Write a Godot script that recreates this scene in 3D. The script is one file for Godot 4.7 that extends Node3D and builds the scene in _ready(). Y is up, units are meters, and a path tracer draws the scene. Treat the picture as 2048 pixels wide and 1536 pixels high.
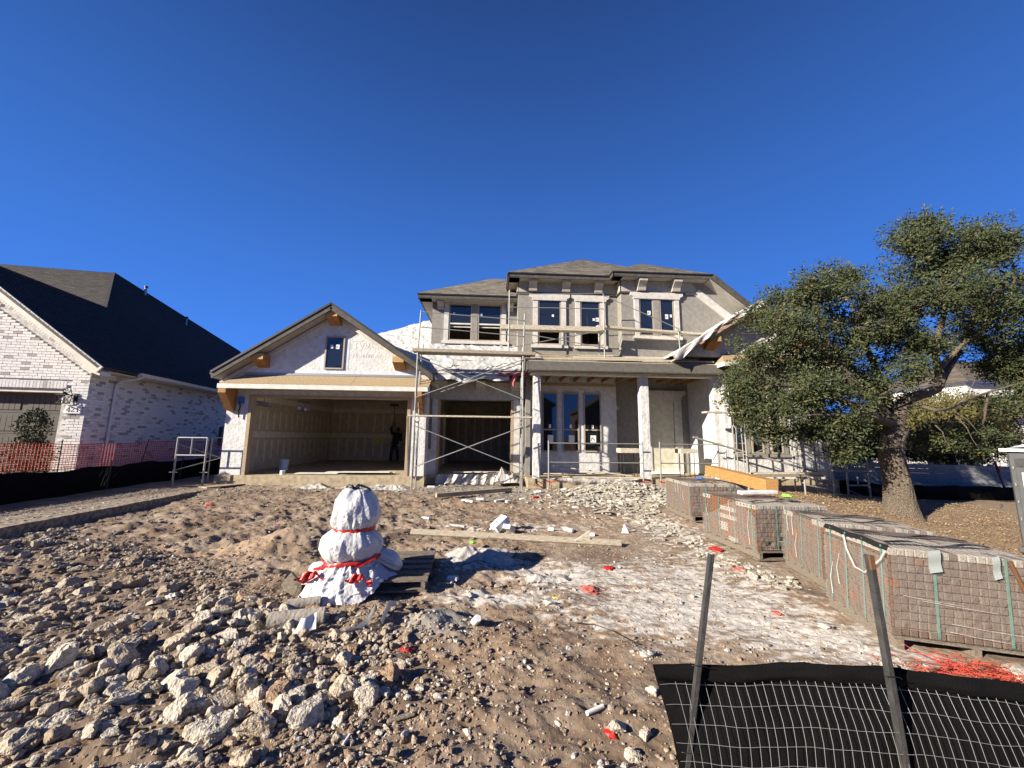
extends Node3D
# A house under construction seen from the street: camera, sky and sun first, then the setting, the houses, and the things on the lot.
const CAM_HEIGHT := 1.6
const FOCAL := 760.0  # of the 2048 pixel wide photograph
var cam_basis: Basis
var rng := RandomNumberGenerator.new()
var noise := FastNoiseLite.new()
var noise2 := FastNoiseLite.new()
var M := {}
var taken := {}


class MB:  # collects faces; corners run counter-clockwise seen from outside
	var v := PackedVector3Array()
	var n := PackedVector3Array()
	var c := PackedColorArray()
	var uv := PackedVector2Array()
	var col := Color(1, 1, 1)
	var colored := false

	func tri_n(a: Vector3, b: Vector3, d: Vector3, na: Vector3, nb: Vector3, nd: Vector3) -> void:
		v.append(a); v.append(d); v.append(b)
		n.append(na); n.append(nd); n.append(nb)
		if colored:
			c.append(col); c.append(col); c.append(col)

	func tri(a: Vector3, b: Vector3, d: Vector3) -> void:
		var m := (b - a).cross(d - a).normalized()
		tri_n(a, b, d, m, m, m)

	func quad(a: Vector3, b: Vector3, d: Vector3, e: Vector3) -> void:
		tri(a, b, d)
		tri(a, d, e)

	func box(at: Vector3, size: Vector3, turn := Basis()) -> void:
		var x := turn.x * size.x / 2
		var y := turn.y * size.y / 2
		var z := turn.z * size.z / 2
		quad(at - x - y + z, at + x - y + z, at + x + y + z, at - x + y + z)
		quad(at + x - y - z, at - x - y - z, at - x + y - z, at + x + y - z)
		quad(at + x - y + z, at + x - y - z, at + x + y - z, at + x + y + z)
		quad(at - x - y - z, at - x - y + z, at - x + y + z, at - x + y - z)
		quad(at - x + y + z, at + x + y + z, at + x + y - z, at - x + y - z)
		quad(at - x - y - z, at + x - y - z, at + x - y + z, at - x - y + z)

	func span(a: Vector3, b: Vector3) -> void:  # box between two corners
		box((a + b) / 2, (b - a).abs())

	func beam(a: Vector3, b: Vector3, w: float, h: float, up := Vector3.UP) -> void:
		var d := (b - a).normalized()
		var side := d.cross(up).normalized()
		var top := side.cross(d)
		box((a + b) / 2, Vector3(w, h, a.distance_to(b)), Basis(side, top, -d))

	func chamfer(at: Vector3, size: Vector3, bev: float, turn := Basis()) -> void:  # a box with cut edges
		var h := size / 2
		var i := h - Vector3(bev, bev, bev)
		var P := func(x: float, y: float, z: float) -> Vector3: return at + turn * Vector3(x, y, z)
		for s: float in [-1.0, 1.0]:
			_face([P.call(s * h.x, -i.y, -i.z), P.call(s * h.x, i.y, -i.z), P.call(s * h.x, i.y, i.z), P.call(s * h.x, -i.y, i.z)], turn.x * s)
			_face([P.call(-i.x, s * h.y, -i.z), P.call(i.x, s * h.y, -i.z), P.call(i.x, s * h.y, i.z), P.call(-i.x, s * h.y, i.z)], turn.y * s)
			_face([P.call(-i.x, -i.y, s * h.z), P.call(i.x, -i.y, s * h.z), P.call(i.x, i.y, s * h.z), P.call(-i.x, i.y, s * h.z)], turn.z * s)
			for t: float in [-1.0, 1.0]:
				_face([P.call(s * h.x, t * i.y, -i.z), P.call(s * i.x, t * h.y, -i.z), P.call(s * i.x, t * h.y, i.z), P.call(s * h.x, t * i.y, i.z)], turn.x * s + turn.y * t)
				_face([P.call(-i.x, s * h.y, t * i.z), P.call(-i.x, s * i.y, t * h.z), P.call(i.x, s * i.y, t * h.z), P.call(i.x, s * h.y, t * i.z)], turn.y * s + turn.z * t)
				_face([P.call(s * h.x, -i.y, t * i.z), P.call(s * i.x, -i.y, t * h.z), P.call(s * i.x, i.y, t * h.z), P.call(s * h.x, i.y, t * i.z)], turn.x * s + turn.z * t)
				for u: float in [-1.0, 1.0]:
					_face([P.call(s * h.x, t * i.y, u * i.z), P.call(s * i.x, t * h.y, u * i.z), P.call(s * i.x, t * i.y, u * h.z)], turn.x * s + turn.y * t + turn.z * u)

	func _face(p: Array, out: Vector3) -> void:
		var m: Vector3 = (p[1] - p[0]).cross(p[2] - p[0])
		if m.dot(out) < 0:
			p.reverse()
		if p.size() == 3:
			tri(p[0], p[1], p[2])
		else:
			quad(p[0], p[1], p[2], p[3])

	func tube(a: Vector3, b: Vector3, r: float, sides := 8, r2 := -1.0, caps := true) -> void:
		var q := r if r2 < 0 else r2
		var d := (b - a).normalized()
		var x := d.cross(Vector3.UP if absf(d.y) < 0.9 else Vector3.RIGHT).normalized()
		var y := d.cross(x)
		for i in sides:
			var s := TAU * i / sides
			var t := TAU * (i + 1) / sides
			var u := x * cos(s) + y * sin(s)
			var w := x * cos(t) + y * sin(t)
			tri_n(a + u * r, a + w * r, b + w * q, u, w, w)
			tri_n(a + u * r, b + w * q, b + u * q, u, w, u)
			if caps:
				tri(a, a + w * r, a + u * r)
				tri(b, b + u * q, b + w * q)

	func path(p: PackedVector3Array, r: float, sides := 6, r2 := -1.0) -> void:  # a bent tube
		var m := p.size()
		var q := r if r2 < 0 else r2
		var x := Vector3.ZERO
		var rows := []
		for i in m:
			var d := (p[mini(i + 1, m - 1)] - p[maxi(i - 1, 0)]).normalized()
			if i == 0:
				x = d.cross(Vector3.UP if absf(d.y) < 0.9 else Vector3.RIGHT).normalized()
			else:
				x = (x - d * x.dot(d)).normalized()
			var y := d.cross(x)
			var row := PackedVector3Array()
			for k in sides + 1:
				row.append(x * cos(TAU * k / sides) + y * sin(TAU * k / sides))
			rows.append(row)
		for i in m - 1:
			var ra := lerpf(r, q, float(i) / (m - 1))
			var rb := lerpf(r, q, float(i + 1) / (m - 1))
			for k in sides:
				var a: Vector3 = rows[i][k]
				var b: Vector3 = rows[i][k + 1]
				var d: Vector3 = rows[i + 1][k + 1]
				var e: Vector3 = rows[i + 1][k]
				tri_n(p[i] + a * ra, p[i] + b * ra, p[i + 1] + d * rb, a, b, d)
				tri_n(p[i] + a * ra, p[i + 1] + d * rb, p[i + 1] + e * rb, a, d, e)

	func prism(p: PackedVector3Array, off: Vector3) -> void:  # a flat outline given thickness
		var m := Vector3.ZERO
		for i in p.size():
			m += (p[i] - p[0]).cross(p[(i + 1) % p.size()] - p[0])
		m = m.normalized()
		var x := (p[1] - p[0]).normalized()
		var y := m.cross(x)
		var flat := PackedVector2Array()
		for q in p:
			flat.append(Vector2((q - p[0]).dot(x), (q - p[0]).dot(y)))
		var t := Geometry2D.triangulate_polygon(flat)
		var front := -1.0 if m.dot(off) > 0 else 1.0  # the outline's own side looks away from the thickness
		for i in range(0, t.size(), 3):
			var a := p[t[i]]
			var b := p[t[i + 1]]
			var d := p[t[i + 2]]
			_face([a, b, d], m * front)
			_face([a + off, b + off, d + off], -m * front)
		for i in p.size():
			var a := p[i]
			var b := p[(i + 1) % p.size()]
			var out := (b - a).cross(m)
			_face([a, b, b + off, a + off], out)

	func grid(nu: int, nv: int, f: Callable, flip := false) -> void:  # a smooth sheet; f(u, v) for u, v in 0..1
		var p := []
		for i in nu + 1:
			var row := PackedVector3Array()
			for j in nv + 1:
				row.append(f.call(float(i) / nu, float(j) / nv))
			p.append(row)
		var q := []
		for i in nu + 1:
			var row := PackedVector3Array()
			for j in nv + 1:
				var du: Vector3 = p[mini(i + 1, nu)][j] - p[maxi(i - 1, 0)][j]
				var dv: Vector3 = p[i][mini(j + 1, nv)] - p[i][maxi(j - 1, 0)]
				row.append(du.cross(dv).normalized() * (-1.0 if flip else 1.0))
			q.append(row)
		for i in nu:
			for j in nv:
				if flip:
					tri_n(p[i][j], p[i + 1][j + 1], p[i + 1][j], q[i][j], q[i + 1][j + 1], q[i + 1][j])
					tri_n(p[i][j], p[i][j + 1], p[i + 1][j + 1], q[i][j], q[i][j + 1], q[i + 1][j + 1])
				else:
					tri_n(p[i][j], p[i + 1][j], p[i + 1][j + 1], q[i][j], q[i + 1][j], q[i + 1][j + 1])
					tri_n(p[i][j], p[i + 1][j + 1], p[i][j + 1], q[i][j], q[i + 1][j + 1], q[i][j + 1])

	func mesh() -> ArrayMesh:
		var a := []
		a.resize(Mesh.ARRAY_MAX)
		a[Mesh.ARRAY_VERTEX] = v
		a[Mesh.ARRAY_NORMAL] = n
		if colored:
			a[Mesh.ARRAY_COLOR] = c
		var m := ArrayMesh.new()
		m.add_surface_from_arrays(Mesh.PRIMITIVE_TRIANGLES, a)
		return m


func numbered(called: String) -> String:
	var k: int = taken.get(called, -1) + 1
	taken[called] = k
	return called if k == 0 else "%s_%03d" % [called, k]


func tag(o: Node3D, label: String, category: String, group := "", kind := "") -> Node3D:
	if label: o.set_meta("label", label)
	if category: o.set_meta("category", category)
	if group: o.set_meta("group", group)
	if kind: o.set_meta("kind", kind)
	return o


func thing(called: String, label: String, category: String, at := Vector3.ZERO, turn := 0.0, group := "") -> Node3D:
	var o := Node3D.new()
	o.name = numbered(called)
	add_child(o)
	o.position = at
	o.rotation.y = turn
	return tag(o, label, category, group)


func part(parent: Node3D, called: String, shape: Variant, m: Material, label := "") -> MeshInstance3D:
	var o := MeshInstance3D.new()
	o.name = called
	o.mesh = shape.mesh() if shape is MB else shape
	o.material_override = null
	for s in o.mesh.get_surface_count():
		o.set_surface_override_material(s, m)
	parent.add_child(o, true)
	if label: o.set_meta("label", label)
	return o


func solo(called: String, shape: Variant, m: Material, label: String, category: String, group := "") -> MeshInstance3D:
	var o := part(self, numbered(called), shape, m)
	tag(o, label, category, group)
	return o


func structure(called: String, shape: Variant, m: Material) -> MeshInstance3D:
	var o := part(self, called, shape, m)
	o.set_meta("kind", "structure")
	return o


func shift(mb: MB, by: Vector3) -> MB:
	for i in mb.v.size():
		mb.v[i] += by
	return mb


func ray(u: float, v: float) -> Vector3:
	return cam_basis * Vector3((u - 1024.0) / FOCAL, (768.0 - v) / FOCAL, -1.0)


func on_z(u: float, v: float, z: float) -> Vector3:
	var d := ray(u, v)
	return Vector3(0, CAM_HEIGHT, 0) + d * (z / d.z)


func on_y(u: float, v: float, y: float) -> Vector3:
	var d := ray(u, v)
	return Vector3(0, CAM_HEIGHT, 0) + d * ((y - CAM_HEIGHT) / d.y)


func on_ground(u: float, v: float) -> Vector3:
	var p := on_y(u, v, 0.0)
	for i in 6:
		p = on_y(u, v, ground_height(p.x, p.z))
	return p


func lin(r: float, g: float, b: float) -> Color:  # a real-world base colour
	return Color(r, g, b).linear_to_srgb()


func noise_tex(freq: float, low: float, high: float, octaves := 4, kind := FastNoiseLite.TYPE_SIMPLEX_SMOOTH, bump := 0.0, size := 512, tint := Color(1, 1, 1)) -> NoiseTexture2D:
	var f := FastNoiseLite.new()
	f.noise_type = kind
	f.frequency = freq
	f.fractal_octaves = octaves
	f.seed = int(freq * 1000) + octaves
	var t := NoiseTexture2D.new()
	t.width = size
	t.height = size
	t.seamless = true
	t.noise = f
	if bump > 0:
		t.as_normal_map = true
		t.bump_strength = bump
	else:
		var g := Gradient.new()
		g.set_color(0, Color(low, low, low))
		g.set_color(1, Color(high * tint.r, high * tint.g, high * tint.b))
		t.color_ramp = g
	return t


func mat(called: String, color: Color, rough := 0.9, tex: Texture2D = null, scale := Vector3.ONE, normal: Texture2D = null, strength := 1.0, spec := 0.5) -> StandardMaterial3D:
	var m := StandardMaterial3D.new()
	m.resource_name = called
	m.albedo_color = color
	m.roughness = rough
	m.metallic_specular = spec
	m.cull_mode = BaseMaterial3D.CULL_DISABLED
	if tex or normal:
		m.uv1_triplanar = true
		m.uv1_world_triplanar = true
		m.uv1_scale = scale
	if tex:
		m.albedo_texture = tex
	if normal:
		m.normal_enabled = true
		m.normal_texture = normal
		m.normal_scale = strength
	M[called] = m
	return m


func ss(a: float, b: float, x: float) -> float:
	return smoothstep(a, b, x)


func make_materials() -> void:
	var fine := noise_tex(0.05, 0.62, 1.0, 5)
	var coarse := noise_tex(0.012, 0.72, 1.0, 4)
	var soft := noise_tex(0.008, 0.86, 1.0, 3)
	var grit := noise_tex(0.16, 0.5, 1.0, 3)
	var fine_n := noise_tex(0.06, 0, 1, 5, FastNoiseLite.TYPE_SIMPLEX_SMOOTH, 6.0)
	var crumple_n := noise_tex(0.018, 0, 1, 4, FastNoiseLite.TYPE_SIMPLEX_SMOOTH, 14.0)
	var grain := noise_tex(0.03, 0.62, 1.0, 5)
	var flakes := noise_tex(0.045, 0.35, 1.0, 2, FastNoiseLite.TYPE_CELLULAR)
	# the house
	mat("wrap", lin(0.61, 0.61, 0.6), 0.75, soft, Vector3.ONE * 0.9, crumple_n, 0.3)
	mat("print_grey", lin(0.54, 0.54, 0.55), 0.8)
	mat("print_orange", lin(0.5, 0.36, 0.25), 0.8)
	mat("seam_tape", lin(0.6, 0.63, 0.68), 0.5, soft, Vector3.ONE)
	mat("stucco", lin(0.255, 0.24, 0.212), 0.95, soft, Vector3.ONE * 1.3, fine_n, 0.12)
	mat("stucco_pale", lin(0.42, 0.39, 0.34), 0.95, soft, Vector3.ONE * 1.4, fine_n, 0.12)
	mat("trim", lin(0.56, 0.54, 0.5), 0.9, soft, Vector3.ONE * 1.1, fine_n, 0.3)
	mat("fascia", lin(0.09, 0.08, 0.069), 0.8, coarse, Vector3.ONE * 0.7)
	mat("fascia_taupe", lin(0.13, 0.12, 0.103), 0.9, soft, Vector3.ONE * 1.3)
	mat("fascia_white", lin(0.68, 0.66, 0.6), 0.7, soft, Vector3.ONE)
	mat("soffit", lin(0.38, 0.355, 0.31), 0.85, soft, Vector3.ONE)
	mat("osb", lin(0.74, 0.55, 0.32), 0.85, flakes, Vector3.ONE * 1.6, fine_n, 0.25)
	mat("cedar", lin(0.5, 0.24, 0.075), 0.75, grain, Vector3(0.6, 3.0, 0.6), fine_n, 0.2)
	mat("cedar_end", lin(0.62, 0.4, 0.17), 0.8, grain, Vector3(2.0, 2.0, 2.0))
	mat("lumber", lin(0.52, 0.41, 0.27), 0.85, grain, Vector3(0.7, 4.0, 4.0), fine_n, 0.2)
	mat("plank", lin(0.44, 0.38, 0.29), 0.9, grain, Vector3(0.5, 3.0, 3.0), fine_n, 0.3)
	mat("plank_pale", lin(0.68, 0.61, 0.48), 0.9, grain, Vector3(0.5, 3.0, 3.0), fine_n, 0.3)
	mat("weathered", lin(0.24, 0.2, 0.155), 0.95, grain, Vector3(0.8, 3.0, 3.0), fine_n, 0.5)
	mat("beam_wood", lin(0.56, 0.3, 0.095), 0.75, grain, Vector3(3.0, 3.0, 0.3), fine_n, 0.2)
	mat("slab", lin(0.47, 0.385, 0.26), 0.9, coarse, Vector3.ONE * 0.7, fine_n, 0.35)
	mat("path_concrete", lin(0.5, 0.4, 0.3), 0.95, noise_tex(0.014, 0.4, 1.0, 5), Vector3.ONE * 1.3, fine_n, 0.3)
	mat("concrete", lin(0.42, 0.375, 0.315), 0.92, coarse, Vector3.ONE * 0.8, fine_n, 0.5)
	mat("drywall", lin(0.6, 0.53, 0.42), 0.9, soft, Vector3.ONE * 0.6)
	mat("joint_mud", lin(0.8, 0.75, 0.66), 0.85, soft, Vector3.ONE)
	mat("drywall_pale", lin(0.68, 0.65, 0.58), 0.85, soft, Vector3.ONE)
	mat("shingle", lin(1, 1, 1), 0.95, grit, Vector3.ONE * 2.0, fine_n, 0.5)
	M.shingle.vertex_color_use_as_albedo = true
	mat("felt", lin(0.47, 0.47, 0.46), 0.7, soft, Vector3.ONE * 0.5, crumple_n, 0.5)
	mat("felt_red", lin(0.5, 0.12, 0.12), 0.7, soft, Vector3.ONE)
	mat("window_frame", lin(0.32, 0.27, 0.21), 0.5)
	mat("glass", lin(0.012, 0.014, 0.016), 0.03, null, Vector3.ONE, null, 1.0, 0.68)  # opaque near-black, painted in place of a view into unlit rooms
	mat("sticker", lin(0.75, 0.75, 0.75), 0.6)
	mat("sticker_red", lin(0.55, 0.05, 0.04), 0.6)
	mat("sticker_dark", lin(0.05, 0.05, 0.06), 0.6)
	mat("door_cream", lin(0.56, 0.54, 0.43), 0.6, soft, Vector3.ONE)
	mat("spray_red", lin(0.55, 0.16, 0.07), 0.8, grit, Vector3.ONE * 2.0)
	# neighbour
	mat("mortar", lin(0.66, 0.645, 0.62), 0.95, coarse, Vector3.ONE)
	mat("brick_mix", lin(1, 1, 1), 0.9, soft, Vector3.ONE * 4.0, fine_n, 0.5)
	M.brick_mix.vertex_color_use_as_albedo = true
	mat("brick_white", lin(0.82, 0.805, 0.785), 0.9, soft, Vector3.ONE * 3.0, fine_n, 0.4)
	mat("brick_cream", lin(0.76, 0.735, 0.705), 0.9, soft, Vector3.ONE * 2.0, fine_n, 0.4)
	mat("brick_smear", lin(0.64, 0.585, 0.54), 0.9, grit, Vector3.ONE * 1.0, fine_n, 0.4)
	mat("brick_dark", lin(0.5, 0.43, 0.4), 0.9, grit, Vector3.ONE * 1.5, fine_n, 0.4)
	mat("cream_paint", lin(0.72, 0.67, 0.56), 0.6, soft, Vector3.ONE)
	mat("door_brown", lin(0.105, 0.085, 0.068), 0.65, grain, Vector3(3, 0.7, 3))
	mat("black_iron", lin(0.012, 0.012, 0.013), 0.45)
	mat("lamp_glass", Color(0.9, 0.92, 0.9, 0.25), 0.1)
	M.lamp_glass.transparency = BaseMaterial3D.TRANSPARENCY_ALPHA
	mat("plaque", lin(0.72, 0.7, 0.66), 0.7)
	mat("galvanised", lin(0.45, 0.46, 0.47), 0.45, fine, Vector3.ONE * 2.0)
	M.galvanised.metallic = 0.6
	# lot
	var grain_maps := grit_maps()
	mat("soil", lin(1, 1, 1), 0.97, grain_maps[0], Vector3.ONE * 0.83, grain_maps[1], 1.0)
	M.soil.vertex_color_use_as_albedo = true
	mat("stone", lin(0.62, 0.515, 0.385), 0.95, noise_tex(0.03, 0.55, 1.0, 5), Vector3.ONE * 2.5, noise_tex(0.05, 0, 1, 5, FastNoiseLite.TYPE_SIMPLEX_SMOOTH, 12.0), 0.9)
	mat("stone_pale", lin(0.74, 0.66, 0.54), 0.95, M.stone.albedo_texture, Vector3.ONE * 2.1, M.stone.normal_texture, 0.9)
	mat("stone_rust", lin(0.46, 0.31, 0.2), 0.95, M.stone.albedo_texture, Vector3.ONE * 2.8, M.stone.normal_texture, 0.9)
	mat("stone_copies", lin(1, 1, 1), 0.95, M.stone.albedo_texture, Vector3.ONE * 3.0, M.stone.normal_texture, 0.7)
	M.stone_copies.vertex_color_use_as_albedo = true
	mat("bag", lin(0.64, 0.64, 0.65), 0.34, soft, Vector3.ONE * 2.6, crumple_n, 0.9)
	M.bag.backlight_enabled = true
	M.bag.backlight = Color(0.35, 0.35, 0.36)
	mat("plastic_sheet", lin(0.5, 0.47, 0.43), 0.5, coarse, Vector3.ONE, crumple_n, 0.8)
	mat("red_tape", lin(0.52, 0.02, 0.018), 0.4, soft, Vector3.ONE * 3.0, crumple_n, 0.4)
	mat("red_faded", lin(0.52, 0.13, 0.1), 0.55, soft, Vector3.ONE * 3.0, crumple_n, 0.5)
	mat("black_plastic", lin(0.012, 0.012, 0.013), 0.4)
	mat("foam", lin(0.8, 0.8, 0.78), 0.85, soft, Vector3.ONE)
	mat("brick_red", lin(0.25, 0.12, 0.07), 0.92, fine, Vector3.ONE * 3.0, fine_n, 0.6)
	mat("brick_brown", lin(0.19, 0.125, 0.095), 0.92, fine, Vector3.ONE * 3.3, fine_n, 0.6)
	mat("brick_grey", lin(0.22, 0.155, 0.12), 0.92, grit, Vector3.ONE * 2.0, fine_n, 0.6)
	mat("brick_pale", lin(0.265, 0.2, 0.16), 0.95, grit, Vector3.ONE * 1.7, fine_n, 0.6)
	mat("brick_dusty", lin(0.56, 0.51, 0.44), 0.95, grit, Vector3.ONE * 1.2, fine_n, 0.6)
	mat("film", Color(0.72, 0.69, 0.66, 0.15), 0.32, null, Vector3.ONE, crumple_n, 0.8)
	M.film.transparency = BaseMaterial3D.TRANSPARENCY_ALPHA
	mat("film_fold", Color(0.85, 0.83, 0.8, 0.4), 0.35, null, Vector3.ONE, crumple_n, 0.6)
	M.film_fold.transparency = BaseMaterial3D.TRANSPARENCY_ALPHA
	mat("strap", lin(0.08, 0.2, 0.16), 0.5)
	mat("label_white", lin(0.45, 0.5, 0.48), 0.5, fine, Vector3.ONE * 6.0)
	mat("geotextile", lin(0.006, 0.006, 0.0063), 0.9, fine, Vector3.ONE * 4.0, fine_n, 0.5, 0.25)
	mat("wire", lin(0.38, 0.38, 0.37), 0.4)
	M.wire.metallic = 0.5
	mat("post_steel", lin(0.09, 0.09, 0.09), 0.5, coarse, Vector3.ONE * 2.0, fine_n, 0.3)
	M.post_steel.metallic = 0.4
	mat("post_rust", lin(0.22, 0.1, 0.04), 0.85, grit, Vector3.ONE * 3.0)
	mat("orange_net", lin(0.5, 0.055, 0.028), 0.6)
	mat("scaffold", lin(0.42, 0.42, 0.41), 0.5, fine, Vector3.ONE * 2.0)
	M.scaffold.metallic = 0.35
	mat("scaffold_pale", lin(0.5, 0.48, 0.44), 0.7, grit, Vector3.ONE * 2.0)
	mat("bark", lin(0.44, 0.35, 0.26), 0.97, noise_tex(0.06, 0.25, 1.0, 4), Vector3(2.2, 0.7, 2.2), noise_tex(0.06, 0, 1, 4, FastNoiseLite.TYPE_SIMPLEX_SMOOTH, 24.0), 1.8)
	mat("leaf", lin(1, 1, 1), 0.55, null, Vector3.ONE, null, 1.0, 0.35)
	M.leaf.vertex_color_use_as_albedo = true
	M.leaf.backlight_enabled = true
	M.leaf.backlight = Color(0.25, 0.28, 0.1)
	mat("potty_grey", lin(0.085, 0.09, 0.095), 0.5, soft, Vector3.ONE, fine_n, 0.1)
	mat("potty_white", lin(0.75, 0.75, 0.74), 0.5)
	mat("board_grey", lin(0.34, 0.345, 0.35), 0.85, grain, Vector3(0.5, 3.0, 3.0))
	mat("siding_white", lin(0.7, 0.69, 0.66), 0.8, soft, Vector3.ONE)
	mat("shirt", lin(0.035, 0.035, 0.04), 0.9)
	mat("jeans", lin(0.03, 0.035, 0.055), 0.9)
	mat("skin", lin(0.28, 0.16, 0.1), 0.6)
	mat("hair", lin(0.015, 0.012, 0.01), 0.7)
	mat("yellow_paper", lin(0.65, 0.62, 0.12), 0.7)
	mat("green_scrap", lin(0.25, 0.5, 0.08), 0.7)
	mat("blue_scrap", lin(0.05, 0.12, 0.42), 0.6)
	mat("mulch", lin(1, 1, 1), 0.95)


func grit_maps() -> Array:  # grains and small stones of bare earth: colour and relief, 1.2 m a side
	var n := 1024
	var tone := Image.create(n, n, false, Image.FORMAT_RGB8)
	var high := Image.create(n, n, false, Image.FORMAT_RGB8)
	var f := FastNoiseLite.new()
	f.frequency = 0.02
	f.fractal_octaves = 5
	var soft := f.get_seamless_image(n, n)
	for y in n:
		for x in n:
			var k := soft.get_pixel(x, y).r
			var t := clampf(0.6 + 0.35 * k + rng.randf_range(-0.05, 0.05), 0, 1)
			tone.set_pixel(x, y, Color(t, t, t))
			high.set_pixel(x, y, Color(k * 0.45, 0, 0))
	for i in 5200:
		var c := Vector2i(rng.randi() % n, rng.randi() % n)
		var r := clampf(1.7 * exp(rng.randfn(0.0, 0.6)), 1.0, 9.0)
		var t := clampf(rng.randfn(0.86, 0.14), 0.45, 1.0)
		var q := rng.randf_range(0.6, 1.0)
		var warm := rng.randf_range(0.88, 1.0)
		var m := int(ceil(r))
		for dy in range(-m, m + 1):
			for dx in range(-m, m + 1):
				var e := (dx * dx + dy * dy * q) / (r * r)
				if e < 1.0:
					var px := posmod(c.x + dx, n)
					var py := posmod(c.y + dy, n)
					tone.set_pixel(px, py, Color(t, t * (warm + 0.04), t * warm))
					var h := minf(1.0, high.get_pixel(px, py).r + sqrt(1.0 - e) * minf(0.5, r * 0.07))
					high.set_pixel(px, py, Color(h, h, h))
	for y in n:
		for x in n:
			var h := high.get_pixel(x, y).r
			high.set_pixel(x, y, Color(h, h, h))
	high.convert(Image.FORMAT_RGBA8)
	high.bump_map_to_normal_map(9.0)
	return [ImageTexture.create_from_image(tone), ImageTexture.create_from_image(high)]


func ground_height(x: float, z: float) -> float:
	var h := 0.1 * ss(-6.5, -11.0, z)
	h -= 0.58 * ss(4.5, 10.5, x) * ss(-10.5, -7.0, z) + 0.25 * ss(8.0, 14.0, x)
	h += 0.3 * exp(-(pow((x + 2.75) / 0.55, 2) + pow((z + 5.75) / 0.3, 2)))  # a heap of dug earth
	h += 0.16 * exp(-(pow((x + 2.0) / 0.4, 2) + pow((z + 5.95) / 0.3, 2)))
	h += 0.3 * exp(-(pow((x - 3.7) / 1.3, 2) + pow((z + 10.6) / 0.75, 2)))  # chippings before the porch
	h += 0.12 * exp(-(pow((x + 0.45) / 0.22, 2) + pow((z + 3.55) / 0.16, 2)))  # dried mortar
	var clod := ss(-7.3, -6.0, x) * ss(0.8, -0.4, x) * ss(-3.6, -4.6, z) * ss(-10.8, -9.0, z)
	h += clod * 0.04 * pow(maxf(0.0, 0.35 + noise2.get_noise_2d(x * 55.0 + 200.0, z * 75.0)), 1.5) * 1.6
	for q: Array in [[-5.3, -5.2, -1.7, -7.5], [-6.2, -6.7, -2.6, -9.0]]:  # wheel ruts
		var a := Vector2(q[0], q[1])
		var d := Vector2(q[2], q[3]) - a
		var p := Vector2(x, z) - a
		var t := p.dot(d) / d.length_squared()
		if t > -0.2 and t < 1.2:
			var s := p.cross(d.normalized()) + 0.12 * noise.get_noise_2d(t * 120.0, q[0] * 50.0)
			var on := ss(-0.2, 0.1, t) * ss(1.2, 0.9, t)
			h += on * (-0.055 * exp(-pow(s / 0.11, 2)) + 0.04 * exp(-pow((absf(s) - 0.24) / 0.08, 2)))
	h += 0.07 * exp(-(pow((x + 2.6) / 1.8, 2) + pow((z + 3.1) / 1.0, 2)))
	h += 0.035 * noise.get_noise_2d(x * 14.0, z * 14.0)
	var rough := 1.0 - 0.55 * ss(0.3, 1.4, x) * (1.0 - ss(-6.5, -8.0, z)) - 0.2 * ss(-7.0, -9.0, z)
	var wild := ss(-9.6, -8.5, x) * ss(12.0, 9.0, x)
	h += wild * rough * (0.045 * noise2.get_noise_2d(x * 30.0 - z * 12.0, z * 55.0) + 0.03 * noise.get_noise_2d(x * 110.0, z * 140.0) + 0.017 * noise2.get_noise_2d(x * 240.0, z * 300.0))
	return h


func _ready() -> void:
	rng.seed = 7
	noise.seed = 3
	noise.frequency = 0.03
	noise.fractal_octaves = 3
	noise2.seed = 11
	noise2.frequency = 0.03
	noise2.fractal_octaves = 4
	# camera
	cam_basis = Basis(Vector3.UP, deg_to_rad(-3.1)) * Basis(Vector3.RIGHT, deg_to_rad(8.0)) * Basis(Vector3.BACK, deg_to_rad(0.7))
	var cam := Camera3D.new()
	cam.name = "camera"
	cam.fov = rad_to_deg(2.0 * atan(768.0 / FOCAL))
	cam.near = 0.05
	cam.far = 1500.0
	add_child(cam)
	cam.transform = Transform3D(cam_basis, Vector3(0, CAM_HEIGHT, 0))
	cam.current = true
	# sky and exposure
	var sky_mat := ProceduralSkyMaterial.new()
	sky_mat.sky_top_color = lin(0.0042, 0.0105, 0.044)
	sky_mat.sky_horizon_color = lin(0.033, 0.124, 0.43)
	sky_mat.sky_curve = 0.5
	sky_mat.ground_bottom_color = lin(0.1, 0.08, 0.06)
	sky_mat.ground_horizon_color = lin(0.12, 0.11, 0.1)
	sky_mat.sun_angle_max = 1.0
	var sky := Sky.new()
	sky.sky_material = sky_mat
	var env := Environment.new()
	env.background_mode = Environment.BG_SKY
	env.sky = sky
	env.tonemap_mode = Environment.TONE_MAPPER_LINEAR
	env.tonemap_exposure = 2.6
	env.sdfgi_enabled = true
	env.ssao_enabled = true
	env.ssil_enabled = true
	var world := WorldEnvironment.new()
	world.name = "world_environment"
	world.environment = env
	add_child(world)
	# sun, low from the left behind the camera
	var sun := DirectionalLight3D.new()
	sun.name = "sun"
	sun.light_energy = 1.5
	sun.light_color = Color(1.0, 0.955, 0.88)
	sun.light_angular_distance = 0.5
	sun.shadow_enabled = true
	add_child(sun)
	sun.look_at_from_position(Vector3.ZERO, Vector3(0.82, -0.4, -0.41))
	make_materials()
	ground()
	walkway()
	neighbour_house()
	unfinished_house()
	far_house()
	opposite_houses()
	board_fence()
	oak_tree()
	background_trees()
	leaf_litter()
	scaffolds()
	brick_stacks()
	near_silt_fence()
	side_fences()
	portable_toilet()
	bagged_bundle()
	litter()
	worker()
	rubble()


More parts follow.
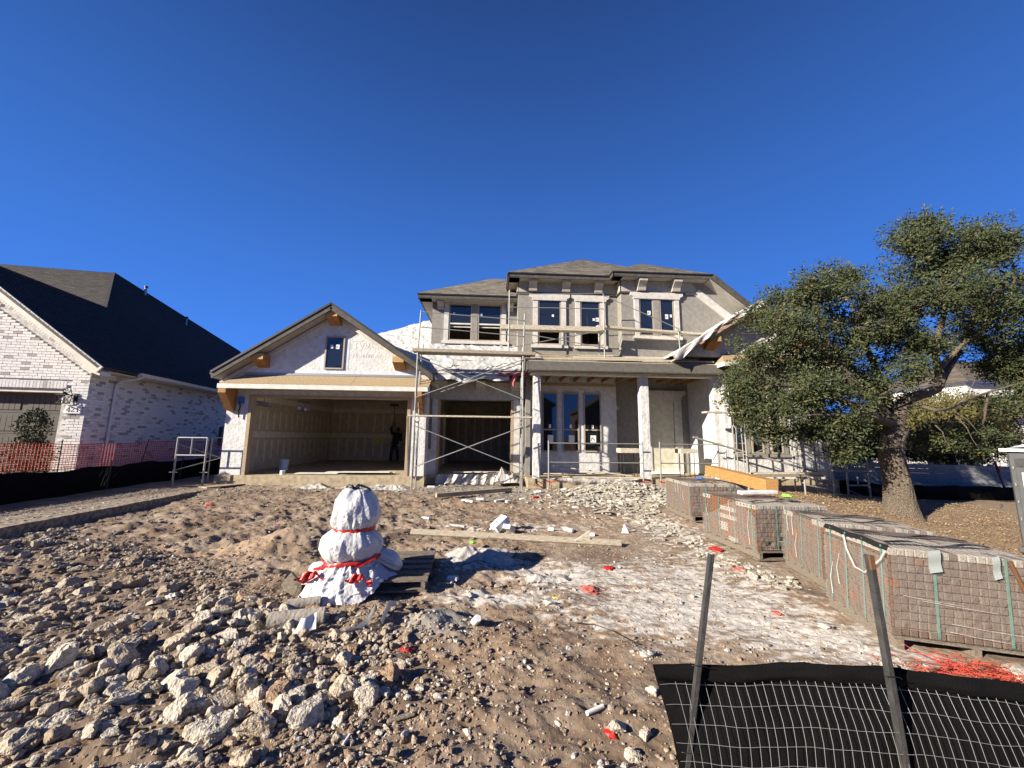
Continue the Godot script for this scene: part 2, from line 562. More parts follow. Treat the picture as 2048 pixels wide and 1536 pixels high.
func dust(x: float, z: float) -> float:  # where white plaster dust lies
	var d := 0.0
	for s: Array in [[0.05, -4.05, 0.5, 0.14, 1.2], [-0.05, -5.15, 0.55, 0.3, 0.7], [0.8, -4.7, 0.5, 0.3, 0.55], [2.2, -3.8, 1.0, 0.55, 0.8], [2.75, -3.1, 0.55, 0.35, 0.85], [1.5, -4.7, 0.9, 0.45, 0.55], [2.6, -4.8, 0.6, 0.8, 0.45], [1.3, -3.7, 0.7, 0.4, 0.4], [3.2, -7.0, 0.7, 1.6, 0.5], [-2.9, -11.6, 1.2, 0.25, 0.6], [-5.2, -11.6, 1.0, 0.2, 0.5], [0.6, -7.0, 1.6, 0.5, 0.35]]:
		d += s[4] * exp(-(pow((x - s[0]) / s[2], 2) + pow((z - s[1]) / s[3], 2)))
	var streak := noise2.get_noise_2d(x * 80.0 + z * 70.0, z * 260.0) * 0.9 + noise.get_noise_2d(x * 420.0, z * 520.0) * 0.6
	return clampf((d * 1.25 + streak * 1.25 - 0.42) * 4.5, 0.0, 1.0) * clampf(d * 3.5, 0.0, 1.0)


func soil_color(x: float, z: float) -> Color:
	var a := noise.get_noise_2d(x * 22.0 + 40.0, z * 22.0)
	var b := noise2.get_noise_2d(x * 120.0, z * 120.0)
	var c := Vector3(0.285, 0.195, 0.13).lerp(Vector3(0.46, 0.35, 0.255), clampf(0.45 + a * 1.1 + b * 0.55, 0, 1))
	c = c.lerp(Vector3(0.48, 0.32, 0.2), clampf(noise2.get_noise_2d(x * 16.0, z * 16.0 + 90.0) * 1.6 - 0.1, 0, 0.55))
	c = c.lerp(Vector3(0.2, 0.135, 0.09), clampf(-b * 1.2 - a * 0.5, 0, 0.45) * (1.0 - ss(0.5, 2.0, x) * 0.5))
	c = c.lerp(Vector3(0.36, 0.335, 0.29), clampf(exp(-(pow((x + 0.2) / 1.7, 2) + pow((z + 11.0) / 1.0, 2))) * 1.3 + b * 0.3, 0, 1))  # grey gravel before the small garage
	c = c.lerp(Vector3(0.42, 0.4, 0.36), clampf(exp(-(pow((x + 0.45) / 0.35, 2) + pow((z + 3.5) / 0.25, 2))) * 1.2 + b * 0.5 - 0.1, 0, 1))
	c = c.lerp(Vector3(0.5, 0.4, 0.3), clampf(exp(-(pow((x + 2.5) / 0.9, 2) + pow((z + 5.9) / 0.4, 2))) * 0.7 + b * 0.3, 0, 0.7))
	c = c.lerp(Vector3(0.52, 0.48, 0.4), clampf(exp(-(pow((x - 3.4) / 1.6, 2) + pow((z + 10.0) / 1.3, 2))) * 1.2 + b * 0.6 - 0.15, 0, 0.9))  # stone chippings
	c = c.lerp(Vector3(0.36, 0.25, 0.15), ss(5.5, 7.5, x) * clampf(0.75 + b * 0.8, 0, 1))  # straw and leaves under the tree
	var damp := ss(-0.4, 0.3, rubble_edge(z) - x) * 0.55 + 0.35 * ss(-3.6, -2.6, z) * ss(1.6, 0.6, x)  # darker, moister earth between the stones and at the street end
	c = c.lerp(Vector3(0.19, 0.13, 0.088), clampf(damp + b * 0.35, 0.0, 0.7) if z > -7.0 else 0.0)
	c = c.lerp(Vector3(0.82, 0.77, 0.7), dust(x, z) * 0.95)
	return Color(c.x, c.y, c.z)


func ground() -> void:
	var xs := PackedFloat32Array()
	var zs := PackedFloat32Array()
	var x := 0.0
	while x < 400.0:
		xs.append(x)
		x += 0.028 if x < 4.4 else (0.05 if x < 9.0 else maxf(0.1, (x - 8.5) * 0.3))
	var left := xs.duplicate()
	left.reverse()
	xs.clear()
	for q in left:
		if q > 0: xs.append(-q)
	x = 0.0
	while x < 400.0:
		xs.append(x)
		x += 0.028 if x < 4.4 else (0.05 if x < 9.0 else maxf(0.1, (x - 8.5) * 0.3))
	var z := 60.0
	while z > -400.0:
		zs.append(z)
		if z > -1.0:
			z -= maxf(0.08, (z + 1.2) * 0.3)
		elif z > -13.0:
			z -= maxf(0.018, -z * 0.0062)
		else:
			z -= maxf(0.1, (-z - 12.5) * 0.3)
	var nx := xs.size()
	var nz := zs.size()
	var v := PackedVector3Array()
	var c := PackedColorArray()
	var n := PackedVector3Array()
	v.resize(nx * nz)
	c.resize(nx * nz)
	n.resize(nx * nz)
	for j in nz:
		for i in nx:
			var k := j * nx + i
			v[k] = Vector3(xs[i], ground_height(xs[i], zs[j]), zs[j])
			c[k] = soil_color(xs[i], zs[j])
	for j in nz:
		for i in nx:
			var dx := v[j * nx + mini(i + 1, nx - 1)] - v[j * nx + maxi(i - 1, 0)]
			var dz := v[maxi(j - 1, 0) * nx + i] - v[mini(j + 1, nz - 1) * nx + i]
			n[j * nx + i] = dz.cross(dx).normalized()
	var t := PackedInt32Array()
	t.resize((nx - 1) * (nz - 1) * 6)
	var w := 0
	for j in nz - 1:
		for i in nx - 1:
			var a := j * nx + i
			for q: int in [a, a + nx, a + 1, a + 1, a + nx, a + nx + 1]:
				t[w] = q
				w += 1
	var arrays := []
	arrays.resize(Mesh.ARRAY_MAX)
	arrays[Mesh.ARRAY_VERTEX] = v
	arrays[Mesh.ARRAY_NORMAL] = n
	arrays[Mesh.ARRAY_COLOR] = c
	arrays[Mesh.ARRAY_INDEX] = t
	var m := ArrayMesh.new()
	m.add_surface_from_arrays(Mesh.PRIMITIVE_TRIANGLES, arrays)
	structure("ground", m, M.soil)


func walkway() -> void:  # the poured strip along the plot's edge, its right side bare of earth
	var mb := MB.new()
	var top := func(u: float, v: float) -> Vector3:
		var z := lerpf(-2.5, -11.3, u)
		var x := lerpf(-8.55, -7.28 - 0.25 * ss(-9.0, -11.3, z), v)
		return Vector3(x + 0.03 * noise.get_noise_2d(z * 30.0, v * 20.0), 0.17 - 0.05 * ss(-9.5, -11.3, z) + 0.008 * noise.get_noise_2d(x * 90.0, z * 90.0), z)
	mb.grid(60, 8, top, true)
	mb.grid(60, 2, func(u: float, v: float) -> Vector3: return top.call(u, 1.0) + Vector3(0.015 * v, -0.3 * v, 0), true)
	mb.grid(60, 1, func(u: float, v: float) -> Vector3: return top.call(u, 0.0) - Vector3(0, 0.3 * v, 0))
	mb.grid(8, 1, func(u: float, v: float) -> Vector3: return top.call(1.0, u) - Vector3(0, 0.3 * v, 0))
	structure("path", mb, M.path_concrete)


func rock_mesh(seed_value: int, rings: int, cuts: int) -> ArrayMesh:
	var r := RandomNumberGenerator.new()
	r.seed = seed_value
	var planes := []
	for i in cuts:
		planes.append([Vector3(r.randfn(), r.randfn() * 0.8, r.randfn()).normalized(), r.randf_range(0.4, 0.8)])
	var stretch := Vector3(r.randf_range(0.95, 1.4), r.randf_range(0.6, 0.95), r.randf_range(0.8, 1.15))
	var f := func(u: float, w: float) -> Vector3:
		var a := u * TAU
		var b := (w - 0.5) * PI
		var p := Vector3(cos(a) * cos(b), sin(b), sin(a) * cos(b))
		for q: Array in planes:
			var over: float = p.dot(q[0]) - q[1]
			if over > 0:
				p -= q[0] * over
		var k := 1.0 + 0.2 * noise.get_noise_3d(p.x * 55.0 + seed_value * 31.0, p.y * 55.0, p.z * 55.0) + 0.1 * noise2.get_noise_3d(p.x * 110.0, p.y * 150.0 + seed_value * 17.0, p.z * 150.0)
		return p * stretch * k * 0.5
	var mb := MB.new()
	var p := []
	for i in rings * 2 + 1:
		var row := PackedVector3Array()
		for j in rings + 1:
			row.append(f.call(fmod(float(i) / (rings * 2), 1.0), float(j) / rings))
		p.append(row)
	for i in rings * 2:
		for j in rings:
			var a: Vector3 = p[i][j]
			var b: Vector3 = p[i + 1][j]
			var c: Vector3 = p[i + 1][j + 1]
			var d: Vector3 = p[i][j + 1]
			if j > 0:
				mb.tri(a, c, b)
			if j < rings - 1:
				mb.tri(a, d, c)
	return mb.mesh()


func rubble_edge(z: float) -> float:  # the right edge of the stony strip
	var zs := [-1.0, -2.2, -2.6, -3.25, -3.6, -4.0, -4.5, -5.0, -5.6, -6.2, -7.0]
	var xs := [-0.7, -0.75, -0.55, -0.6, -1.1, -2.1, -2.9, -3.6, -4.7, -5.6, -6.8]
	for i in zs.size() - 1:
		if z <= zs[i] and z > zs[i + 1]:
			return lerpf(xs[i], xs[i + 1], (z - zs[i]) / (zs[i + 1] - zs[i]))
	return -99.0


func rubble() -> void:
	var kinds := []
	for i in 14:
		kinds.append(rock_mesh(100 + i, 13, 11))
	var small := []
	for i in 5:
		small.append(rock_mesh(300 + i, 4, 5))
	var stones := []
	var tries := 0
	while stones.size() < 8200 and tries < 90000:
		tries += 1
		var z := -1.5 - 5.5 * pow(rng.randf(), 1.35)
		var x := rng.randf_range(-8.0, -0.3)
		if x < -7.2:
			continue
		var edge := rubble_edge(z) - x
		var patch := noise.get_noise_2d(x * 28.0 + 300.0, z * 28.0)
		var dense := ss(-0.1, 0.5, edge) * clampf(0.85 + patch * 1.5, 0.25, 1.0)
		dense *= 1.0 - 0.8 * ss(-3.0, -3.9, x + z * 0.1) * ss(-4.1, -4.7, z) * (1.0 - ss(-4.7, -5.2, z))
		if rng.randf() > dense:
			continue
		var s := clampf(0.052 * exp(rng.randfn(0.0, 0.6)), 0.022, 0.2)
		if z < -4.6:
			s *= 0.9
		stones.append([x, z, s, s / Vector2(x, z).length()])
	stones.sort_custom(func(a: Array, b: Array) -> bool: return a[3] > b[3])
	var mats := [M.stone, M.stone_pale, M.stone_pale, M.stone, M.stone_pale, M.stone, M.stone_rust]
	var rest := []
	for i in stones.size():
		var s: Array = stones[i]
		var size: float = s[2]
		var turn := Basis(Vector3.UP, rng.randf() * TAU) * Basis(Vector3.RIGHT, rng.randfn(0.0, 0.3)) * Basis.from_scale(Vector3.ONE * size)
		var at := Vector3(s[0], ground_height(s[0], s[1]) + size * rng.randf_range(-0.03, 0.2), s[1])
		if i < 300:
			var m: Material = mats[rng.randi() % 7]
			var tone := "pale cream" if m == M.stone_pale else ("rusty brown" if m == M.stone_rust else "buff")
			var bulk := "large" if size > 0.15 else ("middling" if size > 0.1 else "small")
			var o := solo("limestone_rock", kinds[rng.randi() % 14], m, "%s %s limestone rock lying in the stony strip beside the concrete path" % [bulk, tone], "rock", "loose limestone rocks in the stony strip")
			o.transform = Transform3D(turn, at)
		else:
			rest.append(Transform3D(turn, at))
	var pile := Node3D.new()
	pile.name = "loose_stones"
	add_child(pile)
	tag(pile, "mass of smaller buff stones packed between the larger limestone rocks", "stones", "", "stuff")
	scatter(pile, "small_stones", kinds.slice(0, 6), rest, func(_p: Vector3) -> Color: return Color(0.42, 0.31, 0.21).lerp(Color(0.72, 0.64, 0.52), rng.randf()).darkened(rng.randf() * 0.15))
	# grit everywhere
	var bits := []
	var clods := []
	for i in 42000:
		var z := -1.6 - 10.0 * pow(rng.randf(), 2.0)
		var x := rng.randf_range(-1.0, 1.0) * minf(1.6 + absf(z) * 1.25, 8.6)
		if x < -7.1 or x > 3.0 + absf(z + 2.0) * 0.1 and z > -9.0 and x < 5.2:
			continue
		var s := clampf(0.0088 * exp(rng.randfn(0.0, 0.6)), 0.004, 0.045) * (1.0 + 0.05 * absf(z))
		bits.append(Transform3D(Basis(Vector3.UP, rng.randf() * TAU) * Basis.from_scale(Vector3(s, s * 0.8, s)), Vector3(x, ground_height(x, z) + s * 0.12, z)))
	for i in 2600:  # spilt on the walkway
		var z := rng.randf_range(-11.0, -4.5)
		var x := -8.7 + 1.4 * (1.0 - pow(rng.randf(), 0.7)) if rng.randf() < 0.6 else rng.randf_range(-8.7, -7.4)
		var s := clampf(0.012 * exp(rng.randfn(0.0, 0.6)), 0.005, 0.06)
		bits.append(Transform3D(Basis(Vector3.UP, rng.randf() * TAU) * Basis.from_scale(Vector3(s * 1.3, s * 0.7, s)), Vector3(x, 0.172 - 0.05 * ss(-9.5, -11.3, z), z)))
	for i in 9000:  # clods of turned earth
		var z := rng.randf_range(-11.0, -3.4)
		var x := rng.randf_range(-7.0, 0.8)
		if noise2.get_noise_2d(x * 40.0, z * 60.0 + 50.0) < -0.02:
			continue
		var s := clampf(0.026 * exp(rng.randfn(0.0, 0.55)), 0.008, 0.11)
		clods.append(Transform3D(Basis(Vector3.UP, rng.randf() * TAU) * Basis.from_scale(Vector3(s * 1.3, s * 0.7, s)), Vector3(x, ground_height(x, z) + s * 0.08, z)))
	for i in 6000:  # clods and chips along the stony strip's edge
		var z := -1.7 - 4.5 * pow(rng.randf(), 1.4)
		var x := rubble_edge(z) + rng.randfn(-0.15, 0.45)
		if x < -7.1 or x > 2.6:
			continue
		var s := clampf(0.019 * exp(rng.randfn(0.0, 0.5)), 0.008, 0.06)
		bits.append(Transform3D(Basis(Vector3.UP, rng.randf() * TAU) * Basis.from_scale(Vector3(s, s * 0.75, s)), Vector3(x, ground_height(x, z) + s * 0.15, z)))
	var grit := Node3D.new()
	grit.name = "gravel"
	add_child(grit)
	tag(grit, "fine gravel and stone chips scattered over the bare brown earth", "gravel", "", "stuff")
	scatter(grit, "stone_chips", small, bits, func(_p: Vector3) -> Color:
		var k := rng.randf()
		if k > 0.8: return Color(0.74, 0.69, 0.62)
		return Color(0.32, 0.22, 0.15).lerp(Color(0.6, 0.48, 0.36), rng.randf()))
	scatter(grit, "earth_clods", kinds.slice(0, 4), clods, func(p: Vector3) -> Color: return soil_color(p.x, p.z).lerp(Color(0.5, 0.4, 0.3), rng.randf() * 0.35))
	# broken stone before the porch
	var chips := []
	for i in 2600:
		var x := 3.3 + rng.randfn(0.0, 0.95)
		var z := -9.9 + rng.randfn(0.0, 0.85)
		if z < -11.35 or x < 0.8 or (x > 3.75 and z > -8.8):
			continue
		var s := clampf(0.075 * exp(rng.randfn(0.0, 0.5)), 0.025, 0.26)
		chips.append(Transform3D(Basis(Vector3.UP, rng.randf() * TAU) * Basis(Vector3.RIGHT, rng.randfn(0.0, 0.35)) * Basis.from_scale(Vector3(s, s * rng.randf_range(0.2, 0.5), s * 0.7)), Vector3(x, ground_height(x, z) + s * 0.12, z)))
	for i in 500:
		var z := rng.randf_range(-8.8, -4.2)
		var x := 3.25 + 0.06 * (z + 6.0) + rng.randfn(0.0, 0.22)
		var s := clampf(0.06 * exp(rng.randfn(0.0, 0.5)), 0.02, 0.16)
		if x < 3.5:
			chips.append(Transform3D(Basis(Vector3.UP, rng.randf() * TAU) * Basis.from_scale(Vector3(s, s * 0.4, s * 0.7)), Vector3(x, ground_height(x, z) + s * 0.1, z)))
	for i in 500:
		var x := rng.randf_range(-7.5, 1.0)
		var z := -11.1 + rng.randfn(0.0, 0.5)
		if z < -11.8: continue
		var s := clampf(0.045 * exp(rng.randfn(0.0, 0.5)), 0.02, 0.12)
		chips.append(Transform3D(Basis(Vector3.UP, rng.randf() * TAU) * Basis.from_scale(Vector3(s, s * 0.5, s * 0.7)), Vector3(x, ground_height(x, z) + s * 0.1, z)))
	var heap := Node3D.new()
	heap.name = "stone_offcuts"
	add_child(heap)
	tag(heap, "heap of pale broken stone offcuts before the porch slab", "offcuts", "", "stuff")
	scatter(heap, "offcuts", kinds.slice(6, 12), chips, func(_p: Vector3) -> Color: return Color(0.5, 0.45, 0.36).lerp(Color(0.76, 0.72, 0.63), rng.randf()))


func scatter(parent: Node3D, called: String, meshes: Array, where: Array, tint: Callable) -> void:
	for k in meshes.size():
		var mm := MultiMesh.new()
		mm.transform_format = MultiMesh.TRANSFORM_3D
		mm.use_colors = true
		mm.mesh = meshes[k]
		var mine := []
		for i in range(k, where.size(), meshes.size()):
			mine.append(where[i])
		mm.instance_count = mine.size()
		for i in mine.size():
			mm.set_instance_transform(i, mine[i])
			mm.set_instance_color(i, tint.call(mine[i].origin))
		var o := MultiMeshInstance3D.new()
		o.name = called
		o.multimesh = mm
		o.material_override = M.leaf if called == "leaves" else M.stone_copies
		parent.add_child(o, true)
		o.set_meta("kind", "stuff")


# shingles laid as real courses over a flat roof face; p = corners, the first two along the eave
func shingles(parent: Node3D, p: PackedVector3Array, tones: Array, course := 0.15, tab := 0.32) -> void:
	var along := (p[1] - p[0]).normalized()
	var up := Vector3.ZERO
	for q in p:
		var d := (q - p[0]) - along * (q - p[0]).dot(along)
		if d.length() > up.length():
			up = d
	var top := up.length()
	up = up.normalized()
	var face := along.cross(up).normalized()
	if face.y < 0:
		face = -face
	var deck := MB.new()
	deck.prism(p, -face * 0.06)
	part(parent, "roof_deck", deck, M.fascia)
	var mb := MB.new()
	mb.colored = true
	var flat := []
	for q in p:
		flat.append(Vector2((q - p[0]).dot(along), (q - p[0]).dot(up)))
	var rows := int(ceil(top / course))
	for r in rows:
		var lo := r * course
		var hi := minf(lo + course, top)
		var ends := PackedFloat32Array()
		for h: float in [lo, hi]:
			var a := 1e9
			var b := -1e9
			for i in flat.size():
				var s: Vector2 = flat[i]
				var e: Vector2 = flat[(i + 1) % flat.size()]
				if absf(s.y - e.y) < 1e-5:
					if absf(s.y - h) < 1e-4:
						a = minf(a, minf(s.x, e.x))
						b = maxf(b, maxf(s.x, e.x))
					continue
				var k := (h - s.y) / (e.y - s.y)
				if k >= -1e-4 and k <= 1.0001:
					a = minf(a, lerpf(s.x, e.x, k))
					b = maxf(b, lerpf(s.x, e.x, k))
			ends.append(a)
			ends.append(b)
		if ends[0] > ends[1] or ends[2] > ends[3]:
			continue
		var x := minf(ends[0], ends[2]) - rng.randf() * tab
		var last := maxf(ends[1], ends[3])
		while x < last:
			var w := tab * rng.randf_range(0.35, 1.2)
			var l0 := clampf(x, ends[0], ends[1])
			var l1 := clampf(x + w, ends[0], ends[1])
			var h0 := clampf(x, ends[2], ends[3])
			var h1 := clampf(x + w, ends[2], ends[3])
			x += w
			if l1 - l0 < 0.005 and h1 - h0 < 0.005:
				continue
			var t: Color = tones[rng.randi() % tones.size()]
			mb.col = t.darkened(rng.randf() * 0.25)
			var lift := face * (0.016 + rng.randf() * 0.006)
			var a := p[0] + along * l0 + up * (lo - 0.01) + lift
			var b := p[0] + along * l1 + up * (lo - 0.01) + lift
			var d := p[0] + along * h1 + up * hi + face * 0.006
			var e := p[0] + along * h0 + up * hi + face * 0.006
			mb._face([a, b, d, e], face)
			mb._face([a, b, b - lift, a - lift], -up)
	var o := part(parent, "shingles", mb, M.shingle)
	o.set_meta("kind", "stuff")


func text_part(parent: Node3D, called: String, words: String, height: float, m: Material, at: Vector3, turn := Basis(), font_name := "Droid Sans") -> MeshInstance3D:
	var f := SystemFont.new()
	f.font_names = PackedStringArray([font_name])
	var t := TextMesh.new()
	t.text = words
	t.font = f
	t.font_size = 64
	t.pixel_size = height / 46.0
	t.depth = 0.003
	t.curve_step = 4.0
	var o := part(parent, called, t, m)
	o.transform = Transform3D(turn, at)
	return o


func brick_tone() -> Color:
	var k := rng.randf()
	if k < 0.72: return Color(0.8, 0.785, 0.765)
	if k < 0.88: return Color(0.7, 0.67, 0.64)
	if k < 0.96: return Color(0.5, 0.44, 0.405)
	return Color(0.36, 0.3, 0.275)


func neighbour_house() -> void:
	var h := thing("brick_house", "finished whitewashed brick house with dark shingle roof and brown garage door", "house", Vector3(-11.06, 0, -11.0), deg_to_rad(7.6))
	var wall := MB.new()
	# front gable wall with the garage opening
	wall.prism(PackedVector3Array([Vector3(-6.6, -0.3, -0.03), Vector3(-5.95, -0.3, -0.03), Vector3(-5.95, 2.75, -0.03), Vector3(-0.58, 2.75, -0.03), Vector3(-0.58, -0.3, -0.03), Vector3(-0.004, -0.3, -0.03), Vector3(-0.004, 3.5, -0.03), Vector3(-3.3, 6.1, -0.03), Vector3(-6.6, 3.5, -0.03)]), Vector3(0, 0, -0.2))
	wall.span(Vector3(-0.2, -0.3, -0.24), Vector3(-0.03, 3.5, -17.0))
	part(h, "wall", wall, M.mortar)
	# bricks of the front
	var box := BoxMesh.new()
	box.size = Vector3(0.193, 0.066, 0.03)
	var tall := BoxMesh.new()
	tall.size = Vector3(0.066, 0.193, 0.032)
	var cut := BoxMesh.new()
	cut.size = Vector3(0.093, 0.066, 0.03)
	var kinds := [M.brick_white, M.brick_white, M.brick_white, M.brick_white, M.brick_cream, M.brick_cream, M.brick_cream, M.brick_smear]
	var rest := MB.new()
	rest.colored = true
	var count := 0
	for row in 80:
		var y := 0.25 + row * 0.0757
		for i in 20:
			var x := -0.1 - i * 0.203 - (0.1015 if row % 2 else 0.0)
			if x < -3.6 or y > 3.42 + (-x) * 0.79 - 0.32:
				continue
			if x < -0.5 and y < 2.99:
				continue
			if x < -0.48 and y < 2.8:
				continue
			var at := Vector3(x, y, -0.015 + rng.randf_range(-0.004, 0.004))
			if count < 290 and x > -2.75 and (y > 1.0) and y < 5.6:
				var o := part(h, "brick", box if x < -0.11 or row % 2 == 0 else cut, kinds[rng.randi() % kinds.size()])
				o.position = at
				count += 1
			else:
				rest.col = brick_tone().lerp(Color(0.81, 0.79, 0.765), 0.72)
				rest.box(at, box.size)
	for row in range(1, 80, 2):  # half bricks at the corner
		var y := 0.25 + row * 0.0757
		if y < 3.1:
			rest.col = brick_tone().lerp(Color(0.81, 0.79, 0.765), 0.72)
			rest.box(Vector3(-0.05, y, -0.015), Vector3(0.093, 0.066, 0.03))
	for i in 42:  # upright bricks over the door and along the rake
		var x := -0.55 - i * 0.0757
		rest.col = brick_tone().darkened(0.08)
		rest.box(Vector3(x, 2.865, -0.013), tall.size)
	var slope := Basis(Vector3.BACK, -atan(0.79))
	for i in 54:
		var k := i * 0.0757
		rest.col = brick_tone().darkened(0.12)
		rest.box(Vector3(-0.02, 3.36, -0.012) + slope * Vector3(-k, 0.02, 0), tall.size, slope)
	# side wall bricks
	for row in 43:
		var y := 0.2 + row * 0.0757
		for i in 50:
			var z := -0.1 - i * 0.203 - (0.1015 if row % 2 else 0.0)
			rest.col = brick_tone().lerp(Color(0.8, 0.785, 0.765), 0.5).darkened(0.5 if noise2.get_noise_2d(z * 60.0, y * 110.0) > 0.27 and rng.randf() < 0.75 else 0.0)
			rest.box(Vector3(-0.015 + rng.randf_range(-0.003, 0.003), y, z), Vector3(0.03, 0.066, 0.193))
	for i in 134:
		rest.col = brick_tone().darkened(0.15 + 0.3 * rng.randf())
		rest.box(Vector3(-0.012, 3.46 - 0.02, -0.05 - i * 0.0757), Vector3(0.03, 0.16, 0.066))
	part(h, "bricks", rest, M.brick_mix).set_meta("kind", "stuff")
	# garage door in a recess
	var reveal := MB.new()
	reveal.span(Vector3(-5.95, 2.66, -0.3), Vector3(-0.58, 2.76, -0.05))
	reveal.span(Vector3(-0.6, 0.2, -0.32), Vector3(-0.5, 2.66, -0.235))
	part(h, "door_frame", reveal, M.cream_paint)
	var door := Node3D.new()
	door.name = "garage_door"
	h.add_child(door)
	for r in 4:
		var y := 0.4 + r * 0.57
		var s := MB.new()
		s.span(Vector3(-5.9, y, -0.36), Vector3(-0.6, y + 0.562, -0.3))
		if r == 0:
			var core := MB.new()
			core.span(Vector3(-5.95, 0.3, -0.42), Vector3(-0.55, 2.75, -0.38))
			part(door, "door_core", core, M.door_brown)
		part(door, "door_section", s, M.door_brown)
		for c in 5:
			var x0 := -0.66 - c * 1.05
			for b in 7:
				var q := MB.new()
				q.span(Vector3(x0 - b * 0.128 - 0.118, y + 0.075, -0.302), Vector3(x0 - b * 0.128, y + 0.48, -0.286))
				part(door, "door_board", q, M.door_brown)
	# roof
	var tones := [Color(0.026, 0.026, 0.028), Color(0.034, 0.033, 0.034), Color(0.021, 0.021, 0.023)]  # slope turned from the sun: its shade is painted into the shingles
	var warm := [Color(0.1, 0.09, 0.075), Color(0.13, 0.115, 0.095), Color(0.08, 0.07, 0.06)]  # same shingles on the sunlit slopes, painted lighter and browner
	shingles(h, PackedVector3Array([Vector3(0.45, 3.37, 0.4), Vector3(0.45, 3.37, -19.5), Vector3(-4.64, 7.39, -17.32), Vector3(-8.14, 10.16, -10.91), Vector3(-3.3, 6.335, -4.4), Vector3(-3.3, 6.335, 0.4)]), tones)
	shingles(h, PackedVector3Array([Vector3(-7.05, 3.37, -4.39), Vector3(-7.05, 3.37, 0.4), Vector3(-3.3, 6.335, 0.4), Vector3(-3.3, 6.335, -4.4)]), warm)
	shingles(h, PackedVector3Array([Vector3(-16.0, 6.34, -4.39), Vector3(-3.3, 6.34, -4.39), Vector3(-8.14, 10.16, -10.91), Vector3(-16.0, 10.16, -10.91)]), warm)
	var ridge := MB.new()
	ridge.beam(Vector3(-3.3, 6.36, 0.4), Vector3(-3.3, 6.36, -4.4), 0.1, 0.03)
	ridge.beam(Vector3(-3.3, 6.37, -4.4), Vector3(-8.14, 10.19, -10.91), 0.1, 0.03)
	ridge.beam(Vector3(-4.64, 7.41, -17.32), Vector3(-8.14, 10.19, -10.91), 0.1, 0.03)
	part(h, "roof_ridge", ridge, M.fascia)
	# pale rake board, gutter, soffit, downspout
	var rake := MB.new()
	rake.beam(Vector3(0.47, 3.27, 0.37), Vector3(-3.3, 6.25, 0.37), 0.05, 0.2, Vector3(0.62, 0.78, 0))
	part(h, "rake_board", rake, M.cream_paint)
	var sof := MB.new()
	sof.prism(PackedVector3Array([Vector3(0.43, 3.2, 0.35), Vector3(-3.3, 6.15, 0.35), Vector3(-3.3, 6.15, 0.0), Vector3(0.43, 3.2, 0.0)]), Vector3(0, -0.02, 0))
	sof.span(Vector3(-0.0, 3.27, 0.0), Vector3(0.4, 3.29, -16.9))
	sof.prism(PackedVector3Array([Vector3(0.0, 3.3, 0.32), Vector3(0.0, 3.52, 0.32), Vector3(0.44, 3.24, 0.32), Vector3(0.44, 3.12, 0.32)]), Vector3(0, 0, -0.34))
	part(h, "soffit", sof, M.cream_paint)
	var gut := MB.new()
	gut.prism(PackedVector3Array([Vector3(0.42, 3.4, -1.0), Vector3(0.55, 3.4, -1.0), Vector3(0.53, 3.3, -1.0), Vector3(0.42, 3.27, -1.0)]), Vector3(0, 0, -16.0))
	part(h, "gutter", gut, M.cream_paint)
	var ds := MB.new()
	ds.path(PackedVector3Array([Vector3(0.48, 3.28, -1.15), Vector3(0.4, 3.2, -1.0), Vector3(0.12, 3.1, -0.85), Vector3(0.06, 3.0, -0.8), Vector3(0.05, 0.3, -0.78)]), 0.034, 8)
	part(h, "downspout", ds, M.siding_white)
	for q: Array in [[Vector3(-7.04, 9.29, -11.64), 0.42, 0.06], [Vector3(-5.25, 7.87, -12.34), 0.4, 0.045]]:
		var vent := MB.new()
		vent.tube(q[0] - Vector3(0, 0.15, 0), q[0] + Vector3(0, q[1], 0), q[2], 10)
		var o := part(h, "roof_vent", vent, M.galvanised)
		var cap := MB.new()
		cap.tube(q[0] + Vector3(0, q[1], 0), q[0] + Vector3(0, q[1] + 0.09, 0), q[2] * 1.5, 10)
		part(o, "vent_cap", cap, M.black_iron)
	# lantern
	var lamp := Node3D.new()
	lamp.name = "wall_lantern"
	h.add_child(lamp)
	lamp.position = Vector3(-0.4, 2.36, 0.16)
	var cage := MB.new()
	for a: float in [-1.0, 1.0]:
		for b: float in [-1.0, 1.0]:
			cage.beam(Vector3(a * 0.08, 0, b * 0.08), Vector3(a * 0.095, 0.22, b * 0.095), 0.014, 0.014)
		cage.beam(Vector3(-0.085, 0.0, a * 0.085), Vector3(0.085, 0.22, a * 0.09), 0.012, 0.012)
		cage.beam(Vector3(0.085, 0.0, a * 0.085), Vector3(-0.085, 0.22, a * 0.09), 0.012, 0.012)
		cage.beam(Vector3(-0.09, 0.005, a * 0.085), Vector3(0.09, 0.005, a * 0.085), 0.02, 0.02)
		cage.beam(Vector3(a * 0.085, 0.005, -0.09), Vector3(a * 0.085, 0.005, 0.09), 0.02, 0.02)
	cage.box(Vector3(0, 0.23, 0), Vector3(0.22, 0.025, 0.22))
	cage.tube(Vector3(0, 0.24, 0), Vector3(0, 0.31, 0), 0.085, 8, 0.02)
	part(lamp, "lantern_cage", cage, M.black_iron)
	var glow := MB.new()
	glow.tube(Vector3(0, 0.02, 0), Vector3(0, 0.15, 0), 0.03, 8)
	part(lamp, "candle", glow, M.plaque)
	var scroll := MB.new()
	var pts := PackedVector3Array()
	for i in 26:
		var a := i * 0.33
		var r := 0.02 + 0.0035 * i
		pts.append(Vector3(0.02 + sin(a) * r, 0.36 - cos(a) * r, 0))
	pts.append(Vector3(0.14, 0.28, -0.02))
	pts.append(Vector3(0.15, 0.18, -0.1))
	pts.append(Vector3(0.15, 0.16, -0.15))
	scroll.path(pts, 0.009, 6)
	part(lamp, "scroll_arm", scroll, M.black_iron)
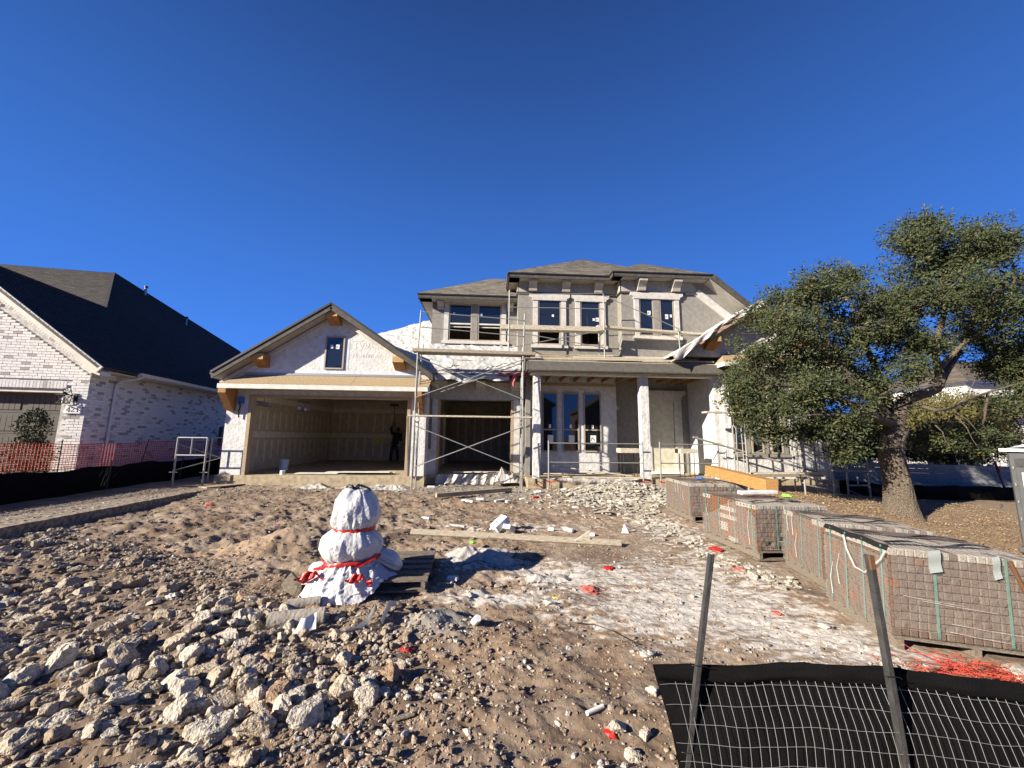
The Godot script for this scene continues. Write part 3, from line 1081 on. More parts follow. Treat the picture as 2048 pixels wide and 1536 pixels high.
	var plate := MB.new()
	plate.span(Vector3(0.11, 0.05, -0.16), Vector3(0.19, 0.28, -0.13))
	part(lamp, "wall_plate", plate, M.black_iron)
	# number stone
	var stone := MB.new()
	stone.chamfer(Vector3(-0.25, 2.2, 0.02), Vector3(0.36, 0.22, 0.04), 0.01)
	var ns := part(h, "number_stone", stone, M.plaque, "pale stone plaque with dark house number")
	text_part(ns, "lettering", "421", 0.13, M.black_iron, Vector3(-0.25, 2.2, 0.042), Basis(), "Droid Serif")
	var gb := MB.new()
	gb.span(Vector3(-0.2, 1.1, -6.6), Vector3(0.12, 1.9, -6.95))
	part(h, "utility_box", gb, M.potty_grey)
	# holly in front of the garage corner, ornamental grass beyond it
	shrub(Vector3(-11.4, 0.08, -10.2), 1.95, "holly_shrub", "dark green holly shrub against the neighbour's brown garage door", 900)
	grass_tuft(Vector3(-10.75, 0.2, -10.9))


func leaf_mesh(size: float, seed_value: int, count: int, spread: float) -> ArrayMesh:
	var r := RandomNumberGenerator.new()
	r.seed = seed_value
	var mb := MB.new()
	for i in count:
		var d := Vector3(r.randfn(), r.randfn() * 0.8, r.randfn()).normalized()
		var at := d * spread * r.randf_range(0.25, 1.0)
		var tip := (d + Vector3(r.randfn(), r.randfn(), r.randfn()) * 0.6).normalized()
		var side := tip.cross(Vector3(r.randfn(), r.randfn(), r.randfn())).normalized()
		var s := size * r.randf_range(0.7, 1.25)
		var mid := at + tip * s * 0.5 - tip.cross(side) * s * 0.08
		mb.tri(at, mid + side * s * 0.22, at + tip * s)
		mb.tri(at, at + tip * s, mid - side * s * 0.22)
	return mb.mesh()


func shrub(at: Vector3, tall: float, called: String, label: String, n: int) -> void:
	var t := thing(called, label, "shrub", at)
	var stem := MB.new()
	for i in 6:
		var a := i * 1.05
		stem.path(PackedVector3Array([Vector3.ZERO, Vector3(cos(a) * 0.12, tall * 0.4, sin(a) * 0.12), Vector3(cos(a) * 0.26, tall * 0.8, sin(a) * 0.24)]), 0.014, 5, 0.005)
	part(t, "stem", stem, M.bark)
	var where := []
	for i in n:
		var y := rng.randf()
		var w := tall * (0.33 - 0.25 * y) * sqrt(rng.randf()) * (1.0 + 0.3 * sin(y * 17.0))
		var a := rng.randf() * TAU
		where.append(Transform3D(Basis(Vector3(rng.randfn(), rng.randfn(), rng.randfn()).normalized(), rng.randf() * TAU), Vector3(cos(a) * w, 0.08 + y * tall, sin(a) * w)))
	scatter(t, "leaves", [leaf_mesh(0.06, 5, 5, 0.05)], where, func(_p: Vector3) -> Color: return Color(0.03, 0.05, 0.02).lerp(Color(0.06, 0.075, 0.03), rng.randf()))


func grass_tuft(at: Vector3) -> void:
	var mb := MB.new()
	for i in 240:
		var a := rng.randf() * TAU
		var r := 0.35 * sqrt(rng.randf())
		var b := at + Vector3(cos(a) * r * 1.6, 0, sin(a) * r)
		var top := b + Vector3(cos(a) * 0.25 * rng.randf(), rng.randf_range(0.3, 0.65), sin(a) * 0.25 * rng.randf())
		var side := Vector3(rng.randfn(), 0, rng.randfn()).normalized() * 0.008
		mb.tri(b - side, b + side, top)
	solo("ornamental_grass", mb, mat("straw", lin(0.34, 0.25, 0.1), 0.9), "tan ornamental grass tuft against the brick house side wall", "grass")


func wall_cells(mb: MB, x0: float, x1: float, y0: float, y1: float, z: float, thick: float, holes: Array) -> void:
	var xs := [x0, x1]
	var ys := [y0, y1]
	for h: Array in holes:
		xs.append_array([h[0], h[1]])
		ys.append_array([h[2], h[3]])
	xs.sort()
	ys.sort()
	for i in xs.size() - 1:
		for j in ys.size() - 1:
			if xs[i + 1] - xs[i] < 0.001 or ys[j + 1] - ys[j] < 0.001:
				continue
			var cx: float = (xs[i] + xs[i + 1]) / 2
			var cy: float = (ys[j] + ys[j + 1]) / 2
			var open := false
			for h: Array in holes:
				if cx > h[0] and cx < h[1] and cy > h[2] and cy < h[3]:
					open = true
			if not open:
				mb.span(Vector3(xs[i], ys[j], z - thick), Vector3(xs[i + 1], ys[j + 1], z))


# a framed window standing in a wall that faces the street; rail = height share of the meeting rail (0 for none)
func window(parent: Node3D, x0: float, x1: float, y0: float, y1: float, z: float, rail := 0.0, open := false, label := "") -> Node3D:
	var w := Node3D.new()
	w.name = "window"
	parent.add_child(w, true)
	if label: w.set_meta("label", label)
	var f := MB.new()
	var t := 0.045
	f.span(Vector3(x0, y0, z), Vector3(x0 + t, y1, z + 0.035))
	f.span(Vector3(x1 - t, y0, z), Vector3(x1, y1, z + 0.035))
	f.span(Vector3(x0 + t, y1 - t, z), Vector3(x1 - t, y1, z + 0.035))
	f.span(Vector3(x0 + t, y0, z), Vector3(x1 - t, y0 + t, z + 0.04))
	part(w, "frame", f, M.window_frame)
	if rail > 0:
		var ym := lerpf(y0, y1, rail)
		var r := MB.new()
		r.span(Vector3(x0 + t, ym - 0.025, z), Vector3(x1 - t, ym + 0.025, z + 0.028))
		part(w, "meeting_rail", r, M.fascia_white if open else M.window_frame)
		var up := MB.new()
		up.span(Vector3(x0 + t, ym + 0.025, z + 0.002), Vector3(x1 - t, y1 - t, z + 0.012))
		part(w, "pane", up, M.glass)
		if not open:
			var low := MB.new()
			low.span(Vector3(x0 + t, y0 + t, z + 0.002), Vector3(x1 - t, ym - 0.025, z + 0.008))
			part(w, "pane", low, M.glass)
		else:  # the raised sash, a little above the open half
			var sash := MB.new()
			sash.span(Vector3(x0 + t, ym - 0.12, z - 0.05), Vector3(x1 - t, ym - 0.09, z - 0.03))
			part(w, "raised_sash", sash, M.fascia_white)
	else:
		var p := MB.new()
		p.span(Vector3(x0 + t, y0 + t, z + 0.002), Vector3(x1 - t, y1 - t, z + 0.012))
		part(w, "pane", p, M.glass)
	return w


func sticker(w: Node3D, x: float, y: float, z: float, a: float, b: float, red := false) -> void:
	a *= 0.8
	b *= 0.8
	var s := MB.new()
	s.span(Vector3(x - a / 2, y - b / 2, z), Vector3(x + a / 2, y + b / 2, z + 0.003))
	part(w, "sticker", s, M.sticker)
	if red:
		var r := MB.new()
		r.box(Vector3(x, y, z + 0.0045), Vector3(a * 0.8, a * 0.16, 0.003), Basis(Vector3.BACK, -0.8))
		r.box(Vector3(x - a * 0.3, y - b * 0.1, z + 0.0045), Vector3(a * 0.14, b * 0.5, 0.003))
		part(w, "sticker_print", r, M.sticker_dark)


func surround(h: Node3D, x0: float, x1: float, y0: float, y1: float, z: float, cap := true) -> void:  # moulded trim round a window
	var t := MB.new()
	t.span(Vector3(x0 - 0.17, y0, z), Vector3(x0 - 0.005, y1 + 0.005, z + 0.06))
	t.span(Vector3(x1 + 0.005, y0, z), Vector3(x1 + 0.17, y1 + 0.005, z + 0.06))
	part(h, "window_trim", t, M.trim)
	var top := MB.new()
	if cap:
		top.prism(PackedVector3Array([Vector3(x0 - 0.2, y1 + 0.005, z), Vector3(x1 + 0.2, y1 + 0.005, z), Vector3(x1 + 0.2, y1 + 0.07, z), Vector3(x1 + 0.31, y1 + 0.13, z), Vector3(x1 + 0.31, y1 + 0.23, z), Vector3(x0 - 0.31, y1 + 0.23, z), Vector3(x0 - 0.31, y1 + 0.13, z), Vector3(x0 - 0.2, y1 + 0.07, z)]), Vector3(0, 0, 0.09))
	else:
		top.span(Vector3(x0 - 0.17, y1 + 0.005, z), Vector3(x1 + 0.17, y1 + 0.15, z + 0.06))
	part(h, "window_head", top, M.trim)
	var sill := MB.new()
	sill.span(Vector3(x0 - 0.23, y0 - 0.12, z), Vector3(x1 + 0.23, y0 - 0.004, z + 0.09))
	part(h, "window_sill", sill, M.trim)


func corbel(h: Node3D, x: float, y: float, z: float, w := 0.26, deep := 0.3, tall := 0.34) -> void:
	var c := MB.new()
	c.prism(PackedVector3Array([Vector3(x - w / 2, y, z), Vector3(x - w / 2, y, z + deep), Vector3(x - w / 2, y - 0.09, z + deep), Vector3(x - w / 2, y - 0.16, z + deep * 0.75), Vector3(x - w / 2, y - tall * 0.72, z + deep * 0.5), Vector3(x - w / 2, y - tall, z + deep * 0.42), Vector3(x - w / 2, y - tall, z)]), Vector3(w, 0, 0))
	part(h, "corbel", c, M.stucco_pale)


func bracket(h: Node3D, x: float, y: float, z: float, w := 0.3, deep := 0.42, tall := 0.24) -> void:  # a heavy timber block with a pale sawn end
	var b := Node3D.new()
	b.name = "timber_bracket"
	h.add_child(b, true)
	var m := MB.new()
	m.prism(PackedVector3Array([Vector3(x - w / 2, y, z), Vector3(x - w / 2, y, z + deep), Vector3(x - w / 2, y - tall * 0.62, z + deep), Vector3(x - w / 2, y - tall * 1.25, z)]), Vector3(w, 0, 0))
	part(b, "block", m, M.cedar)
	var e := MB.new()
	e.span(Vector3(x - w / 2 + 0.004, y - tall * 0.6, z + deep), Vector3(x + w / 2 - 0.004, y - 0.004, z + deep + 0.012))
	part(b, "sawn_end", e, M.cedar_end)


func unfinished_house() -> void:
	var h := thing("unfinished_house", "two storey house under construction with white wrap, grey stucco and open garages", "house")
	var zg := -12.0
	# ---- slab
	var s := MB.new()
	s.span(Vector3(-8.08, -0.3, -19.6), Vector3(-1.98, 0.4, -11.9))
	part(h, "slab", s, M.slab)
	s = MB.new()
	s.span(Vector3(-1.98, -0.3, -19.6), Vector3(1.12, 0.4, -12.45))
	part(h, "slab", s, M.slab)
	s = MB.new()
	s.span(Vector3(1.12, -0.3, -19.6), Vector3(7.2, 0.4, -11.5))
	var front := part(h, "slab", s, M.slab, "porch slab edge with a red sprayed house number")
	var tilt := Basis(Vector3.BACK, 0.08)
	text_part(front, "sprayed_number", "4", 0.2, M.spray_red, Vector3(1.36, 0.25, -11.498), tilt)
	text_part(front, "sprayed_number", "2", 0.2, M.spray_red, Vector3(1.58, 0.23, -11.498), Basis())
	text_part(front, "sprayed_number", "5", 0.2, M.spray_red, Vector3(1.79, 0.21, -11.498), Basis(Vector3.BACK, -0.12))
	s = MB.new()
	s.span(Vector3(7.2, -0.6, -19.6), Vector3(10.62, 0.45, -11.3))
	part(h, "slab", s, M.slab)

	# ---- big garage: walls
	var w := MB.new()
	wall_cells(w, -8.02, -2.02, 0.4, 3.45, zg, 0.15, [[-7.38, -2.5, 0.4, 2.8]])
	w.prism(PackedVector3Array([Vector3(-8.02, 3.45, zg), Vector3(-2.02, 3.45, zg), Vector3(-4.97, 5.4, zg)]), Vector3(0, 0, -0.15))
	w.span(Vector3(-2.17, 0.4, -14.0), Vector3(-2.02, 3.6, zg - 0.15))
	part(h, "wrapped_wall", w, M.wrap)
	var lw := MB.new()  # left side wall with two small high windows
	for q: Array in [[0.4, 2.55, -12.15, -19.5], [3.0, 3.5, -12.15, -19.5], [2.55, 3.0, -12.15, -13.1], [2.55, 3.0, -14.1, -15.9], [2.55, 3.0, -17.0, -19.5]]:
		lw.span(Vector3(-8.02, q[0], q[3]), Vector3(-7.87, q[1], q[2]))
	part(h, "side_wall", lw, M.drywall)
	for q: Array in [[-13.1, -14.1], [-15.9, -17.0]]:
		var f := MB.new()
		f.span(Vector3(-7.98, 2.55, q[1]), Vector3(-7.86, 2.6, q[0]))
		f.span(Vector3(-7.98, 2.95, q[1]), Vector3(-7.86, 3.0, q[0]))
		f.span(Vector3(-7.98, 2.6, (q[0] + q[1]) / 2 - 0.025), Vector3(-7.86, 2.95, (q[0] + q[1]) / 2 + 0.025))
		part(h, "side_window_frame", f, M.window_frame)
	var back := MB.new()
	back.span(Vector3(-7.87, 0.4, -19.5), Vector3(1.1, 3.35, -19.35))
	part(h, "back_wall", back, M.drywall)
	var ceil := MB.new()
	ceil.span(Vector3(-7.87, 3.3, -19.35), Vector3(-2.17, 3.4, -12.15))
	ceil.span(Vector3(-2.02, 3.3, -19.35), Vector3(1.1, 3.4, -12.75))
	part(h, "ceiling", ceil, M.drywall)
	var part_wall := MB.new()
	part_wall.span(Vector3(-2.17, 0.4, -19.35), Vector3(-2.02, 3.3, -17.3))
	part_wall.span(Vector3(-2.17, 2.6, -17.3), Vector3(-2.02, 3.3, -14.0))
	part_wall.span(Vector3(-2.17, 0.4, -16.4), Vector3(-2.02, 2.6, -14.0))
	part_wall.span(Vector3(1.1, 0.4, -19.35), Vector3(1.25, 3.4, -12.6))
	part_wall.span(Vector3(-4.0, 0.4, -19.3), Vector3(-3.85, 3.3, -18.4))
	part(h, "inner_wall", part_wall, M.drywall)
	# joint compound: bands over the board joints and stripes over the screws
	for i in 13:
		for band: Array in [[0.55, 1.1], [1.75, 2.3]]:
			if i % 4 == 3 and band[0] > 1.0: continue
			var j := MB.new()
			var x := -7.5 + i * 0.42
			j.span(Vector3(x, band[0] + 0.1 * rng.randf(), -19.352), Vector3(x + 0.09, band[1] + 0.35, -19.346))
			part(h, "joint_stripe", j, M.joint_mud)
	for y: float in [1.5, 2.72]:
		var j := MB.new()
		j.span(Vector3(-7.86, y, -19.353), Vector3(-2.4, y + 0.2, -19.345))
		j.span(Vector3(-7.872, y, -19.3), Vector3(-7.862, y + 0.2, -12.3))
		part(h, "joint_band", j, M.joint_mud)
	for i in 16:
		var j := MB.new()
		var z := -12.6 - i * 0.42
		j.span(Vector3(-7.872, 0.65 + 0.1 * (i % 3), z - 0.09), Vector3(-7.863, 1.4, z))
		j.span(Vector3(-7.872, 1.78, z - 0.09), Vector3(-7.863, 2.4 + 0.05 * (i % 2), z))
		part(h, "joint_stripe", j, M.joint_mud)
	var jb := MB.new()
	for i in 7:
		jb.span(Vector3(-1.7 + i * 0.42, 0.6, -19.352), Vector3(-1.61 + i * 0.42, 2.6, -19.346))
	part(h, "joint_stripe", jb, M.joint_mud)
	# timber lining of the openings
	var jamb := MB.new()
	jamb.span(Vector3(-7.38, 0.4, zg - 0.17), Vector3(-7.28, 2.8, zg + 0.03))
	part(h, "door_jamb", jamb, M.lumber)
	jamb = MB.new()
	jamb.span(Vector3(-2.6, 0.4, zg - 0.17), Vector3(-2.5, 2.8, zg + 0.03))
	part(h, "door_jamb", jamb, M.lumber)
	jamb = MB.new()
	jamb.span(Vector3(-7.28, 2.72, zg - 0.17), Vector3(-2.6, 2.8, zg + 0.03))
	part(h, "door_head", jamb, M.lumber)
	# seam tape and print on the wrap
	var tape := MB.new()
	tape.span(Vector3(-7.9, 3.5, zg), Vector3(-2.1, 3.6, zg + 0.004))
	part(h, "seam_tape", tape, M.seam_tape)
	for q: Array in [["Tyvek", 0.26, -5.75, 4.42], ["Tyvek", 0.26, -3.95, 4.45], ["DrainWrap", 0.13, -5.85, 4.08], ["DrainWrap", 0.13, -3.95, 4.1], ["DrainWrap", 0.1, -4.95, 5.02]]:
		text_part(h, "wrap_print", q[0], q[1], M.print_grey, Vector3(q[2], q[3], zg + 0.003))
	for i in 6:
		var l := MB.new()
		var x := -5.9 if i % 2 else -3.95
		l.span(Vector3(x - 0.35, 3.8 + (i / 2) * 0.07, zg + 0.001), Vector3(x + 0.35, 3.815 + (i / 2) * 0.07, zg + 0.003))
		part(h, "wrap_print", l, M.print_grey)
	# gable window with taped edges
	var gt := MB.new()
	gt.span(Vector3(-5.36, 3.64, zg), Vector3(-5.25, 4.8, zg + 0.005))
	gt.span(Vector3(-4.63, 3.64, zg), Vector3(-4.5, 4.8, zg + 0.005))
	part(h, "window_tape", gt, M.seam_tape)
	var gw := window(h, -5.24, -4.64, 3.64, 4.7, zg + 0.006, 0.0, false, "small tall window in the wrapped garage gable")
	sticker(gw, -5.04, 4.36, zg + 0.02, 0.1, 0.14)
	sticker(gw, -4.86, 4.36, zg + 0.02, 0.13, 0.17, true)
	# gable roof
	var cx := -4.97
	var ry := 5.62
	var zf := -11.55
	for side: float in [-1.0, 1.0]:
		var e := Vector3(cx + side * 3.3, ry - 0.67 * 3.3, zf)
		var r := Vector3(cx, ry, zf)
		var far := Vector3(0, 0, -7.8)
		var corners := PackedVector3Array([e, e + far, r + far, r]) if side > 0 else PackedVector3Array([e + far, e, r, r + far])
		if side < 0:
			shingles(h, corners, [Color(0.075, 0.068, 0.06), Color(0.1, 0.09, 0.08), Color(0.06, 0.055, 0.05)])
		else:
			felt(h, corners, 0.012)
		var rb := MB.new()
		var d := Vector3(0, -0.1, 0)
		rb.beam(e + d, r + d, 0.045, 0.17, Vector3(side * 0.55, 0.83, 0))
		part(h, "rake_board", rb, M.fascia)
		var lip := MB.new()
		lip.beam(e + Vector3(0, 0.005, 0.035), r + Vector3(0, 0.005, 0.035), 0.03, 0.06, Vector3(side * 0.55, 0.83, 0))
		part(h, "drip_edge", lip, M.black_iron)
		var sof := MB.new()
		sof.prism(PackedVector3Array([e + Vector3(0, -0.17, 0), r + Vector3(0, -0.17, 0), r + Vector3(0, -0.17, -0.45), e + Vector3(0, -0.17, -0.45)]), Vector3(0, 0.02, 0))
		part(h, "soffit", sof, M.soffit)
		var inner := MB.new()
		inner.beam(Vector3(e.x, e.y - 0.27, zg + 0.025), Vector3(r.x, r.y - 0.27, zg + 0.025), 0.05, 0.11, Vector3(side * 0.55, 0.83, 0))
		part(h, "frieze_board", inner, M.trim)
	bracket(h, -4.97, 5.42, zg, 0.34, 0.38, 0.3)
	bracket(h, -7.05, 4.02, zg, 0.34, 0.38, 0.3)
	bracket(h, -2.88, 4.02, zg, 0.34, 0.38, 0.3)
	# small sheathed roof over the garage opening
	var zp := -11.48
	var seams := [-7.98, -6.6, -4.2, -1.88]
	for i in 3:
		var a: float = seams[i]
		var b: float = seams[i + 1] - 0.008
		var o := MB.new()
		o.prism(PackedVector3Array([Vector3(a, 3.08, zp), Vector3(b, 3.08, zp), Vector3(b, 3.42, zg + 0.01), Vector3(maxf(a, -7.55), 3.42, zg + 0.01)]), Vector3(0, -0.016, 0))
		part(h, "sheathing_board", o, M.osb)
	var hipb := MB.new()
	hipb.prism(PackedVector3Array([Vector3(-7.985, 3.07, zp), Vector3(-7.555, 3.41, zg + 0.01), Vector3(-7.985, 3.07, zg + 0.01)]), Vector3(0, -0.016, 0))
	part(h, "sheathing_board", hipb, M.osb)
	var flash := MB.new()
	flash.span(Vector3(-7.6, 3.425, zg + 0.001), Vector3(-2.0, 3.49, zg + 0.02))
	part(h, "flashing", flash, M.galvanised)
	var fb := MB.new()
	fb.span(Vector3(-8.0, 2.93, zp), Vector3(-1.86, 3.062, zp + 0.03))
	fb.span(Vector3(-8.02, 2.93, zg), Vector3(-7.99, 3.06, zp))
	part(h, "fascia_board", fb, M.fascia_white)
	var psof := MB.new()
	psof.span(Vector3(-7.98, 2.95, zg + 0.002), Vector3(-1.9, 2.965, zp - 0.002))
	part(h, "soffit", psof, M.soffit)
	for x: float in [-7.86, -2.2]:
		var k := MB.new()
		k.prism(PackedVector3Array([Vector3(x - 0.11, 2.94, zg), Vector3(x - 0.11, 2.94, zp + 0.02), Vector3(x - 0.11, 2.8, zp + 0.02), Vector3(x - 0.11, 2.3, zg + 0.12), Vector3(x - 0.11, 2.3, zg)]), Vector3(0.22, 0, 0))
		part(h, "timber_bracket", k, M.cedar)
	var jbx := MB.new()
	jbx.box(Vector3(-7.6, 2.62, zg + 0.04), Vector3(0.16, 0.2, 0.08))
	part(h, "junction_box", jbx, M.blue_scrap)
	var dangle := MB.new()
	dangle.path(PackedVector3Array([Vector3(-7.6, 2.55, zg + 0.08), Vector3(-7.57, 2.4, zg + 0.1), Vector3(-7.62, 2.28, zg + 0.07), Vector3(-7.6, 2.1, zg + 0.06)]), 0.02, 6)
	part(h, "cable", dangle, M.black_plastic)

	# ---- small garage
	var zs := -12.6
	w = MB.new()
	wall_cells(w, -2.02, 1.15, 0.4, 3.75, zs, 0.15, [[-1.74, 0.74, 0.4, 2.8]])
	part(h, "stucco_wall", w, M.stucco)
	var band := MB.new()
	band.span(Vector3(-1.98, 2.83, zs), Vector3(1.1, 3.5, zs + 0.03))
	part(h, "frieze_band", band, M.stucco_pale)
	for q: Array in [[-1.92, -1.74], [0.74, 0.95]]:
		var t := MB.new()
		t.span(Vector3(q[0], 1.0 if q[0] < 0 else 0.4, zs), Vector3(q[1], 2.825, zs + 0.045))
		part(h, "door_trim", t, M.trim)
	var wainscot := MB.new()
	wainscot.span(Vector3(-2.015, 0.4, zs), Vector3(-1.745, 1.2, zs + 0.02))
	part(h, "wrapped_wall", wainscot, M.wrap)
	jamb = MB.new()
	jamb.span(Vector3(-1.74, 0.4, zs - 0.2), Vector3(-1.68, 2.8, zs + 0.02))
	part(h, "door_jamb", jamb, M.lumber)
	jamb = MB.new()
	jamb.span(Vector3(0.66, 0.4, zs - 0.2), Vector3(0.74, 2.8, zs + 0.05))
	part(h, "door_jamb", jamb, M.lumber)
	for x: float in [-1.6, -0.35, 0.8]:
		corbel(h, x, 3.46, zs + 0.03, 0.3, 0.3, 0.34)
	# wrapped roof above it
	var ez := -11.85
	felt(h, PackedVector3Array([Vector3(-1.95, 3.52, ez), Vector3(1.2, 3.52, ez), Vector3(1.0, 4.86, -13.45), Vector3(-2.2, 4.86, -13.45)]), 0.03)
	var red := MB.new()
	red.grid(40, 2, func(u: float, v: float) -> Vector3: return Vector3(-1.6 + 2.4 * u, 4.74 + 0.07 * v + 0.02 * sin(u * 23.0), -13.38 - 0.05 * v + 0.03))
	part(h, "felt_edge", red, M.felt_red)
	red = MB.new()
	red.grid(40, 4, func(u: float, v: float) -> Vector3: return Vector3(0.2 + 0.95 * u, 3.5 + 0.16 * v + 0.03 * sin(u * 19.0 + v), ez + 0.06 - 0.14 * v))
	part(h, "felt_edge", red, M.felt_red)
	red = MB.new()
	red.grid(6, 10, func(u: float, v: float) -> Vector3: return Vector3(0.62 + 0.12 * u + 0.03 * sin(v * 6.0), 3.55 - 0.36 * v, ez + 0.08 + 0.02 * cos(u * 9.0)))
	part(h, "felt_edge", red, M.felt_red)
	var hang := MB.new()
	hang.grid(60, 8, func(u: float, v: float) -> Vector3: return Vector3(-1.95 + 2.5 * u, 3.53 - v * (0.12 + 0.1 * absf(sin(u * 4.0)) + 0.05 * sin(u * 17.0)), ez + 0.01 + 0.05 * sin(u * 31.0) * v + 0.05 * v))
	part(h, "felt_edge", hang, M.felt)
	var eav := MB.new()
	eav.span(Vector3(-1.95, 3.36, ez - 0.06), Vector3(1.2, 3.49, ez - 0.02))
	eav.span(Vector3(-1.95, 3.4, zs), Vector3(1.2, 3.42, ez - 0.06))
	part(h, "fascia_board", eav, M.fascia)
	for q: Array in [[-0.85, 4.12, 1.0], [-1.2, 3.65, 0.9]]:
		var st := MB.new()
		st.beam(Vector3(q[0] - q[2] / 2, q[1] + 0.02, -13.45 + (4.86 - q[1]) * 1.194 + 0.0), Vector3(q[0] + q[2] / 2, q[1] + 0.02, -13.45 + (4.86 - q[1]) * 1.194), 0.05, 0.025)
		part(h, "roof_batten", st, M.lumber)
	# the white slope that rises behind the garage roof
	var p1 := on_z(752, 670, -17.0)
	var p2 := on_z(880, 636, -17.0)
	var slope := PackedVector3Array([Vector3(-5.2, 3.4, -12.3), Vector3(-1.85, 3.6, -12.3), p2, p1])
	felt(h, slope, 0.03)
	for k: float in [0.2, 0.42, 0.62]:
		var st := MB.new()
		var a := slope[0].lerp(slope[3], k).lerp(slope[1].lerp(slope[2], k), 0.62)
		st.beam(a + Vector3(0, 0.05, 0), a + Vector3(0.9 - 0.3 * k, 0.08, 0), 0.05, 0.03)
		part(h, "roof_batten", st, M.lumber)

	# ---- upper storey, left bay
	var za := -13.5
	w = MB.new()
	wall_cells(w, -2.21, 0.88, 4.6, 6.55, za, 0.15, [[-1.56, -0.8, 5.085, 5.65], [-0.51, 0.27, 5.085, 5.65]])
	part(h, "stucco_wall", w, M.stucco)
	w = MB.new()
	w.span(Vector3(-2.21, 4.6, -16.5), Vector3(-2.06, 6.55, za - 0.15))
	part(h, "stucco_wall", w, M.stucco)
	room(h, -2.06, 0.88, 4.6, 6.5, za - 0.15, -16.5)
	var la := window(h, -1.6, -0.76, 5.04, 6.42, za + 0.005, 0.46, true, "upper left window half open to a dark room")
	sticker(la, -1.42, 6.05, za + 0.02, 0.08, 0.1)
	var lb := window(h, -0.55, 0.31, 5.04, 6.42, za + 0.005, 0.46, true)
	sticker(lb, -0.42, 6.05, za + 0.02, 0.09, 0.1)
	surround(h, -1.6, 0.31, 5.04, 6.42, za, false)
	var mull := MB.new()
	mull.span(Vector3(-0.755, 5.04, za), Vector3(-0.555, 6.42, za + 0.05))
	part(h, "window_trim", mull, M.stucco)
	var drip := MB.new()
	drip.span(Vector3(-2.22, 4.57, -16.5), Vector3(0.96, 4.6, za + 0.02))
	part(h, "wall_base", drip, M.fascia)
	corbel(h, -1.9, 6.5, za, 0.24, 0.28, 0.3)
	corbel(h, 0.62, 6.5, za, 0.24, 0.28, 0.3)
	eave(h, [Vector3(-2.66, 6.6, -13.05), Vector3(1.0, 6.6, -13.05)], 0.45)
	eave(h, [Vector3(-2.66, 6.6, -20.0), Vector3(-2.66, 6.6, -13.05)], 0.45)
	var grey := [Color(0.36, 0.325, 0.265), Color(0.45, 0.41, 0.335), Color(0.27, 0.245, 0.2), Color(0.4, 0.35, 0.28)]
	shingles(h, PackedVector3Array([Vector3(-2.68, 6.62, -13.03), Vector3(3.2, 6.62, -13.03), Vector3(3.2, 8.36, -15.63), Vector3(-0.08, 8.36, -15.63)]), grey)
	shingles(h, PackedVector3Array([Vector3(-2.68, 6.62, -20.0), Vector3(-2.68, 6.62, -13.03), Vector3(-0.08, 8.36, -15.63), Vector3(-0.08, 8.36, -20.0)]), grey)

	# ---- upper storey, middle bay
	var zb := -12.8
	w = MB.new()
	wall_cells(w, 0.88, 4.42, 4.3, 7.1, zb, 0.15, [[1.615, 2.345, 4.845, 5.387], [3.115, 3.745, 4.845, 5.387]])
	part(h, "stucco_wall", w, M.stucco)
	w = MB.new()
	w.span(Vector3(0.88, 4.3, -16.5), Vector3(1.03, 7.1, zb - 0.15))
	part(h, "stucco_wall", w, M.stucco)
	room(h, 1.03, 4.42, 4.4, 7.0, zb - 0.15, -16.5)
	band = MB.new()
	band.span(Vector3(0.86, 6.68, zb), Vector3(4.4, 7.08, zb + 0.025))
	band.span(Vector3(0.845, 6.68, -13.5), Vector3(0.88, 7.08, zb + 0.025))
	part(h, "frieze_band", band, M.stucco_pale)
	var mould := MB.new()
	mould.span(Vector3(0.82, 6.63, zb - 0.6), Vector3(4.4, 6.68, zb + 0.06))
	part(h, "moulding", mould, M.fascia)
	var wa := window(h, 1.57, 2.39, 4.8, 6.5, zb + 0.005, 0.36, true)
	sticker(wa, 2.1, 5.85, zb + 0.02, 0.09, 0.1)
	surround(h, 1.57, 2.39, 4.8, 6.38, zb)
	var wb := window(h, 3.07, 3.79, 4.8, 6.5, zb + 0.005, 0.36, true)
	sticker(wb, 3.55, 5.75, zb + 0.02, 0.09, 0.11)
	sticker(wb, 3.68, 5.75, zb + 0.02, 0.14, 0.17, true)
	surround(h, 3.07, 3.79, 4.8, 6.38, zb)
	for x: float in [1.38, 2.55, 3.7]:
		corbel(h, x, 7.06, zb + 0.02, 0.28, 0.34, 0.36)
	eave(h, [Vector3(0.5, 7.18, -12.35), Vector3(4.3, 7.18, -12.35)], 0.5)
	eave(h, [Vector3(0.5, 7.18, -16.0), Vector3(0.5, 7.18, -12.35)], 0.4)
	shingles(h, PackedVector3Array([Vector3(0.48, 7.2, -12.33), Vector3(7.3, 7.2, -12.33), Vector3(3.88, 9.4, -15.65)]), grey)
	shingles(h, PackedVector3Array([Vector3(0.48, 7.2, -19.0), Vector3(0.48, 7.2, -12.33), Vector3(3.88, 9.4, -15.65)]), grey)
	shingles(h, PackedVector3Array([Vector3(7.3, 7.2, -12.33), Vector3(7.3, 7.2, -19.0), Vector3(3.88, 9.4, -15.65)]), grey)

	# ---- upper storey, right bay with the falling roof edge
	var zc := -12.4
	w = MB.new()
	w.prism(PackedVector3Array([Vector3(4.42, 4.3, zc), Vector3(9.9, 4.3, zc), Vector3(9.9, 5.1, zc), Vector3(7.4, 7.08, zc), Vector3(4.42, 7.08, zc)]), Vector3(0, 0, -4.0))
	part(h, "stucco_wall", w, M.stucco)
	band = MB.new()
	band.prism(PackedVector3Array([Vector3(4.38, 6.66, zc), Vector3(7.2, 6.66, zc), Vector3(6.95, 7.06, zc), Vector3(4.38, 7.06, zc)]), Vector3(0, 0, 0.025))
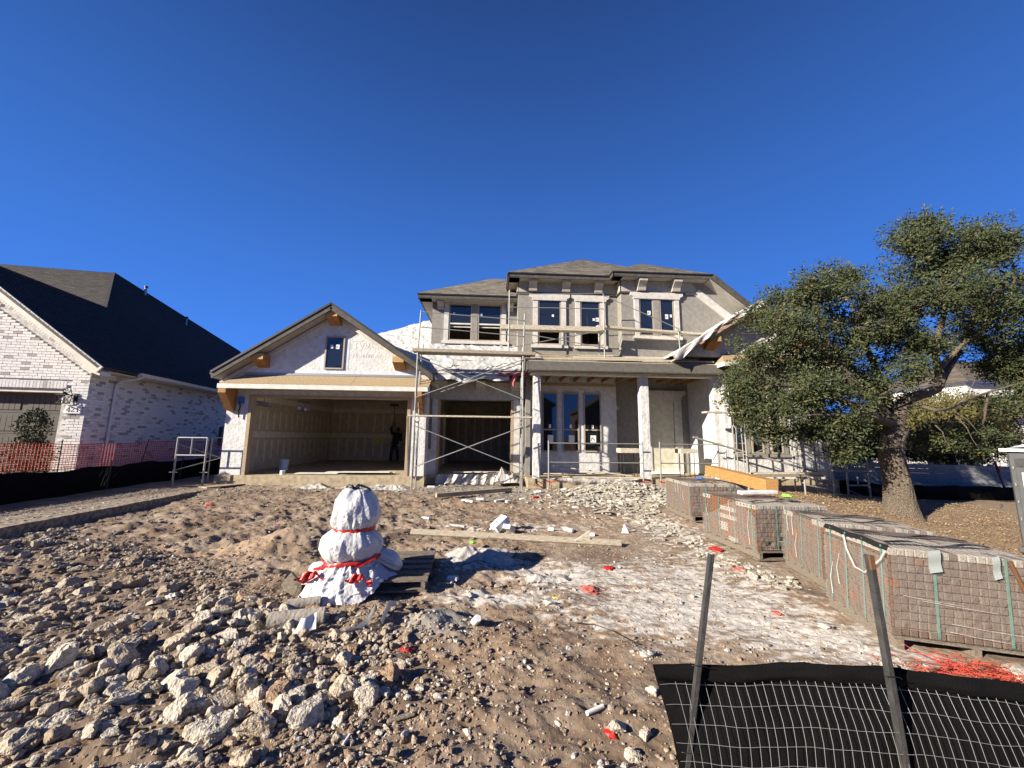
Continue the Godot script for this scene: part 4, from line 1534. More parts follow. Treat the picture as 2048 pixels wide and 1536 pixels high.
	band.span(Vector3(4.385, 6.66, zb), Vector3(4.42, 7.06, zc + 0.025))
	part(h, "frieze_band", band, M.stucco_pale)
	mould = MB.new()
	mould.span(Vector3(4.36, 6.61, zb), Vector3(7.1, 6.66, zc + 0.06))
	part(h, "moulding", mould, M.fascia)
	var rak := MB.new()
	rak.beam(Vector3(7.1, 6.72, zc + 0.02), Vector3(9.6, 4.75, zc + 0.02), 0.05, 0.26, Vector3(0.62, 0.78, 0))
	part(h, "rake_trim", rak, M.trim)
	var wc := window(h, 5.03, 5.54, 5.09, 6.5, zc + 0.005, 0.0)
	sticker(wc, 5.38, 5.92, zc + 0.02, 0.14, 0.17, true)
	var wd := window(h, 5.75, 6.27, 5.09, 6.5, zc + 0.005, 0.0)
	sticker(wd, 6.0, 5.8, zc + 0.02, 0.13, 0.2, true)
	sticker(wd, 6.15, 5.83, zc + 0.02, 0.08, 0.12)
	surround(h, 5.03, 6.27, 5.09, 6.4, zc)
	mull = MB.new()
	mull.span(Vector3(5.545, 5.09, zc), Vector3(5.745, 6.4, zc + 0.05))
	part(h, "window_trim", mull, M.stucco)
	for x: float in [5.1, 6.32]:
		corbel(h, x, 7.04, zc + 0.02, 0.28, 0.34, 0.36)
	eave(h, [Vector3(4.02, 7.2, -12.0), Vector3(7.5, 7.2, -12.0)], 0.45)
	eave(h, [Vector3(4.02, 7.2, -12.6), Vector3(4.02, 7.2, -12.0)], 0.38)
	shingles(h, PackedVector3Array([Vector3(4.0, 7.22, -11.98), Vector3(7.52, 7.22, -11.98), Vector3(5.76, 8.4, -13.8)]), grey)
	shingles(h, PackedVector3Array([Vector3(4.0, 7.22, -17.0), Vector3(4.0, 7.22, -11.98), Vector3(5.76, 8.4, -13.8), Vector3(5.76, 8.4, -17.0)]), grey)
	shingles(h, PackedVector3Array([Vector3(10.0, 5.2, -11.98), Vector3(10.0, 5.2, -18.0), Vector3(5.76, 8.4, -18.0), Vector3(5.76, 8.4, -13.8), Vector3(7.52, 7.22, -11.98)]), grey)
	rak = MB.new()
	rak.beam(Vector3(7.48, 7.14, -11.98), Vector3(9.95, 5.13, -11.98), 0.05, 0.2, Vector3(0.62, 0.78, 0))
	part(h, "rake_board", rak, M.fascia)
	var rs := MB.new()
	rs.prism(PackedVector3Array([Vector3(7.4, 7.06, -12.0), Vector3(9.9, 5.06, -12.0), Vector3(9.9, 5.06, zc), Vector3(7.4, 7.06, zc)]), Vector3(0, -0.02, 0))
	part(h, "soffit", rs, M.soffit)

	# ---- porch
	var zw := -13.2
	w = MB.new()
	w.span(Vector3(1.15, 0.4, zw - 0.15), Vector3(4.42, 3.9, zw))
	part(h, "wrapped_wall", w, M.wrap)
	w = MB.new()
	w.span(Vector3(4.27, 0.4, -13.75), Vector3(4.42, 3.9, zw - 0.15))
	w.span(Vector3(4.42, 0.4, -13.75), Vector3(7.25, 3.9, -13.6))
	part(h, "stucco_wall", w, M.stucco)
	w = MB.new()
	w.span(Vector3(1.12, 0.4, -13.2), Vector3(1.27, 3.7, -12.3))
	part(h, "stucco_wall", w, M.stucco)
	w = MB.new()
	w.span(Vector3(7.25, 0.45, -13.6), Vector3(7.4, 3.7, -11.45))
	part(h, "wrapped_wall", w, M.wrap)
	var xs := [[1.78, 2.32], [2.49, 3.08], [3.24, 3.86]]
	for q: Array in xs:
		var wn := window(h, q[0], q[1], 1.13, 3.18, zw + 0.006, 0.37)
		sticker(wn, (q[0] + q[1]) / 2, 2.0, zw + 0.02, 0.1, 0.16)
		sticker(wn, (q[0] + q[1]) / 2 + 0.02, 1.58, zw + 0.02, 0.24, 0.3, q[0] > 3.0)
		var tp := MB.new()
		tp.span(Vector3(q[0] - 0.08, 1.0, zw), Vector3(q[0] - 0.01, 3.3, zw + 0.005))
		tp.span(Vector3(q[1] + 0.01, 1.0, zw), Vector3(q[1] + 0.08, 3.3, zw + 0.005))
		part(h, "window_tape", tp, M.seam_tape)
		for k in 18:
			var dash := MB.new()
			dash.box(Vector3(q[1] + 0.045, 1.1 + k * 0.12, zw + 0.007), Vector3(0.09, 0.012, 0.003), Basis(Vector3.BACK, -0.7))
			part(h, "tape_print", dash, M.print_grey)
	for q: Array in [["DrainWrap", 0.14, 2.2, 3.5], ["DrainWrap", 0.14, 3.6, 3.5]]:
		text_part(h, "wrap_print", q[0], q[1], M.print_orange, Vector3(q[2], q[3], zw + 0.003))
	text_part(h, "wrap_print", "Tyvek", 0.2, M.print_grey, Vector3(4.18, 2.7, zw + 0.003))
	text_part(h, "wrap_print", "Tyvek", 0.24, M.print_grey, Vector3(7.245, 2.9, -12.5), Basis(Vector3.UP, -PI / 2))
	# entrance door and its trim
	var d := Node3D.new()
	d.name = "front_door"
	h.add_child(d)
	var leaf := MB.new()
	leaf.span(Vector3(5.8, 0.46, -13.6), Vector3(6.66, 2.98, -13.56))
	part(d, "door_leaf", leaf, M.door_cream)
	var df := MB.new()
	df.span(Vector3(5.7, 0.45, -13.6), Vector3(5.795, 3.06, -13.52))
	df.span(Vector3(6.665, 0.45, -13.6), Vector3(6.76, 3.06, -13.52))
	df.span(Vector3(5.795, 2.985, -13.6), Vector3(6.665, 3.06, -13.52))
	part(d, "door_frame", df, M.trim)
	var hd := MB.new()
	hd.prism(PackedVector3Array([Vector3(5.5, 3.065, -13.6), Vector3(6.96, 3.065, -13.6), Vector3(6.96, 3.15, -13.6), Vector3(7.1, 3.22, -13.6), Vector3(7.1, 3.36, -13.6), Vector3(5.36, 3.36, -13.6), Vector3(5.36, 3.22, -13.6), Vector3(5.5, 3.15, -13.6)]), Vector3(0, 0, 0.12))
	part(d, "door_head", hd, M.trim)
	var pil := MB.new()
	pil.span(Vector3(6.77, 0.45, -13.6), Vector3(6.96, 3.06, -13.54))
	part(d, "door_pilaster", pil, M.trim)
	var th := MB.new()
	th.span(Vector3(5.6, 0.4, -13.6), Vector3(6.85, 0.46, -13.4))
	part(d, "threshold", th, M.sticker)
	# wrapped posts
	for q: Array in [[1.4, 0.22], [4.78, 0.25], [7.12, 0.24]]:
		var x: float = q[0]
		var hw: float = q[1] / 2
		var col := MB.new()
		for f in 4:
			var turn := Basis(Vector3.UP, f * PI / 2)
			col.grid(6, 60, func(u: float, v: float) -> Vector3:
				var y := 0.4 + 3.15 * v
				return Vector3(x, y, -11.68) + turn * Vector3((u - 0.5) * 2.0 * hw, 0, hw + 0.012 * noise.get_noise_3d(u * 90.0, y * 50.0 + f * 77.0, x * 31.0) * sin(u * PI)))
		part(h, "wrapped_post", col, M.wrap)
	var bm := MB.new()
	bm.span(Vector3(1.2, 3.55, -11.8), Vector3(7.25, 3.62, -11.5))
	part(h, "porch_beam", bm, M.wrap)
	bm = MB.new()
	bm.span(Vector3(1.15, 3.42, zw), Vector3(4.4, 3.5, zw + 0.04))
	part(h, "ledger_board", bm, M.lumber)
	for i in 12:
		var rf := MB.new()
		var x := 1.4 + i * 0.5
		rf.span(Vector3(x, 3.56, -13.2), Vector3(x + 0.04, 3.7, -11.85))
		part(h, "ceiling_joist", rf, M.cedar)
	var deckp := PackedVector3Array([Vector3(1.1, 3.9, -11.18), Vector3(7.2, 3.9, -11.18), Vector3(7.2, 4.47, -12.8), Vector3(1.1, 4.47, -12.8)])
	var dk := MB.new()
	dk.prism(deckp, Vector3(0, -0.03, 0))
	part(h, "porch_roof", dk, M.plank_pale)
	var pf := MB.new()
	pf.prism(PackedVector3Array([Vector3(1.1, 3.62, -11.16), Vector3(1.1, 3.89, -11.16), Vector3(1.1, 3.89, -11.2), Vector3(1.1, 3.62, -11.2)]), Vector3(6.1, 0, 0))
	pf.prism(PackedVector3Array([Vector3(1.09, 3.62, -11.18), Vector3(1.09, 3.88, -11.18), Vector3(1.09, 4.44, -12.79), Vector3(1.09, 3.62, -12.79)]), Vector3(-0.04, 0, 0))
	part(h, "porch_fascia", pf, M.fascia_taupe)
	var ps := MB.new()
	ps.span(Vector3(1.12, 3.635, -12.3), Vector3(7.2, 3.65, -11.2))
	part(h, "soffit", ps, M.soffit)

	# ---- right wing
	var zr := -11.4
	w = MB.new()
	wall_cells(w, 7.4, 10.55, 0.45, 4.2, zr, 0.15, [])
	w.prism(PackedVector3Array([Vector3(6.1, 4.2, zr), Vector3(10.55, 4.2, zr), Vector3(10.55, 4.45, zr), Vector3(8.35, 5.72, zr), Vector3(6.1, 4.4, zr)]), Vector3(0, 0, -0.15))
	w.span(Vector3(10.4, 0.45, -18.0), Vector3(10.55, 4.2, zr - 0.15))
	part(h, "wrapped_wall", w, M.wrap)
	for q: Array in [[7.43, 7.82], [8.0, 8.4], [8.62, 9.02]]:
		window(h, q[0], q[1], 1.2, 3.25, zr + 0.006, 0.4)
		var tr := MB.new()
		tr.span(Vector3(q[1] + 0.005, 1.2, zr), Vector3(q[1] + 0.15, 3.25, zr + 0.03))
		part(h, "window_trim", tr, M.stucco)
	var sl := MB.new()
	sl.span(Vector3(7.41, 1.1, zr), Vector3(9.25, 1.19, zr + 0.07))
	part(h, "window_sill", sl, M.stucco)
	var zq := -10.95
	for side: float in [-1.0, 1.0]:
		var e := Vector3(8.35 + side * 2.86, 4.12, zq)
		var r := Vector3(8.35, 5.92, zq)
		var far := Vector3(0, 0, -6.0)
		felt(h, PackedVector3Array([e, e + far, r + far, r]) if side > 0 else PackedVector3Array([e + far, e, r, r + far]), 0.015)
		var rb := MB.new()
		rb.beam(e + Vector3(0, -0.09, 0), r + Vector3(0, -0.09, 0), 0.045, 0.15, Vector3(side * 0.53, 0.85, 0))
		part(h, "rake_board", rb, M.lumber)
		var sof := MB.new()
		sof.prism(PackedVector3Array([e + Vector3(0, -0.16, 0), r + Vector3(0, -0.16, 0), r + Vector3(0, -0.16, -0.45), e + Vector3(0, -0.16, -0.45)]), Vector3(0, 0.02, 0))
		part(h, "soffit", sof, M.soffit)
	# loose sheeting hanging over the left rake
	var sheet := MB.new()
	sheet.grid(70, 10, func(u: float, v: float) -> Vector3:
		var a := Vector3(5.46, 4.16, zq + 0.03).lerp(Vector3(8.35, 5.98, zq + 0.03), u)
		var drop := 0.16 + 0.1 * sin(u * 7.0 + 0.6) + 0.05 * sin(u * 19.0)
		return a + Vector3(0.04 * sin(u * 27.0) * v, -drop * v, 0.03 + 0.05 * sin(u * 31.0 + v * 2.0) * v))
	part(h, "felt_edge", sheet, M.felt)
	sheet = MB.new()
	sheet.grid(50, 3, func(u: float, v: float) -> Vector3:
		var a := Vector3(5.46, 4.02, zq + 0.06).lerp(Vector3(7.9, 5.56, zq + 0.06), u)
		return a + Vector3(0, -0.018 * v - 0.04 * sin(u * 21.0), 0.02 * sin(u * 37.0)))
	part(h, "felt_edge", sheet, M.felt_red)
	bracket(h, 8.3, 5.72, zr, 0.34, 0.4, 0.3)
	bracket(h, 6.85, 4.78, zr, 0.34, 0.4, 0.3)
	bracket(h, 9.8, 4.78, zr, 0.34, 0.4, 0.3)
	# sheathed roof over the wing windows
	var ob := MB.new()
	ob.prism(PackedVector3Array([Vector3(6.95, 3.95, -10.85), Vector3(10.8, 3.95, -10.85), Vector3(10.8, 4.3, zr + 0.01), Vector3(7.3, 4.3, zr + 0.01)]), Vector3(0, -0.016, 0))
	part(h, "sheathing_board", ob, M.osb)
	ob = MB.new()
	ob.prism(PackedVector3Array([Vector3(6.95, 3.95, -10.85), Vector3(7.29, 4.3, zr + 0.01), Vector3(6.95, 3.95, zr + 0.01)]), Vector3(0, -0.016, 0))
	part(h, "sheathing_board", ob, M.osb)
	fb = MB.new()
	fb.span(Vector3(6.95, 3.8, -10.85), Vector3(10.8, 3.93, -10.82))
	fb.span(Vector3(6.93, 3.8, zr), Vector3(6.95, 3.93, -10.83))
	part(h, "fascia_board", fb, M.fascia_white)
	psof = MB.new()
	psof.span(Vector3(7.4, 3.81, zr + 0.002), Vector3(10.75, 3.825, -10.86))
	part(h, "soffit", psof, M.soffit)


func room(h: Node3D, x0: float, x1: float, y0: float, y1: float, z0: float, z1: float) -> void:
	var r := MB.new()
	r.span(Vector3(x0, y0 - 0.1, z1), Vector3(x1, y0, z0))
	part(h, "room_floor", r, M.lumber)
	r = MB.new()
	r.span(Vector3(x0, y1, z1), Vector3(x1, y1 + 0.05, z0))
	part(h, "room_ceiling", r, M.drywall)
	r = MB.new()
	r.span(Vector3(x0, y0, z1 - 0.1), Vector3(x1, y1, z1))
	part(h, "room_wall", r, M.drywall)
	r = MB.new()
	r.span(Vector3(x1 - 0.05, y0, z1), Vector3(x1 - 0.002, y1, z0))
	part(h, "room_wall", r, M.drywall)


func felt(h: Node3D, p: PackedVector3Array, rough: float) -> void:  # wrinkled white roofing underlay
	var mb := MB.new()
	var up := (p[1] - p[0]).cross(p[3] - p[0]).normalized()
	if up.y < 0: up = -up
	mb.grid(70, 40, func(u: float, v: float) -> Vector3:
		var a := p[0].lerp(p[1], u).lerp(p[3].lerp(p[2], u), v)
		var fold := absf(noise.get_noise_3d(a.x * 40.0 + a.y * 30.0, a.y * 18.0, a.z * 40.0 + p[0].x * 50.0))
		return a + up * rough * (0.3 + 1.8 * pow(1.0 - fold, 9.0) + 0.8 * noise.get_noise_3d(a.x * 26.0, a.y * 20.0, a.z * 26.0)))
	part(h, "roof_felt", mb, M.felt)


func eave(h: Node3D, line: Array, deep: float) -> void:  # fascia board and flat soffit; the outside lies right of the line
	var a: Vector3 = line[0]
	var b: Vector3 = line[1]
	var d := (b - a).normalized()
	var inward := Vector3.UP.cross(d)
	var f := MB.new()
	f.beam(a + Vector3(0, -0.075, 0) + inward * 0.02, b + Vector3(0, -0.075, 0) + inward * 0.02, 0.04, 0.15)
	part(h, "fascia_board", f, M.fascia)
	var lip := MB.new()
	lip.beam(a + Vector3(0, -0.005, 0) - inward * 0.015, b + Vector3(0, -0.005, 0) - inward * 0.015, 0.03, 0.035)
	part(h, "drip_edge", lip, M.black_iron)
	var s := MB.new()
	s.prism(PackedVector3Array([a + Vector3(0, -0.13, 0) + inward * 0.04, b + Vector3(0, -0.13, 0) + inward * 0.04, b + Vector3(0, -0.13, 0) + inward * deep, a + Vector3(0, -0.13, 0) + inward * deep]), Vector3(0, 0.015, 0))
	part(h, "soffit", s, M.soffit)


func far_house() -> void:
	var h := thing("pale_house", "pale two storey house with tan hip roofs beyond the grey board fence", "house", Vector3(0, -1.0, 0))
	var w := MB.new()
	w.span(Vector3(24.0, -0.5, -32.0), Vector3(46.0, 4.4, -24.0))
	w.span(Vector3(34.5, 4.4, -32.0), Vector3(46.0, 7.0, -25.5))
	part(h, "wall", w, M.siding_white)
	var tan := [Color(0.2, 0.165, 0.12), Color(0.25, 0.2, 0.15), Color(0.16, 0.13, 0.1)]
	shingles(h, PackedVector3Array([Vector3(32.0, 4.4, -23.4), Vector3(46.5, 4.4, -23.4), Vector3(42.0, 6.6, -26.5), Vector3(36.5, 6.6, -26.5)]), tan, 0.2, 0.5)
	shingles(h, PackedVector3Array([Vector3(23.4, 4.4, -23.4), Vector3(32.0, 4.4, -23.4), Vector3(30.0, 5.4, -26.0), Vector3(26.0, 5.4, -26.0)]), tan, 0.2, 0.5)
	shingles(h, PackedVector3Array([Vector3(34.0, 7.0, -25.0), Vector3(46.5, 7.0, -25.0), Vector3(44.0, 9.2, -28.5), Vector3(37.5, 9.2, -28.5)]), tan, 0.2, 0.5)
	shingles(h, PackedVector3Array([Vector3(34.0, 7.0, -32.5), Vector3(34.0, 7.0, -25.0), Vector3(37.5, 9.2, -28.5)]), tan, 0.2, 0.5)
	for x: float in [26.0, 29.0, 31.5, 34.5]:
		var f := MB.new()
		f.span(Vector3(x, 0.6, -24.0), Vector3(x + 1.1, 2.9, -23.92))
		var o := part(h, "window", f, M.potty_grey)
		var g := MB.new()
		g.span(Vector3(x + 0.1, 0.7, -23.92), Vector3(x + 1.0, 2.8, -23.9))
		part(o, "pane", g, mat("green_glass%d" % int(x), lin(0.08, 0.13, 0.1), 0.1))


func opposite_houses() -> void:  # across the street, behind the camera: they show in the porch windows and stand before the low sky
	for q: Array in [[-19.0, 24.0, 15.0, 5.5, "tan gabled house across the street opposite the brick house"], [1.0, 23.0, 14.0, 6.0, "brick gabled house across the street mirrored in the porch windows"], [20.0, 24.0, 15.0, 5.5, "tan gabled house across the street opposite the oak"]]:
		var h := thing("street_house", q[4], "house", Vector3(q[0], 0, q[1]), 0.0, "houses across the street")
		var w: float = q[2] / 2
		var e: float = q[3]
		var wall := MB.new()
		wall.prism(PackedVector3Array([Vector3(-w, -0.3, 0), Vector3(w, -0.3, 0), Vector3(w, e, 0), Vector3(0, e + w * 0.6, 0), Vector3(-w, e, 0)]), Vector3(0, 0, 9.0))
		part(h, "wall", wall, M.brick_brown)
		for s: float in [-1.0, 1.0]:
			var r := MB.new()
			r.prism(PackedVector3Array([Vector3(s * (w + 0.5), e - 0.25, -0.5), Vector3(0, e + w * 0.6 + 0.08, -0.5), Vector3(0, e + w * 0.6 + 0.08, 9.5), Vector3(s * (w + 0.5), e - 0.25, 9.5)]), Vector3(0, 0.1, 0))
			part(h, "roof", r, M.fascia)
		for x: float in [-w * 0.6, 0.0, w * 0.6]:
			var g := MB.new()
			g.span(Vector3(x - 0.8, 1.0, -0.06), Vector3(x + 0.8, 2.8, 0.0))
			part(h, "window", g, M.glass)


func board_fence() -> void:
	var f := thing("board_fence", "grey horizontal board fence in tree shade between the new house and the toilet", "fence")
	var z := -12.4
	for r in 9:
		for s in 4:
			var x0 := 10.7 + s * 2.2
			var b := MB.new()
			var y := -0.42 + r * 0.152
			var y0 := y - 0.018 * s * 2.2
			b.prism(PackedVector3Array([Vector3(x0, y0, z), Vector3(x0 + 2.192, y0 - 0.04, z), Vector3(x0 + 2.192, y0 + 0.105, z), Vector3(x0, y0 + 0.145, z)]), Vector3(0, 0, -0.025))
			part(f, "board", b, M.board_grey)
	for s in 5:
		var p := MB.new()
		p.span(Vector3(10.65 + s * 2.2, -0.9, z - 0.12), Vector3(10.75 + s * 2.2, 1.0 - s * 0.04, z - 0.03))
		part(f, "fence_post", p, M.board_grey)
	# silt fabric along the foot of the boards
	var t := thing("silt_fence", "black silt fabric strip along the foot of the grey board fence", "fence")
	var mb := MB.new()
	mb.grid(60, 6, func(u: float, v: float) -> Vector3:
		var x := lerpf(10.6, 19.0, u)
		var zz := -11.6 + 0.5 * u + 0.08 * noise.get_noise_2d(x * 40.0, 5.0)
		var base := ground_height(x, zz) - 0.05
		return Vector3(x, base + v * (0.46 + 0.05 * noise.get_noise_2d(x * 60.0, 9.0)), zz + 0.06 * sin(v * 3.0) + 0.05 * noise2.get_noise_2d(x * 80.0, v * 40.0)))
	part(t, "fabric", mb, M.geotextile)
	for q: Array in [[12.9, 0.35], [16.2, 0.3], [18.2, -0.2]]:
		var p := MB.new()
		var b := Vector3(q[0], ground_height(q[0], -11.3) - 0.1, -11.35)
		p.beam(b, b + Vector3(-q[1], 1.3, 0.0), 0.04, 0.04)
		part(t, "stake", p, M.post_steel)
		var r := MB.new()
		r.beam(b + Vector3(-q[1] * 0.75, 0.98, 0.03), b + Vector3(-q[1] * 0.9, 1.15, 0.03), 0.05, 0.02)
		part(t, "red_tie", r, M.red_tape)


func limb(tree: Node3D, points: Array, r0: float, r1: float, called: String) -> PackedVector3Array:
	var c := PackedVector3Array()
	for i in points.size() - 1:
		var p0: Vector3 = points[maxi(i - 1, 0)]
		var p1: Vector3 = points[i]
		var p2: Vector3 = points[i + 1]
		var p3: Vector3 = points[mini(i + 2, points.size() - 1)]
		var fine := 40 if called == "trunk" else 6
		for k in fine:
			c.append(p1.cubic_interpolate(p2, p0, p3, float(k) / fine))
	c.append(points[-1])
	var mb := MB.new()
	var n := c.size()
	mb.grid(96 if called == "trunk" else 12, n - 1, func(u: float, v: float) -> Vector3:
		var i := int(round(v * (n - 1)))
		var d := (c[mini(i + 1, n - 1)] - c[maxi(i - 1, 0)]).normalized()
		var x := d.cross(Vector3(0.31, 0.1, 0.94)).normalized()
		var y := d.cross(x)
		var r := lerpf(r0, r1, pow(v, 0.8))
		var a := u * TAU
		r *= 1.0 + 0.14 * sin(a * 3.0 + v * 5.0) + 0.1 * noise.get_noise_3d(cos(a) * 40.0, sin(a) * 40.0, v * 120.0)
		if called == "trunk":
			r *= 1.0 + 0.45 * pow(1.0 - v, 6.0)
			var plate := absf(noise.get_noise_3d(cos(a) * 110.0, v * 95.0, sin(a) * 110.0)) + 0.5 * absf(noise2.get_noise_3d(cos(a) * 200.0, v * 260.0, sin(a) * 200.0))
			r += 0.05 * minf(plate, 0.4) - 0.012  # furrowed bark
		return c[i] + (x * cos(a) + y * sin(a)) * r, true)
	part(tree, called, mb, M.bark)
	return c


func oak_tree() -> void:
	var z0 := -9.3
	var base := on_z(1803, 1032, z0)
	base.y = ground_height(base.x, z0) - 0.08
	var P := func(u: float, v: float, dz := 0.0) -> Vector3: return on_z(u, v, z0 + dz)
	var t := thing("live_oak", "large live oak with dark evergreen crown and forked leaning trunk", "tree")
	var fork: Vector3 = P.call(1790, 850, 0.0)
	limb(t, [base, P.call(1797, 960), P.call(1783, 900), fork], 0.27, 0.22, "trunk")
	var tips := []
	var limbs := [
		[[fork, P.call(1745, 800, 0.2), P.call(1690, 740, 0.6), P.call(1640, 650, -0.2), P.call(1625, 580, 0.6)], 0.14, 0.03],
		[[fork, P.call(1740, 830, 0.5), P.call(1660, 790, 0.2), P.call(1560, 770, 0.5), P.call(1490, 790, 0.3)], 0.1, 0.02],
		[[fork, P.call(1815, 800, 0.0), P.call(1880, 770, 0.1), P.call(1870, 700, 0.2), P.call(1890, 610, 0.1), P.call(1880, 500, 0.0)], 0.17, 0.03],
		[[P.call(1876, 740, 0.15), P.call(1925, 690, 0.3), P.call(1985, 640, 0.5), P.call(2030, 560, 0.5)], 0.08, 0.02],
		[[P.call(1815, 800, 0.0), P.call(1880, 820, 0.6), P.call(1960, 790, 0.0), P.call(2060, 760, 0.2)], 0.05, 0.015],
		[[fork, P.call(1760, 760, -0.9), P.call(1720, 660, -1.6), P.call(1700, 600, -1.8)], 0.14, 0.03],
		[[P.call(1880, 760, 0.1), P.call(1930, 680, -1.0), P.call(1960, 600, -1.6)], 0.12, 0.03],
		[[fork, P.call(1770, 830, -0.1), P.call(1700, 830, 0.6), P.call(1620, 830, 0.9)], 0.09, 0.02],
		[[P.call(1690, 740, 0.6), P.call(1600, 700, -0.2), P.call(1540, 640, 0.6)], 0.09, 0.02],
	]
	for l: Array in limbs:
		tips.append(limb(t, l[0], l[1], l[2], "limb"))
	# crown: lobes given by their place and size
	var lobes := []
	for q: Array in [
		[1630, 590, 0.2, 1.15, 0.75], [1700, 640, 0.3, 1.2, 0.9], [1560, 660, 0.4, 1.0, 0.8], [1600, 720, -0.2, 1.3, 0.75], [1520, 745, 0.0, 0.95, 0.6],
		[1485, 800, 0.2, 0.6, 0.55], [1540, 830, 0.4, 0.75, 0.5], [1640, 790, 0.2, 1.2, 0.6], [1720, 770, -0.2, 0.9, 0.6], [1700, 700, -1.2, 1.3, 0.9],
		[1830, 500, 0.0, 0.95, 0.85], [1900, 520, 0.1, 1.2, 0.9], [1970, 520, 0.2, 0.95, 0.8], [1870, 590, 0.5, 1.2, 0.7], [1960, 610, 0.6, 1.2, 0.7],
		[2030, 640, 0.6, 0.9, 0.7], [1800, 620, -0.4, 0.8, 0.7], [1930, 580, -1.3, 1.4, 1.0], [1830, 690, 0.5, 0.85, 0.45], [2020, 720, -0.1, 0.9, 0.5],
		[1770, 800, -0.1, 0.7, 0.4], [2050, 790, 0.0, 0.9, 0.6], [1850, 455, 0.0, 0.5, 0.4], [2010, 490, 0.1, 0.45, 0.4], [1700, 545, 0.1, 0.5, 0.35],
		[1500, 690, -0.2, 0.5, 0.4], [1680, 850, 0.5, 0.65, 0.3], [1580, 600, -0.6, 0.8, 0.6], [1740, 850, -0.6, 0.6, 0.35], [2080, 560, 0.3, 0.8, 0.7],
		[1900, 690, -0.1, 0.8, 0.4], [1775, 690, 0.2, 0.7, 0.5], [1770, 640, -0.9, 0.9, 0.7], [1985, 690, -0.5, 1.1, 0.6], [1820, 740, 0.7, 0.6, 0.35], [2040, 740, -0.4, 1.0, 0.6], [1950, 460, 0.0, 0.6, 0.4], [1620, 860, 0.4, 0.6, 0.3], [1590, 780, 0.5, 0.8, 0.5], [1530, 870, 0.5, 0.45, 0.25], [1690, 900, 0.4, 0.35, 0.3], [1860, 870, -0.8, 0.9, 0.45], [1950, 880, -0.6, 1.0, 0.4]]:
		lobes.append([P.call(q[0], q[1], q[2]), q[3], q[4]])
	var where := []
	var twigs := MB.new()
	for l: Array in lobes:
		var c: Vector3 = l[0]
		var rad := Vector3(l[1], l[2], l[1] * 0.85)
		var sprigs := int(150 * rad.x * rad.y * 2.1) + 20
		for i in sprigs:
			var d := Vector3(rng.randfn(), rng.randfn(), rng.randfn()).normalized()
			var p := c + d * rad * pow(rng.randf(), 0.45) * (1.0 + 0.25 * noise.get_noise_3d(d.x * 50.0 + c.x * 30.0, d.y * 50.0, d.z * 50.0))
			if noise2.get_noise_3d(p.x * 32.0, p.y * 40.0, p.z * 32.0) < 0.01:
				continue
			for k in 6:
				var q := p + Vector3(rng.randfn(), rng.randfn() * 0.7, rng.randfn()) * 0.11
				where.append(Transform3D(Basis(Vector3(rng.randfn(), rng.randfn(), rng.randfn()).normalized(), rng.randf() * TAU) * Basis.from_scale(Vector3.ONE * rng.randf_range(0.65, 1.5)), q))
			if i % 5 == 0:
				var inner := c.lerp(p, 0.25) + Vector3(0, -0.1, 0)
				twigs.path(PackedVector3Array([inner, inner.lerp(p, 0.5) + Vector3(rng.randfn(), rng.randfn(), rng.randfn()) * 0.06, p]), 0.012, 4, 0.004)
		var best := c + Vector3(0, -0.5, 0)
		var far := 1e9
		for line: PackedVector3Array in tips:
			for q in line:
				if q.distance_to(c) < far:
					far = q.distance_to(c)
					best = q
		twigs.path(PackedVector3Array([best, best.lerp(c, 0.5) + Vector3(0, -0.08, 0.05), c]), 0.035, 5, 0.012)
	for q: Array in [[1905, 820, 1975, 880], [1910, 830, 1960, 900], [1870, 850, 1900, 895], [1950, 760, 1925, 800]]:  # bare grey twigs
		var a: Vector3 = P.call(q[0], q[1], 0.8)
		var b: Vector3 = P.call(q[2], q[3], 1.0)
		twigs.path(PackedVector3Array([a, a.lerp(b, 0.4) + Vector3(0.05, 0.04, 0), a.lerp(b, 0.7), b]), 0.014, 4, 0.004)
	part(t, "twigs", twigs, M.bark).set_meta("kind", "stuff")
	var crown := Node3D.new()
	crown.name = "crown"
	t.add_child(crown)
	scatter(crown, "leaves", [leaf_mesh(0.07, 21, 7, 0.07), leaf_mesh(0.06, 22, 8, 0.08), leaf_mesh(0.065, 23, 7, 0.09)], where, leaf_tone)


func leaf_litter() -> void:  # dry leaves and straw under the oak
	var t := Node3D.new()
	t.name = "leaf_litter"
	add_child(t)
	tag(t, "dry tan leaves and straw covering the earth under the oak", "leaf litter", "", "stuff")
	var where := []
	for i in 9000:
		var x := 5.6 + 8.0 * rng.randf()
		var z := rng.randf_range(-11.2, -4.6)
		where.append(Transform3D(Basis(Vector3.UP, rng.randf() * TAU) * Basis(Vector3.RIGHT, rng.randfn(0.0, 0.4)) * Basis.from_scale(Vector3(1.2, 0.35, 1.2)), Vector3(x, ground_height(x, z) + 0.012, z)))
	scatter(t, "leaves", [leaf_mesh(0.055, 41, 4, 0.04)], where, func(_p: Vector3) -> Color: return Color(0.15, 0.1, 0.055).lerp(Color(0.4, 0.295, 0.175), rng.randf()))


func leaf_tone(_p: Vector3) -> Color:
	var c := Color(0.037, 0.05, 0.02).lerp(Color(0.068, 0.08, 0.034), rng.randf())
	if rng.randf() < 0.05:
		c = Color(0.12, 0.1, 0.04)
	return c


